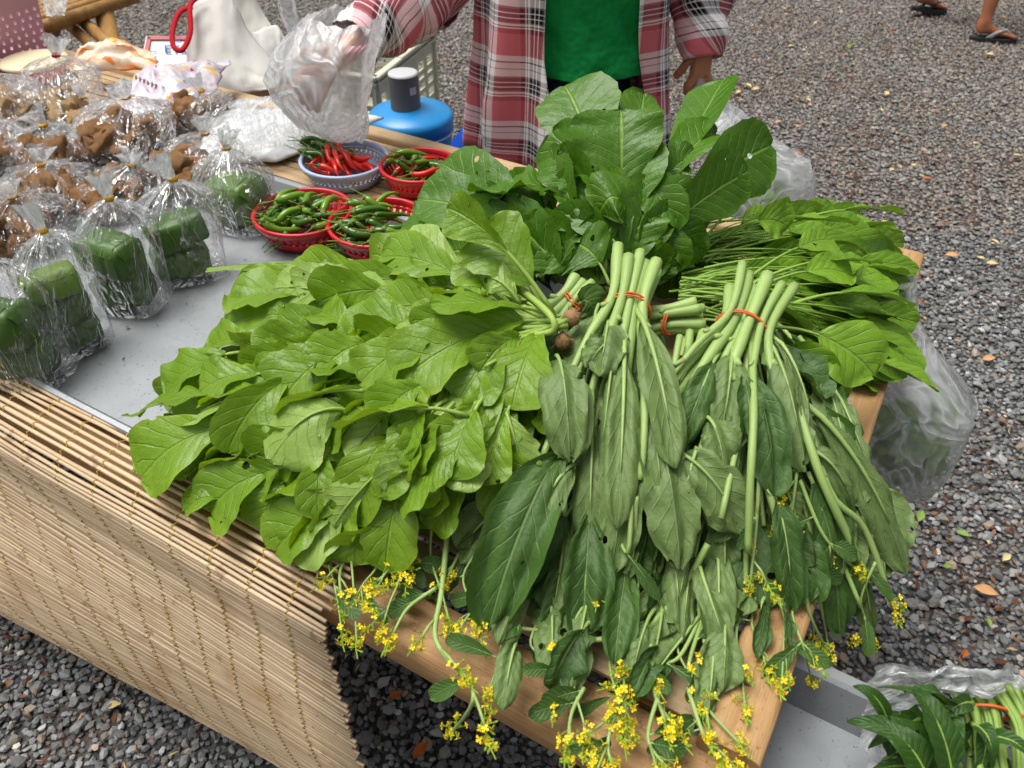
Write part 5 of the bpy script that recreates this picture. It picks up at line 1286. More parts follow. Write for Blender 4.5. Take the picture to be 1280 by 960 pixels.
# tiny print on the bag label
def text_mesh(s_, size, mat, name='lettering'):
    cu_ = bpy.data.curves.new(name, 'FONT'); cu_.body = s_; cu_.size = size; cu_.extrude = .0002; cu_.align_x = 'CENTER'; cu_.align_y = 'CENTER'
    tmp = bpy.data.objects.new('tmp', cu_); COL.objects.link(tmp); dg = bpy.context.evaluated_depsgraph_get(); me = bpy.data.meshes.new_from_object(tmp.evaluated_get(dg)); bpy.data.objects.remove(tmp); me.materials.clear(); me.materials.append(mat); return me
inkB = simple('blue_ink', lin(60, 92, 170), .6, .2, .05); inkK = simple('brown_ink', lin(96, 70, 40), .6, .2, .05)
# round tub with a cream rim behind the bags
tub_o = simple('orange_red_plastic', lin(216, 74, 40), .4, .5, .05); tub_c = simple('cream_plastic', lin(226, 214, 178), .35, .5, .05)
tc = at(50, 96, TOP+.002); t = thing('round_tub', 'orange round tub with cream lid beside the pink basket', 'tub', tc)
mb = MB(); mb.lathe(tc, [(.001, 0), (.062, 0), (.072, .035), (.070, .035), (.060, .003), (.001, .003)], 36); mb.build('tub_wall', tub_o, t)
mb = MB(); mb.lathe(tc, [(.001, .046), (.068, .046), (.080, .044), (.082, .038), (.078, .034), (.074, .034), (.072, .040), (.001, .042)], 40); mb.build('lid', tub_c, t)
# pink perforated basket: wall of real holes
pink = simple('pink_plastic', lin(196, 150, 164), .4, .5, .06, 15, .05)
bc = at(-30, 78, TOP+.002); t = thing('pink_basket', 'pink perforated plastic basket at the upper left corner', 'basket', bc)
def perf_wall(mb, o, ex, ey, w0, w1, h, nx, ny):
    """one side of the basket: strips between staggered round holes"""
    dz = h/ny
    for j in range(ny):
        for i in range(nx):
            ww = lerp(w0, w1, (j+.5)/ny)*2/nx; cx = -ww*nx/2+ww*(i+.5)
            cpt = o+ex*cx+ey*(dz*(j+.5)); hole = 0 < j < ny-2
            r = min(ww, dz)*.27; K = 8
            sq = [(-.5, -.5), (0, -.5), (.5, -.5), (.5, 0), (.5, .5), (0, .5), (-.5, .5), (-.5, 0)]
            out = [cpt+ex*(a*ww)+ey*(b*dz) for a, b in sq]
            if not hole: mb.add(out, [tuple(range(8))]); continue
            off = (.25 if j % 2 else -.25)*ww
            inn = [cpt+ex*(off*.5+r*math.cos(math.atan2(b, a)))+ey*(r*math.sin(math.atan2(b, a))) for a, b in sq]
            mb.add(out+inn, [(k, (k+1) % 8, 8+(k+1) % 8, 8+k) for k in range(8)])
BW, BH = .125, .165
for k in range(4):
    an = TANG+R(8)+k*math.pi/2; ex = Vector((math.cos(an), math.sin(an), 0)); nn_ = Vector((math.sin(an), -math.cos(an), 0))
    mb = MB(); ey = (Vector((0, 0, 1))+nn_*.12).normalized()
    perf_wall(mb, bc+nn_*BW, ex, ey, BW, BW*1.13, BH, 11, 9); o = mb.build('side_wall', pink, t, False); solidify(o, .0025)
    mb = MB(); p0 = bc+nn_*(BW*1.16)+Vector((0, 0, BH)); mb.box(p0, ex*BW*1.2, nn_*.007, Vector((0, 0, .004)), 0, .002); mb.build('rim', pink, t, False)
mb = MB(); e = Vector((math.cos(TANG+R(8)), math.sin(TANG+R(8)), 0)); g = Vector((-e.y, e.x, 0)); mb.box(bc+Vector((0, 0, .003)), e*BW, g*BW, Vector((0, 0, .002)), 0, .001); mb.build('basket_floor', pink, t, False)

# ================================================================== clear bags at the right
# carrier bag of greens held by the vendor's left hand
def grid_bag(name, lab, cat, cen, rows, mat, seed, n=44, group=None, crease=.12):
    """rows: (centre, rx, ry) rings from mouth to bottom"""
    t = thing(name, lab, cat, cen, group); R0 = []
    for i, (c, rx, ry) in enumerate(rows):
        c = Vector(c); row = []
        for k in range(n):
            a = 2*math.pi*k/n; w = 1+crease*(noise.noise(Vector((math.cos(a)*2.4, math.sin(a)*2.4, i*.55+seed)))+.8*(1-2.4*abs(noise.noise(Vector((math.cos(a)*4.5, math.sin(a)*4.5, i*.4+seed+4))))))
            row.append(c+E1*math.cos(a)*rx*w+E2*math.sin(a)*ry*w+Vector((0, 0, crease*.06*noise.noise(Vector((a*3, i, seed))))))
        R0.append(row)
    mb = MB(); mb.grid(R0, close=True); mb.build('film', mat, t); return t
hand_L = ad(872, 100, 1.75)
bb = ad(935, 240, 1.72)
cb = grid_bag('carrier_bag', 'clear carrier bag of greens held in the left hand of the vendor', 'bag', bb-Vector((0, 0, .06)),
     [(hand_L+Vector((0, 0, .012)), .012, .010), (hand_L+Vector((.004, 0, -.02)), .020, .014), (hand_L.lerp(bb, .3)+Vector((.012, 0, .01)), .052, .032), (hand_L.lerp(bb, .5)+Vector((.018, 0, .012)), .078, .048), (bb+Vector((.012, 0, .085)), .098, .065), (bb+Vector((.01, 0, .05)), .115, .08), (bb+Vector((.012, 0, 0)), .12, .085), (bb+Vector((.012, 0, -.04)), .11, .08), (bb+Vector((.012, 0, -.065)), .07, .05), (bb+Vector((.012, 0, -.072)), .004, .004)], milky, 3)
for sg in (-1,):                                     # a loose handle
    mb = MB(); rows = []
    P_ = [bb+E1*(.07*sg)+Vector((0, 0, .115)), bb.lerp(hand_L, .55)+E1*(.03*sg)+Vector((0, 0, .045)), hand_L+Vector((.004*sg, .006, -.012)), hand_L+Vector((.004*sg, .0, .004))]
    c = crom(P_, 6)
    for i, p in enumerate(c):
        w = lerp(.034, .010, i/len(c)); rows.append([p+E1*w*q+Vector((0, .006*math.sin(q*4+i), 0)) for q in np.linspace(-1, 1, 6)])
    mb.grid(rows); mb.build('handle', milky, cb)
gb_ = thing('young_green_bunch', 'small greens inside the held clear carrier bag', 'leafy greens', bb-Vector((0, 0, .06)))
rd = random.Random(3)
for k in range(22):
    p = bb+Vector((rd.uniform(-.06, .06), rd.uniform(-.04, .04), rd.uniform(-.05, .0))); q = p+Vector((rd.uniform(-.06, .06), rd.uniform(-.05, .03), rd.uniform(-.02, .05)))
    leaf(gb_, p, q, rd.uniform(.012, .022), 'spinach', (rd.gauss(0, .5), -.5, 1), .01, nr=8, nc=5)
# bag of greens hanging off the right end of the bench
hb = at(1128, 560, .60)
top_h = at(1095, 360, .86)
hg = grid_bag('clear_bag', 'clear bag stuffed with greens hanging off the right end of the bench', 'bag', hb-Vector((0, 0, .07)),
     [(top_h+Vector((.0, .02, .02)), .05, .04), (top_h+Vector((.01, .0, -.04)), .055, .05), (top_h.lerp(hb, .5)+Vector((.0, 0, .03)), .058, .07), (hb+Vector((-.0, .0, .11)), .066, .08), (hb+Vector((-.004, 0, .05)), .074, .085), (hb+Vector((-.008, 0, 0)), .080, .085), (hb+Vector((-.01, 0, -.04)), .074, .075), (hb+Vector((-.01, 0, -.062)), .045, .045), (hb+Vector((-.01, 0, -.068)), .004, .004)], milky, 6, 52, None, .14)
g2 = thing('young_green_bunch', 'greens pressed inside the clear bag at the bench right end', 'leafy greens', hb-Vector((0, 0, .06)))
for k in range(44):
    p = hb+Vector((rd.uniform(-.05, .04), rd.uniform(-.045, .045), rd.uniform(-.045, .06))); q = p+Vector((rd.uniform(-.05, .05), rd.uniform(-.05, .03), rd.uniform(-.02, .06)))
    v = q-hb; k_ = math.hypot(v.x, v.y)
    if k_ > .06: q -= Vector((v.x, v.y, 0))*(1-.06/k_)
    leaf(g2, p, q, rd.uniform(.02, .036), 'spinach', (rd.gauss(0, .5), -.7, .7), .012, nr=10, nc=7)
sheet('plastic_bag', 'small milky plastic scrap tucked under the kale at bench right end', 'bag', [at(1010, 490, .855), at(1066, 500, .845), at(1058, 556, .835), at(1030, 566, .835)], 20, 20, .012, milky, 21, 0, 6)

# ================================================================== morning glory in the deep tray (bottom right)
MGp = [(-.25)]
G = 'banded water spinach bunches at the lower right'
def zg(u, v): return .80
mg = []
for bi, (lab, st, bd, seed) in enumerate([
     ('banded water spinach bunch with thick pale stalks, lower right corner', (1210, 862), (1228, 892), 61),
     ('banded water spinach bunch cut by the right photo edge', (1262, 858), (1285, 905), 62)]):
    r0 = thing('water_spinach_bunch', lab, 'leafy greens', at(bd[0], 930, .712), G); rd = random.Random(seed); mg.append(r0)
    b0 = at(*bd, .815)
    for k in range(24):
        x = rd.uniform(-24, 24); y = rd.uniform(-.02, .012)
        p = [at(st[0]+x*1.1, st[1]+rd.uniform(-5, 6), .825+y), at(bd[0]+x*.9, bd[1], .82+y), at(bd[0]+x*1.0+5, bd[1]+45, .812+y), at(bd[0]+x*1.3+12, bd[1]+110, .80+y), at(bd[0]+x*1.6+22, bd[1]+190, .785+y)]
        stalk(r0, p, rd.uniform(.0026, .0040), SM['glory'], 8)
    pts = []
    S = (at(bd[0]+30, bd[1]+6, .82)-at(bd[0]-30, bd[1]-6, .82))*.5
    for i in range(29):
        a = 2*math.pi*i/28; pts.append(b0+S*.98*math.cos(a)+Vector((0, -.2, 1)).normalized()*.024*math.sin(a))
    mb = MB(); mb.tube(pts, .0016, 5); mb.build('rubber_band', band_m, r0)
L2(mg[0], 'glory', [
 ((1110, 905, .82), (1066, 858, .845), 24, dict(pet=.05, fold=.3)),
 ((1180, 945, .82), (1058, 902, .83), 40, dict(pet=.1, fold=.25, n=(.1, -.3, 1))),
 ((1160, 975, .82), (1096, 905, .835), 46, dict(pet=.1, fold=.2)),
 ((1190, 970, .83), (1142, 862, .86), 50, dict(pet=.05, fold=.25, n=(.2, -.5, 1))),
 ((1200, 900, .84), (1098, 860, .85), 22, dict(pet=.1, n=(.1, .5, 1))),
 ((1190, 885, .84), (1130, 865, .85), 34, dict(pet=.1, n=(.1, .6, 1))),
 ((1215, 905, .84), (1240, 960, .83), 26, dict(pet=.1)), ((1190, 900, .835), (1180, 960, .82), 22, dict(pet=.1, n=(.4, .2, 1))),
 ((1170, 880, .83), (1200, 940, .83), 26, dict(pet=.1)), ((1215, 880, .84), (1170, 900, .84), 24, dict(pet=.1, ruf=.2)),
 ((1230, 920, .84), (1290, 955, .84), 20, dict(pet=.1)), ((1150, 900, .82), (1085, 935, .80), 26, dict(pet=.1)),
 ((1200, 960, .82), (1160, 930, .83), 24, dict(pet=.1, ruf=.2)), ((1180, 930, .81), (1100, 965, .79), 30, dict(pet=.1)),
 ((1230, 910, .83), (1215, 990, .80), 30, dict(pet=.1, n=(.2, .3, 1))), ((1170, 920, .82), (1150, 990, .79), 34, dict(pet=.1)),
], fold=.3, ruf=.08)
rd = random.Random(9)
for k in range(40):
    u, v = rd.uniform(1085, 1215), rd.uniform(895, 985)
    leaf(mg[0], at(u+rd.uniform(10, 60), v+rd.uniform(-30, 20), .80), at(u, v, .80+rd.uniform(-.03, .02)), rd.uniform(.007, .014), 'glory', (rd.gauss(0, .5), -.3+rd.gauss(0, .4), 1), .012, rd.gauss(0, .6), .3, .15, .1, .0018, rd.uniform(0, .8), nr=10, nc=5)
sheet('plastic_bag', 'opened clear plastic bag folded back round the water spinach', 'bag', [at(1076, 905, .775), at(1090, 838, .845), at(1290, 858, .85), at(1230, 872, .84)], 44, 22, .016, milky, 31, 0, 9, lambda u, v: .014*math.sin(math.pi*v))
sheet('plastic_bag', 'clear plastic bag bottom spread under the water spinach leaves', 'bag', [at(1075, 895, .775), at(1190, 905, .77), at(1190, 1010, .75), at(1080, 1010, .745)], 26, 22, .012, milky, 33, 0, 8)
# ================================================================== people
def M_skin(c):
    m = NT('skin'); co = m.coord(); f = m.noise(co, 30, 3); g = m.noise(co, 220, 2)
    col = m.mix(f, vary(c, .82), vary(c, 1.15)); col = m.mix(m.math('MULTIPLY', g, .2), col, lin(196, 120, 96))
    return m.done(m.bsdf(col, .5, m.bump(g, .15, .001), .4, 0, Subsurface_Weight=.12, Subsurface_Scale=.01))
skin1 = M_skin(lin(186, 128, 96)); skin2 = M_skin(lin(158, 100, 68))
def M_plaid():
    """woven check: the same stripe sequence in warp and weft, averaged as in a twill"""
    m = NT('plaid_flannel'); uv = m.t.nodes.new('ShaderNodeUVMap'); sx = m.t.nodes.new('ShaderNodeSeparateXYZ'); m.t.links.new(uv.outputs[0], sx.inputs[0])
    red, dred, wht, blk, gry = lin(204, 104, 114), lin(150, 54, 68), lin(240, 236, 238), lin(14, 13, 18), lin(110, 106, 114)
    st = [(0, red), (.20, dred), (.27, wht), (.29, dred), (.31, wht), (.34, gry), (.36, blk), (.41, wht), (.425, blk), (.48, wht), (.495, blk), (.55, gry), (.575, wht), (.68, gry), (.695, wht), (.78, blk), (.80, wht), (.88, red)]
    def stripes(x): return m.ramp(m.math('FRACT', x), st, 'CONSTANT')
    a = stripes(m.math('MULTIPLY', sx.outputs[0], 1/.14)); b = stripes(m.math('MULTIPLY', sx.outputs[1], 1/.14))
    tw = m.math('FRACT', m.math('MULTIPLY', m.math('ADD', sx.outputs[0], sx.outputs[1]), 420.0))
    c = m.mix(m.math('ADD', .32, m.math('MULTIPLY', m.math('GREATER_THAN', tw, .5), .36)), a, b)
    f = m.noise(m.coord(), 300, 2)
    return m.done(m.bsdf(c, .85, m.bump(f, .3, .0008), .15, 0, Sheen_Weight=.15))
plaid = M_plaid()
tee_m = simple('green_jersey', lin(14, 138, 66), .8, .2, .10, 5, .9, .06)
denim = simple('navy_denim', lin(38, 52, 78), .85, .2, .25, 120, .4, .001)
hair_m = simple('black_hair', lin(26, 22, 20), .5, .4, .2, 90, .5, .002)
def skin_body(name, V, Ed, Rad, root_i, mat, parent, lv=2):
    me = bpy.data.meshes.new(name); off = wloc(parent)
    me.from_pydata([tuple(Vector(v)-off) for v in V], Ed, []); o = link(name, me, parent)
    md = o.modifiers.new('skin', 'SKIN'); md.use_smooth_shade = True; md.branch_smoothing = .6
    sk = me.skin_vertices[0].data
    for i, r in enumerate(Rad):
        sk[i].radius = (r, r) if not hasattr(r, '__len__') else r; sk[i].use_root = (i == root_i)
    subsurf(o, lv); dg = bpy.context.evaluated_depsgraph_get(); ev = bpy.data.meshes.new_from_object(o.evaluated_get(dg))
    o.modifiers.clear(); o.data = ev; ev.materials.clear(); ev.materials.append(mat); ev.shade_smooth(); return o
class Graph:
    def __init__(s): s.V = []; s.E = []; s.R = []
    def add(s, p, r, prev=None):
        s.V.append(Vector(p)); s.R.append(r); i = len(s.V)-1
        if prev is not None: s.E.append((prev, i))
        return i
    def chain(s, prev, pr):
        for p, r in pr: prev = s.add(p, r, prev)
        return prev
def add_hand(g, wrist_i, wrist, d, across, pn, side, curl):
    """palm, four fingers of different length bent towards the palm side pn, thumb off the side of the palm"""
    d = Vector(d).normalized(); across = Vector(across).normalized(); pn = Vector(pn).normalized()
    palm = g.add(wrist+d*.04, (.026, .015), wrist_i)
    for k, (x, ln) in enumerate(((-.027, .066), (-.009, .075), (.010, .070), (.027, .055))):
        p = wrist+d*.078+across*x; i = g.add(p, .0098, palm); q = p; a = curl*.45; ln_ = ln*.46
        for s_ in range(3):
            dd = d*math.cos(a)+pn*math.sin(a); q = q+dd*ln_; i = g.add(q, .0090-.0010*s_, i); a += curl*.75; ln_ *= .74
    q = wrist+d*.022+across*(-.030*side)+pn*.006; i = g.add(q, .0125, palm)
    for ln_, a in ((.032, .6), (.026, 1.0)):
        dd = d*math.cos(a*.6)-across*side*.55+pn*math.sin(a*curl*.5); q = q+dd.normalized()*ln_; i = g.add(q, .0098, i)
def loft(rings, mat, name, parent, n, closed=True, arc=None, fold=.0, seed=0, uvs=None, thick=0):
    """rings: (centre, rx, ry, rotation); cloth with vertical folds"""
    rows = []; uv = []; a0, a1 = arc or (0, 2*math.pi)
    hacc = 0
    for i, (c, rx, ry, rot) in enumerate(rings):
        c = Vector(c); row = []; ur = []
        if i: hacc += (c-Vector(rings[i-1][0])).length
        m = n if closed else n+1
        for k in range(m):
            a = a0+(a1-a0)*k/n; f = 1+fold*(noise.noise(Vector((math.cos(a)*3, math.sin(a)*3, c.z*2.5+seed)))+.6*math.sin(a*9+seed+2*noise.noise(Vector((c.z*4, a, seed))))*.5)
            f += fold*1.5*(.35-abs(noise.noise(Vector((math.cos(a)*1.6, math.sin(a)*1.2, c.z*11+seed+abs(math.cos(a))*2.2)))))
            x = rx*math.cos(a)*f; y = ry*math.sin(a)*f
            row.append(c+Vector((x*math.cos(rot)-y*math.sin(rot), x*math.sin(rot)+y*math.cos(rot), 0))); ur.append((a*(rx+ry)*.5, hacc))
        rows.append(row); uv.append(ur)
    if closed:
        for r_, u_ in zip(rows, uv): r_.append(r_[0].copy()); u_.append((u_[-1][0]*n/(n-1), u_[-1][1]))
    mb = MB(); mb.grid(rows, 0, uv); o = mb.build(name, mat, parent)
    if thick: solidify(o, thick)
    return o
def sleeve(name, pts, rad, mat, parent, seed, n=26, vo=0.0):
    c = crom(pts, 9); m = len(c); rows = []; uv = []; h = 0; S = None
    for i, p in enumerate(c):
        t = (c[min(i+1, m-1)]-c[max(i-1, 0)]).normalized()
        if S is None: S = t.cross(Vector((0, 1, 0))).normalized()
        S = (S-t*S.dot(t)).normalized(); N = S.cross(t)
        if i: h += (p-c[i-1]).length
        r = interp(np.linspace(0, 1, len(rad)), rad, i/(m-1)); row = []; ur = []
        for k in range(n+1):
            a = 2*math.pi*k/n
            f = 1+.13*noise.noise(Vector((math.cos(a)*1.3, math.sin(a)*1.3, h*16+seed)))+.10*math.sin(h*75+3*math.cos(a+seed)+2*noise.noise(Vector((h*9, a, seed))))*sstep(0, .08, h)
            row.append(p+(S*math.cos(a)+N*math.sin(a))*r*f); ur.append((a*r*1.0+seed*.03, h+vo))
        rows.append(row); uv.append(ur)
    mb = MB(); mb.grid(rows, 0, uv); o = mb.build(name, mat, parent); solidify(o, .003); return o

def densify(P, k):
    P = np.array(P, float); n = (len(P)-1)*k+1; x = np.linspace(0, len(P)-1, n); return np.stack([np.interp(x, np.arange(len(P)), P[:, i]) for i in range(P.shape[1])], 1)
# ---- the vendor: plaid shirt open over a green tee, right hand reaching left, left hand holding the carrier bag
PX, PY = .135, 1.80
vd = thing('person', 'vendor in open red plaid shirt and green tee behind the greens', 'person', (PX, PY, 0))
g = Graph()
pel = g.add((PX, PY, .84), (.135, .10))
sp = g.chain(pel, [((PX, PY+.005, .98), (.125, .095)), ((PX, PY+.01, 1.12), (.13, .10)), ((PX, PY+.015, 1.24), (.12, .09))])
nk = g.chain(sp, [((PX, PY+.01, 1.335), .052), ((PX, PY-.005, 1.385), .05)])
g.chain(nk, [((PX, PY-.02, 1.44), (.066, .075)), ((PX, PY-.025, 1.505), (.076, .088)), ((PX, PY-.02, 1.565), (.06, .07))])
rh = ad(428, 66, 1.48); re_ = Vector((-.175, 1.74, 1.075)); rs = Vector((PX-.165, PY+.015, 1.27))
lh = hand_L+Vector((.005, .010, .070)); le = Vector((.405, 1.86, 1.075)); ls = Vector((PX+.175, PY+.015, 1.27))
i = g.chain(sp, [(rs, .058), (rs.lerp(re_, .5), .047), (re_, .042), (re_.lerp(rh, .5), .040), (rh, .027)])
dr = (rh-re_).normalized(); dr = (dr+Vector((-.25, -.1, -.35))).normalized(); add_hand(g, i, rh, dr, dr.cross(Vector((0, 1, .2))).normalized(), Vector((.3, .4, -.3)), 1, .5)
i = g.chain(sp, [(ls, .058), (ls.lerp(le, .5), .047), (le, .042), (le.lerp(lh, .5), .038), (lh, .026)])
dl = Vector((.0, -.16, -1)).normalized(); add_hand(g, i, lh, dl, Vector((1, .25, 0)), Vector((.1, .95, -.1)), 1, 1.5)
for sg in (-1, 1):
    x = PX+sg*.085
    j = g.chain(pel, [((x, PY, .76), .082), ((x, PY, .62), .072), ((x, PY-.005, .46), .054), ((x, PY+.01, .28), .050), ((x, PY+.015, .10), .034), ((x, PY+.015, .045), .034)])
    g.chain(j, [((x+sg*.01, PY-.07, .03), (.038, .024)), ((x+sg*.015, PY-.13, .022), (.036, .018))])
skin_body('body', g.V, g.E, g.R, pel, skin1, vd)
# face and hair (above the photograph's top edge)
hc = Vector((PX, PY-.025, 1.505)); mb = MB()
rows = []
for i in range(13):
    th = math.pi*i/12*.62; rows.append([hc+Vector((.092*math.sin(th)*math.cos(a), .104*math.sin(th)*math.sin(a)+.012, .03+.095*math.cos(th))) for a in np.linspace(0, 2*math.pi, 28, endpoint=False)])
mb.grid(rows, close=True); mb.build('hair', hair_m, vd)
for sg in (-1, 1):
    mb = MB(); mb.lathe(hc+Vector((sg*.03, -.083, -.012)), [(.001, -.008), (.008, -.004), (.009, 0), (.008, .004), (.001, .008)], 10); mb.build('eye', hair_m, vd)
    mb = MB(); mb.tube([hc+Vector((sg*.078, .0, -.04)), hc+Vector((sg*.086, .004, -.015)), hc+Vector((sg*.08, .0, .01))], [.006, .011, .006], 8); mb.build('ear', skin1, vd)
mb = MB(); mb.tube([hc+Vector((0, -.084, .0)), hc+Vector((0, -.097, -.03)), hc+Vector((0, -.086, -.04))], [.006, .013, .008], 8); mb.build('nose', skin1, vd)
mb = MB(); mb.tube([hc+Vector((-.024, -.078, -.065)), hc+Vector((0, -.084, -.067)), hc+Vector((.024, -.078, -.065))], [.002, .006, .002], 8); mb.build('mouth', simple('lips', lin(160, 82, 76), .5), vd)
# jeans
gj = Graph(); pj = gj.add((PX, PY, .86), (.152, .118)); gj.chain(pj, [((PX, PY+.003, 1.0), (.150, .118))])
for sg in (-1, 1):
    x = PX+sg*.09; gj.chain(pj, [((x, PY, .74), .096), ((x, PY, .60), .084), ((x, PY-.003, .44), .070), ((x, PY+.008, .24), .066), ((x, PY+.012, .085), .062)])
skin_body('jeans', gj.V, gj.E, gj.R, pj, denim, vd)
# green tee
loft([((PX+.015, PY-.012, z), rx, ry, 0) for z, rx, ry in densify([(.918, .168, .146), (.93, .167, .145), (.95, .164, .142), (.98, .160, .134), (1.02, .158, .136), (1.07, .157, .138), (1.12, .158, .138), (1.17, .16, .134), (1.22, .162, .124), (1.27, .155, .108), (1.32, .10, .08), (1.345, .068, .062)], 4)], tee_m, 'tee_shirt', vd, 72, True, None, .085, 3, thick=.003)
# open plaid shirt: a shell with its front open, arc from the right front edge round the back to the left front edge
zz = [.70, .73, .77, .81, .86, .91, .96, 1.01, 1.07, 1.13, 1.19, 1.25, 1.30, 1.335]
rxs = [.235, .234, .231, .228, .223, .217, .212, .208, .204, .202, .200, .190, .125, .085]
rys = [.180, .179, .178, .177, .175, .173, .171, .170, .169, .168, .160, .140, .10, .075]
rows = []; uv = []
for z, rx, ry in zip(zz, rxs, rys):
    # opening angles (front is -Y, angle -90): right panel reaches almost to the middle, left panel stays at the side
    aR = R(-90-4-14*sstep(.75, 1.0, z)+10*sstep(1.1, 1.3, z)); aL = R(-90+48-10*sstep(.8, 1.05, z)-14*sstep(1.1, 1.3, z))
    row = []; ur = []; n = 84
    for k in range(n+1):
        a = aL+(aR+2*math.pi-aL)*k/n; edge = min(k, n-k)/n
        f = 1+.08*noise.noise(Vector((math.cos(a)*2.5, math.sin(a)*2.5, z*2)))+.075*math.sin(a*10+1.5*noise.noise(Vector((a, z*3, 4))))*(1.15-sstep(.75, 1.25, z))+.03*noise.noise(Vector((math.cos(a)*5, math.sin(a)*5, z*9)))
        fl = 1+.05*sstep(.10, 0, edge)
        hem = .025*math.sin(a*2+.6)*sstep(.8, .7, z)
        row.append(Vector((PX-.005+rx*math.cos(a)*f*fl, PY+ry*math.sin(a)*f*fl, z+hem))); ur.append((a*.205+.02, z))
    rows.append(row); uv.append(ur)
mb = MB(); mb.grid(rows, 0, uv); sh = mb.build('plaid_shirt', plaid, vd); solidify(sh, .003)
for zb_ in (.80, .90, 1.0, 1.1):
    a_ = R(-90-4-14*sstep(.75, 1.0, zb_)-5); mb = MB(); mb.lathe((0, 0, 0), [(.0005, .0015), (.004, .0015), (.005, 0), (.004, -.001)], 10); o = mb.build('button', simple('white_button', lin(220, 214, 206), .3), sh); o.location = Vector((PX-.005+.232*math.cos(a_), PY+.186*math.sin(a_), zb_))-wloc(sh); o.rotation_euler = (R(90), 0, a_+R(90))
cuffr = re_.lerp(rh, .86); sleeve('sleeve', [rs+Vector((.03, 0, .02)), rs.lerp(re_, .45)+Vector((-.01, 0, 0)), re_+Vector((0, .01, -.01)), re_.lerp(rh, .5), cuffr], [.085, .080, .072, .062, .050], plaid, sh, 2)
cuffl = lh+Vector((0, -.006, -.024)); sleeve('sleeve', [ls+Vector((-.03, 0, .02)), ls.lerp(le, .45)+Vector((.015, 0, 0)), le+Vector((.005, .005, 0)), le.lerp(lh, .5), cuffl], [.085, .080, .074, .064, .046], plaid, sh, 7)
loft([(rh.lerp(re_, .13)+dr*q, .040, .040, 0) for q in (-.012, .0, .012)], plaid, 'cuff', sh, 24, True, None, .04, 5, thick=.002)
# milky bag pulled over her reaching hand
hbag = rh+dr*.055+Vector((-.01, 0, -.004))
rows_b = [(hbag+Vector((.065, .035, .095)), .070, .055), (hbag+Vector((.045, .02, .075)), .085, .065), (hbag+Vector((.015, 0, .035)), .092, .072), (hbag+Vector((.0, -.01, -.01)), .092, .072), (hbag+Vector((.0, -.015, -.05)), .085, .065), (hbag+Vector((.012, -.015, -.085)), .074, .052), (hbag+Vector((.03, -.012, -.112)), .052, .036), (hbag+Vector((.04, -.01, -.12)), .004, .004)]
hb_t = grid_bag('plastic_bag', 'milky plastic bag opened over the reaching right hand of the vendor', 'bag', hbag-Vector((0, 0, .11)), rows_b, milky, 9, 56, None, .20)
for P_, w in (([hbag+Vector((-.03, .02, .05)), hbag+Vector((-.045, .03, .10)), hbag+Vector((-.045, .035, .145))], .03),):
    c = crom(P_, 6); mb = MB(); mb.grid([[p+E1*w*q*(1-.25*i/len(c))+Vector((0, .01*math.sin(q*5), .004*math.sin(q*7+i))) for q in np.linspace(-1, 1, 9)] for i, p in enumerate(c)]); mb.build('handle', milky, hb_t)

# ---- passer-by, walking to the right: only the feet reach into the photograph
sole_m = simple('black_rubber', lin(44, 46, 46), .7, .3, .1, 60); strap_m = simple('grey_strap', lin(168, 170, 172), .5, .4, .06); short_m = simple('dark_shorts', lin(40, 42, 52), .85, .2)
F1 = at(1238, 48, .02); F2 = at(1158, 14, .03)
pc = (F1+F2)/2; pb_ = thing('person', 'passer-by in black flip-flops on the gravel, only feet showing', 'person', (pc.x, pc.y, 0))
g = Graph(); hipc = Vector((pc.x+.02, pc.y+.02, .86)); pel = g.add(hipc, (.15, .11))
sp = g.chain(pel, [(hipc+Vector((.01, 0, .16)), (.14, .10)), (hipc+Vector((.015, 0, .34)), (.16, .11)), (hipc+Vector((.02, 0, .46)), (.14, .10))])
nk = g.chain(sp, [(hipc+Vector((.02, 0, .57)), .055), (hipc+Vector((.03, 0, .62)), .055)])
g.chain(nk, [(hipc+Vector((.05, 0, .69)), (.078, .07)), (hipc+Vector((.055, 0, .76)), (.088, .078)), (hipc+Vector((.05, 0, .82)), (.07, .06))])
for sg in (-1, 1):
    s0 = hipc+Vector((.01, sg*.18, .45)); i = g.chain(sp, [(s0, .06), (s0+Vector((.02, sg*.03, -.28)), .045), (s0+Vector((.08, sg*.03, -.50)), .03)])
    add_hand(g, i, s0+Vector((.08, sg*.03, -.50)), (.25, 0, -1), (1, 0, .2), (0, -sg, 0), sg, .5)
def foot(hip, F, ax, k, lift):
    ax = Vector(ax).normalized(); sdv = Vector((-ax.y, ax.x, 0)); an = F-ax*.065+Vector((0, 0, .075+lift)); hp = hipc+Vector((0, hip, -.06)); kn = hp.lerp(an, .48)+ax*.03
    i = g.chain(pel, [(hp, .09), (hp.lerp(kn, .5), .08), (kn, .058), (kn.lerp(an, .35), .058), (kn.lerp(an, .75), .040), (an, .035)])
    hl = g.add(an+Vector((0, 0, -.046))-ax*.036, (.034, .028), i)
    j = g.chain(i, [(F+ax*.01+Vector((0, 0, .040+lift*.5)), (.036, .026)), (F+ax*.07+Vector((0, 0, .026)), (.042, .018))])
    for q, (x, ln) in enumerate(((-.030, .050), (-.014, .052), (.002, .048), (.016, .042), (.029, .034))):
        p = F+ax*.095+sdv*x*k+Vector((0, 0, .024)); a = g.add(p, .0105, j); g.add(p+ax*ln*.75+Vector((0, 0, -.004)), .0095 if q else .0115, a)
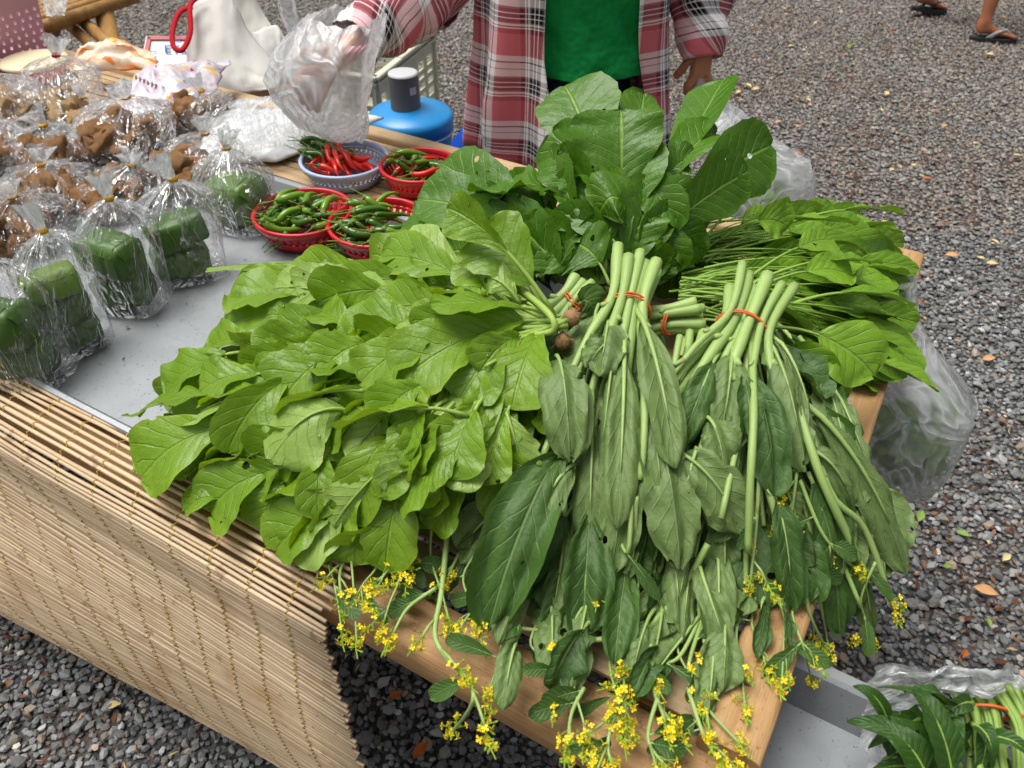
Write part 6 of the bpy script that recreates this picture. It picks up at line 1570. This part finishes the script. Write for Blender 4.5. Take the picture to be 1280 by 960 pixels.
def flipflop(F, ax, k, lift):
    ax = Vector(ax).normalized(); sdv = Vector((-ax.y, ax.x, 0)); top = []; bot = []
    for i in range(40):
        a = 2*math.pi*i/40; x = .135*math.cos(a); w = .047*(1+.16*math.cos(a))*abs(math.sin(a))**.75*math.copysign(1, math.sin(a))
        z = lift*sstep(.05, -.14, x)+.006*sstep(.09, .15, x)
        p = F+ax*(x+.014)+sdv*w+Vector((0, 0, z-.02+.004)); top.append(p+Vector((0, 0, .024))); bot.append(p)
    mb = MB(); mb.grid([bot, top], close=True); mb.add(top, [tuple(range(40))]); mb.add(bot, [tuple(range(40))[::-1]]); s_ = mb.build('sandal_sole', sole_m, pb_, False)
    for q in (-1, 1):
        P_ = [F-ax*.025+sdv*q*.040+Vector((0, 0, .012)), F+ax*.015+sdv*q*.036+Vector((0, 0, .046)), F+ax*.058+sdv*q*.014+Vector((0, 0, .054)), F+ax*.088-sdv*.012*k+Vector((0, 0, .040))]
        c = crom(P_, 5); mb = MB(); mb.grid([[p+(ax*.017*h-Vector((0, 0, 0)))*(1-.3*i/len(c))+Vector((0, 0, .002*(1-h*h))) for h in (-1, -.4, .4, 1)] for i, p in enumerate(c)]); o = mb.build('strap', strap_m if lift < .02 else sole_m, s_); solidify(o, .003)
        if lift < .02 and q == -1:
            p = c[9]; mb = MB(); mb.grid([[p+ax*.005*h+(c[11]-c[8]).normalized()*.013*w+Vector((0, -.0022, .0045)) for h in (-1, -.3, .3, 1)] for w in (-1, -.5, .5, 1)]); mb.build('strap_mark', simple('dark_grey_print', lin(86, 88, 96), .5), s_)
foot(-.09, F1, (1, -.22, 0), 1, .0); foot(.09, F2, (1, .25, 0), -1, .03)
skin_body('body', g.V, g.E, g.R, pel, skin2, pb_)
flipflop(F1, (1, -.22, 0), 1, .0); flipflop(F2, (1, .25, 0), -1, .03)
gj = Graph(); pj = gj.add(hipc, (.165, .125)); gj.chain(pj, [(hipc+Vector((.005, 0, .12)), (.155, .115))])
for sg, F, ax in ((-1, F1, (1, -.22, 0)), (1, F2, (1, .25, 0))):
    an = F+Vector((-.065, 0, .075)); hp = hipc+Vector((0, sg*.09, -.06)); kn = hp.lerp(an, .48)+Vector((.03, 0, 0)); gj.chain(pj, [(hp, .11), (hp.lerp(kn, .6), .098), (hp.lerp(kn, .9), .092)])
skin_body('shorts', gj.V, gj.E, gj.R, pj, short_m, pb_)
loft([(hipc+Vector((.01, 0, z)), rx, ry, 0) for z, rx, ry in ((.06, .175, .17), (.16, .17, .168), (.28, .172, .19), (.38, .17, .215), (.46, .15, .20), (.52, .09, .10), (.55, .07, .07))], simple('grey_tee', lin(120, 122, 126), .85), 'tee_shirt', pb_, 40, True, None, .05, 8, thick=.003)
hd = hipc+Vector((.05, 0, .76)); mb = MB(); mb.grid([[hd+Vector((-.012+.094*math.sin(th)*math.cos(a), .088*math.sin(th)*math.sin(a), .02+.092*math.cos(th))) for a in np.linspace(0, 2*math.pi, 24, endpoint=False)] for th in np.linspace(.001, 1.9, 11)], close=True); mb.build('hair', hair_m, pb_)
mb = MB(); mb.tube([hd+Vector((.084, 0, .0)), hd+Vector((.098, 0, -.03)), hd+Vector((.086, 0, -.04))], [.006, .013, .008], 8); mb.build('nose', skin2, pb_)
for sg in (-1, 1):
    mb = MB(); mb.lathe(hd+Vector((.082, sg*.03, -.01)), [(.001, -.008), (.008, -.004), (.009, 0), (.008, .004), (.001, .008)], 10); mb.build('eye', hair_m, pb_)
# ================================================================== things standing behind the bench
# blue water drum with a dark cup on its lid
blue = simple('blue_plastic', lin(28, 132, 196), .35, .5, .06, 9, .05); dblue = simple('deep_blue_plastic', lin(24, 76, 186), .35, .5, .10, 14, .3, .004)
lc = ad(513, 141, 2.25); dz = lc.z
t = thing('water_drum', 'round blue lidded water drum behind the bench', 'drum', (lc.x, lc.y, 0))
rr = 53*2.25/FPX; base = Vector((lc.x, lc.y, 0))
mb = MB(); mb.lathe(base, [(.001, 0), (rr*.86, 0), (rr*.90, .02), (rr*.94, dz*.5), (rr*.95, dz-.035), (rr*.90, dz-.03)], 48); mb.build('drum_wall', blue, t)
mb = MB(); mb.lathe(base, [(rr*.96, dz-.045), (rr*1.0, dz-.045), (rr*1.01, dz-.012), (rr*.99, dz-.004), (rr*.93, dz+.004), (rr*.6, dz+.016), (rr*.3, dz+.024), (.001, dz+.026)], 56); mb.build('lid', blue, t)
mb = MB(); mb.lathe(base, [(rr*.955, dz-.052), (rr*1.015, dz-.052), (rr*1.02, dz-.046), (rr*.955, dz-.044)], 56); mb.build('lid_seam', simple('pale_blue_edge', lin(150, 196, 220), .4), t)
cupm = simple('dark_steel', lin(104, 104, 108), .45, .5, .1, 30, .1, .001, .4); whm = simple('white_label', lin(186, 188, 190), .4)
cp = ad(508, 140, 2.24); cp = Vector((cp.x, cp.y, dz+.022)); t = thing('steel_cup', 'dark grey upturned cup standing on the blue drum lid', 'cup', cp)
mb = MB(); mb.lathe(cp, [(.044, 0), (.043, .004), (.042, .09), (.042, .092)], 32); mb.build('cup_wall', cupm, t)
mb = MB(); mb.lathe(cp, [(.043, .0925), (.042, .097), (.036, .099), (.001, .099)], 32); mb.build('cup_base', whm, t)
mb = MB(); mb.grid([[cp+Vector((.0437*math.cos(a), .0437*math.sin(a), z)) for z in (.045, .066)] for a in np.linspace(R(-62), R(-34), 5)]); mb.build('sticker', whm, t)
# blue plastic chair, its back towards us
ch = ad(600, 178, 2.15); t = thing('plastic_chair', 'bright blue plastic chair half hidden by the vendor', 'chair', (ch.x, ch.y, 0)); hx = .13; zt = ad(606, 128, 2.2).z
mb = MB(); rows = []
for i in range(9):
    s_ = i/8; z = .34+(zt-.34)*s_; w = hx*(1-.55*sstep(.55, 1.0, s_)**1.5)
    rows.append([Vector((ch.x+.03+w*q, ch.y+.05*s_-.05*(1-q*q), z)) for q in np.linspace(-1, 1, 11)])
mb.grid(rows); o = mb.build('backrest', dblue, t); solidify(o, .006)
mb = MB(); mb.box((ch.x+.03, ch.y+.16, .34), (.15, 0, 0), (0, .16, 0), (0, 0, .012), 0, .008); mb.build('seat', dblue, t)
for sx_ in (-1, 1):
    for sy in (-1, 1):
        mb = MB(); mb.tube([(ch.x+.03+sx_*.12, ch.y+.16+sy*.13, .34), (ch.x+.03+sx_*.14, ch.y+.16+sy*.15, -.002)], [.016, .013], 8); mb.build('leg', dblue, t)
# two stacked pale crates with slotted walls
crm = simple('cream_crate_plastic', lin(196, 196, 176), .5, .4, .10, 18, .15); 
cr0 = at(468, 94, .60); d1 = Vector((.30, .954, 0)); d2 = Vector((-.954, .30, 0)); Lc, Wc, Hc = .50, .36, .29
def crate(lab, z0):
    cc = cr0+d1*Lc/2+d2*Wc/2; t = thing('plastic_crate', lab, 'crate', (cc.x, cc.y, z0), 'cream crates behind the bench')
    def wall(o, e, L, nrm_):
        nsl = max(3, int(L/.075)); up = Vector((0, 0, 1))
        mb = MB(); lo = Vector((o.x, o.y, z0))
        for z_, h_ in ((.018, .018), (.145, .008), (Hc-.03, .026)): mb.box(lo+e*L/2+up*z_, e*L/2, nrm_*.004, up*h_)
        for k in range(nsl+1): mb.box(lo+e*(L*k/nsl)+up*(Hc/2), e*(.014 if 0 < k < nsl else .016), nrm_*.0045, up*(Hc/2-.004))
        for k in range(nsl):
            for z_ in (.055, .105, .175, .225): mb.box(lo+e*(L*(k+.5)/nsl)+up*z_, e*(L/nsl/2), nrm_*.003, up*.009)
        mb.build('slotted_wall', crm, t, False)
        mb = MB(); mb.box(lo+e*L/2+up*(Hc-.006)+nrm_*.008, e*(L/2+.014), nrm_*.014, up*.007, 0, .003); mb.box(lo+e*L/2+up*(Hc-.026)+nrm_*.011, e*(L/2+.01), nrm_*.008, up*.004); mb.box(lo+e*L*.5+up*(Hc-.002)+nrm_*.012, e*.07, nrm_*.013, up*.008, 0, .003); mb.build('rim', crm, t, False)
    wall(cr0, d1, Lc, -d2); wall(cr0+d2*Wc, d1, Lc, d2); wall(cr0, d2, Wc, -d1); wall(cr0+d1*Lc, d2, Wc, d1)
    mb = MB(); mb.box((cc.x, cc.y, z0+.006), d1*(Lc/2-.004), d2*(Wc/2-.004), (0, 0, .004)); mb.build('crate_floor', crm, t, False)
crate('upper cream plastic crate with slotted walls behind the reaching arm', .60-Hc); crate('lower cream plastic crate under the upper one', .60-2*Hc-.012)
# low wooden box that carries the tote and sign
tb = ad(262, 112, 2.30); t = thing('wooden_box', 'wooden box under the white tote behind the bench', 'box', (tb.x, tb.y+.1, 0)); bz = tb.z-.03
for k in range(5):
    mb = MB(); mb.box((tb.x, tb.y-.02+.06*k, bz-.008), (.30, 0, 0), (0, .028, 0), (0, 0, .008), 0, .002); mb.build('plank', pole, t, False)
for sx_ in (-1, 1):
    for sy in (0, 1):
        mb = MB(); mb.box((tb.x+sx_*.27, tb.y+.0+sy*.2, (bz-.016)/2), (.02, 0, 0), (0, .02, 0), (0, 0, (bz-.016)/2), 0, .003); mb.build('leg', pole, t, False)
# canvas tote with red handles, slumped
canvas = simple('white_canvas', lin(206, 204, 198), .85, .15, .07, 12, .5, .004); redt = simple('red_webbing', lin(178, 16, 30), .7, .2, .08, 200, .4)
d_ = 2.30
def tp(u, v, dd=0.0): return ad(u, v, d_+dd)
t = thing('tote_bag', 'white canvas tote bag with red handles behind the snack bags', 'bag', tp(275, 108))
A = [tp(236, 6), tp(283, -8, .02), tp(312, 40, .05), tp(352, 92, .06)]; B = [tp(232, 104), tp(262, 118), tp(310, 116), tp(348, 108)]
def panel(A, B, off, seed, amp=.012):
    rows = []; a = crom(A, 8); b = crom(B, 8)
    for i in range(21):
        s_ = i/20; rows.append([p.lerp(q, s_)+Vector((0, off-.035*math.sin(math.pi*s_)*math.sin(math.pi*k/(len(a)-1))*(1 if off <= 0 else -1)+amp*noise.noise(Vector((k*.22, s_*3, seed)))+amp*.7*noise.noise(Vector((k*.5, s_*7, seed+3))), amp*.5*noise.noise(Vector((k*.3, s_*4, seed+7))))) for k, (p, q) in enumerate(zip(a, b))])
    return rows
mb = MB(); mb.grid(panel(A, B, 0, 1)); o = mb.build('front_panel', canvas, t); solidify(o, .002)
mb = MB(); mb.grid(panel([p+Vector((.02, .06, .01)) for p in A], [p+Vector((.01, .08, 0)) for p in B], .06, 2)); o = mb.build('back_panel', canvas, t); solidify(o, .002)
mb = MB(); mb.grid(panel([A[2]+Vector((.0, .03, -.01)), tp(345, 32, .12), tp(356, 48, .12)], [B[2]+Vector((.02, .05, 0)), tp(352, 100, .12), tp(358, 100, .12)], .0, 5)); o = mb.build('side_gusset', canvas, t); solidify(o, .002)
def ribbon(P_, w, name):
    c = crom(P_, 8); rows = []
    for i, p in enumerate(c):
        tg = (c[min(i+1, len(c)-1)]-c[max(0, i-1)]).normalized(); S = tg.cross(Vector((0, -.85, .5))).normalized(); rows.append([p+S*w*q for q in (-1, 0, 1)])
    mb = MB(); mb.grid(rows); o = mb.build(name, redt, t); solidify(o, .003)
ribbon([tp(252, -6, -.02), tp(238, 6, -.03), tp(238, 40, -.035), tp(228, 62, -.04), tp(217, 58, -.04), tp(216, 38, -.035), tp(224, 16, -.03), tp(240, 8, -.02)], .0075, 'handle')
# framed sign leaning on the tote
sgp = [ad(183, 46, 2.36), ad(252, 46, 2.40), ad(252, 108, 2.34), ad(171, 108, 2.30)]
t = thing('framed_sign', 'small white sign with red frame and blue writing beside the tote', 'sign', sum(sgp, Vector())/4-Vector((0, 0, .06)))
whb = simple('white_board', lin(216, 220, 226), .4, .4, .04); rfr = simple('red_frame', lin(178, 24, 44), .4)
mb = MB(); mb.grid([[sgp[0], sgp[1]], [sgp[3], sgp[2]]]); o = mb.build('board', whb, t, False); solidify(o, .006)
nrm_s = (sgp[1]-sgp[0]).cross(sgp[3]-sgp[0]).normalized(); nrm_s = nrm_s if nrm_s.y < 0 else -nrm_s
ex = (sgp[1]-sgp[0]).normalized(); ey = (sgp[0]-sgp[3]).normalized(); of = nrm_s*.006
for a_, b_ in ((0, 1), (1, 2), (3, 0), (2, 3)):
    p, q = sgp[a_].lerp(sum(sgp, Vector())/4, .12), sgp[b_].lerp(sum(sgp, Vector())/4, .12); dv = (q-p); sd = dv.normalized().cross(nrm_s); mb = MB(); mb.box((p+q)/2+of, dv/2+dv.normalized()*.005, sd*.006, nrm_s*.002); mb.build('frame_bar', rfr, t, False)
for s_, u, v, sz in (('EYal', 222, 66, .042), ('U', 221, 52, .022), ('~', 196, 68, .03)):
    me = text_mesh(s_, sz, inkB); o = link('lettering', me, t)
    p = sgp[0]+ex*((u-183)*2.37/FPX)-ey*((v-46)*2.37/FPX*1.15)+nrm_s*.0085
    M = Matrix((ex, ey-ex*ey.dot(ex), nrm_s)).transposed().to_4x4(); o.rotation_euler = M.to_euler(); o.location = p-wloc(t)
# lettering on the printed bag's label
mb = MB()
for k in range(6):
    p = at(170+k*5, 97+k*2.2, .928); mb.box(p, (.0012, 0, 0), (0, .0035*math.sin(R(55)), .0035), (0, .0006, -.0006)); mb.box(p+Vector((.002, 0, .001*(k % 3-1))), (.002, 0, 0), (0, .0006, 0), (0, 0, .0006))
mb.build('print_marks', inkK, pb, False)
# low bamboo bench further back
t = thing('bamboo_stool', 'rough bamboo stand with crossed braces in the upper left background', 'stand', at(110, 40, 0.0)*1.0)
q0, q1 = at(52, 26, .60), at(138, -2, .60)
dv = (q1-q0).normalized(); sd = Vector((-dv.y, dv.x, 0))
for k in range(7): mb = MB(); mb.tube([q0-dv*.1+sd*(.045*k+.02), q1+dv*.12+sd*(.045*k+.02)], .018, 10); mb.build('pole', pole, t)
mb = MB(); mb.tube([q0-dv*.12-sd*.01+Vector((0, 0, -.02)), q1+dv*.12-sd*.01+Vector((0, 0, -.02))], .026, 10); mb.build('rail', pole, t)
for (u0, v0, u1, v1, r0, nm) in ((128, 6, 140, 62, .042, 'leg'), (66, 24, 58, 70, .04, 'leg')):
    p = ad(u0, v0, 3.25); q = ad(u1, v1, 3.2); e = p+(q-p)*((p.z+.002)/(p.z-q.z)); mb = MB(); mb.tube([p, e], [r0*.9, r0], 12); mb.build(nm, pole, t)
for (u0, v0, u1, v1, r0) in ((88, 14, 152, 68, .024), (74, 20, 120, 62, .022)):
    p = ad(u0, v0, 3.2); q = ad(u1, v1, 3.1); e = p+(q-p)*((p.z-.002)/(p.z-q.z)) if q.z < p.z else q; mb = MB(); mb.tube([p, e], r0, 10); mb.build('brace', pole, t)
sheet('plastic_bag', 'milky plastic bag hanging on the bamboo stand behind the pink basket', 'bag', [ad(50, -6, 3.05), ad(86, -6, 3.05), ad(82, 20, 3.0), ad(58, 22, 3.0)], 16, 16, .02, milky, 41, 0, 5)

# ================================================================== single fallen leaves one can pick out on the gravel
dry = [simple('dry_leaf_straw', lin(206, 184, 130), .7, .2, .15, 60), simple('dry_leaf_rust', lin(176, 96, 44), .7, .2, .2, 60), simple('fallen_leaf_green', lin(122, 150, 70), .5, .3, .15, 60), simple('dry_leaf_tan', lin(196, 150, 104), .7, .2, .15, 60)]
def fleaf(u, v, ln, mi, an, lab, group=None):
    p = at(u, v, .022); d = Vector((math.cos(an), math.sin(an), .05)); w = ln*.26; S = Vector((-d.y, d.x, .12)).normalized(); rows = []
    for i in range(7):
        t_ = i/6; ww = w*math.sin(math.pi*min(.98, max(.03, t_))**.85); rows.append([p+d*ln*(t_-.5)+S*ww*q+Vector((0, 0, .12*ln*(q*q-.3)+.10*ln*math.sin(t_*3))) for q in (-1, -.4, .4, 1)])
    mb = MB(); mb.grid(rows); o = mb.build('fallen_leaf', dry[mi], None, True, org=p); tag(o, lab, 'fallen leaf', group)
for a in [(142, 882, .030, 0, .2, 'cream dry leaf on the gravel below the reed mat'), (78, 802, .03, 1, 1.2, 'rust dry leaf on the gravel near the mat bottom left'),
          (1258, 697, .030, 0, .6, 'round cream leaf on the gravel near the right photo edge'), (1204, 668, .032, 2, -.6, 'green fallen leaf on the gravel beside the hanging clear bag'),
          (1150, 645, .04, 2, 1.0, 'dark green fallen leaf just below the hanging clear bag'), (1206, 817, .024, 1, .9, 'orange dry leaf on the gravel above the water spinach bag'),
          (1236, 778, .022, 2, 1.4, 'pale green leaf on the gravel right of the deep tray'), (1190, 320, .05, 3, -.2, 'tan curled leaf on the gravel right of the young greens'),
          (1240, 330, .04, 0, -.3, 'straw leaf on the gravel, far right, level with young greens'), (1108, 117, .05, 0, 1.1, 'bright cream petal alone in the upper right gravel'),
          (1062, 58, .05, 2, .4, 'dark green scrap in the upper right gravel'), (945, 112, .05, 0, .3, 'cream petal curled beside the held carrier bag'), (1185, 708, .025, 2, .0, 'olive leaf beside the green one near the hanging bag'),
          (526, 938, .04, 1, .9, 'rust leaf on the gravel under the bench front'), (495, 870, .03, 1, .3, 'small rust leaf under the hanging flower heads'), (1232, 740, .05, 3, -.5, 'long grey brown twig-like leaf on the right gravel')]:
    fleaf(*a)
rd = random.Random(4)
for k in range(40):
    fleaf(rd.uniform(900, 1275), rd.uniform(10, 470), rd.uniform(.025, .05), rd.choice([0, 0, 3, 1]), rd.uniform(0, 6.28), 'small dry leaf scattered on the open gravel at the right', 'dry leaves scattered on the right gravel')
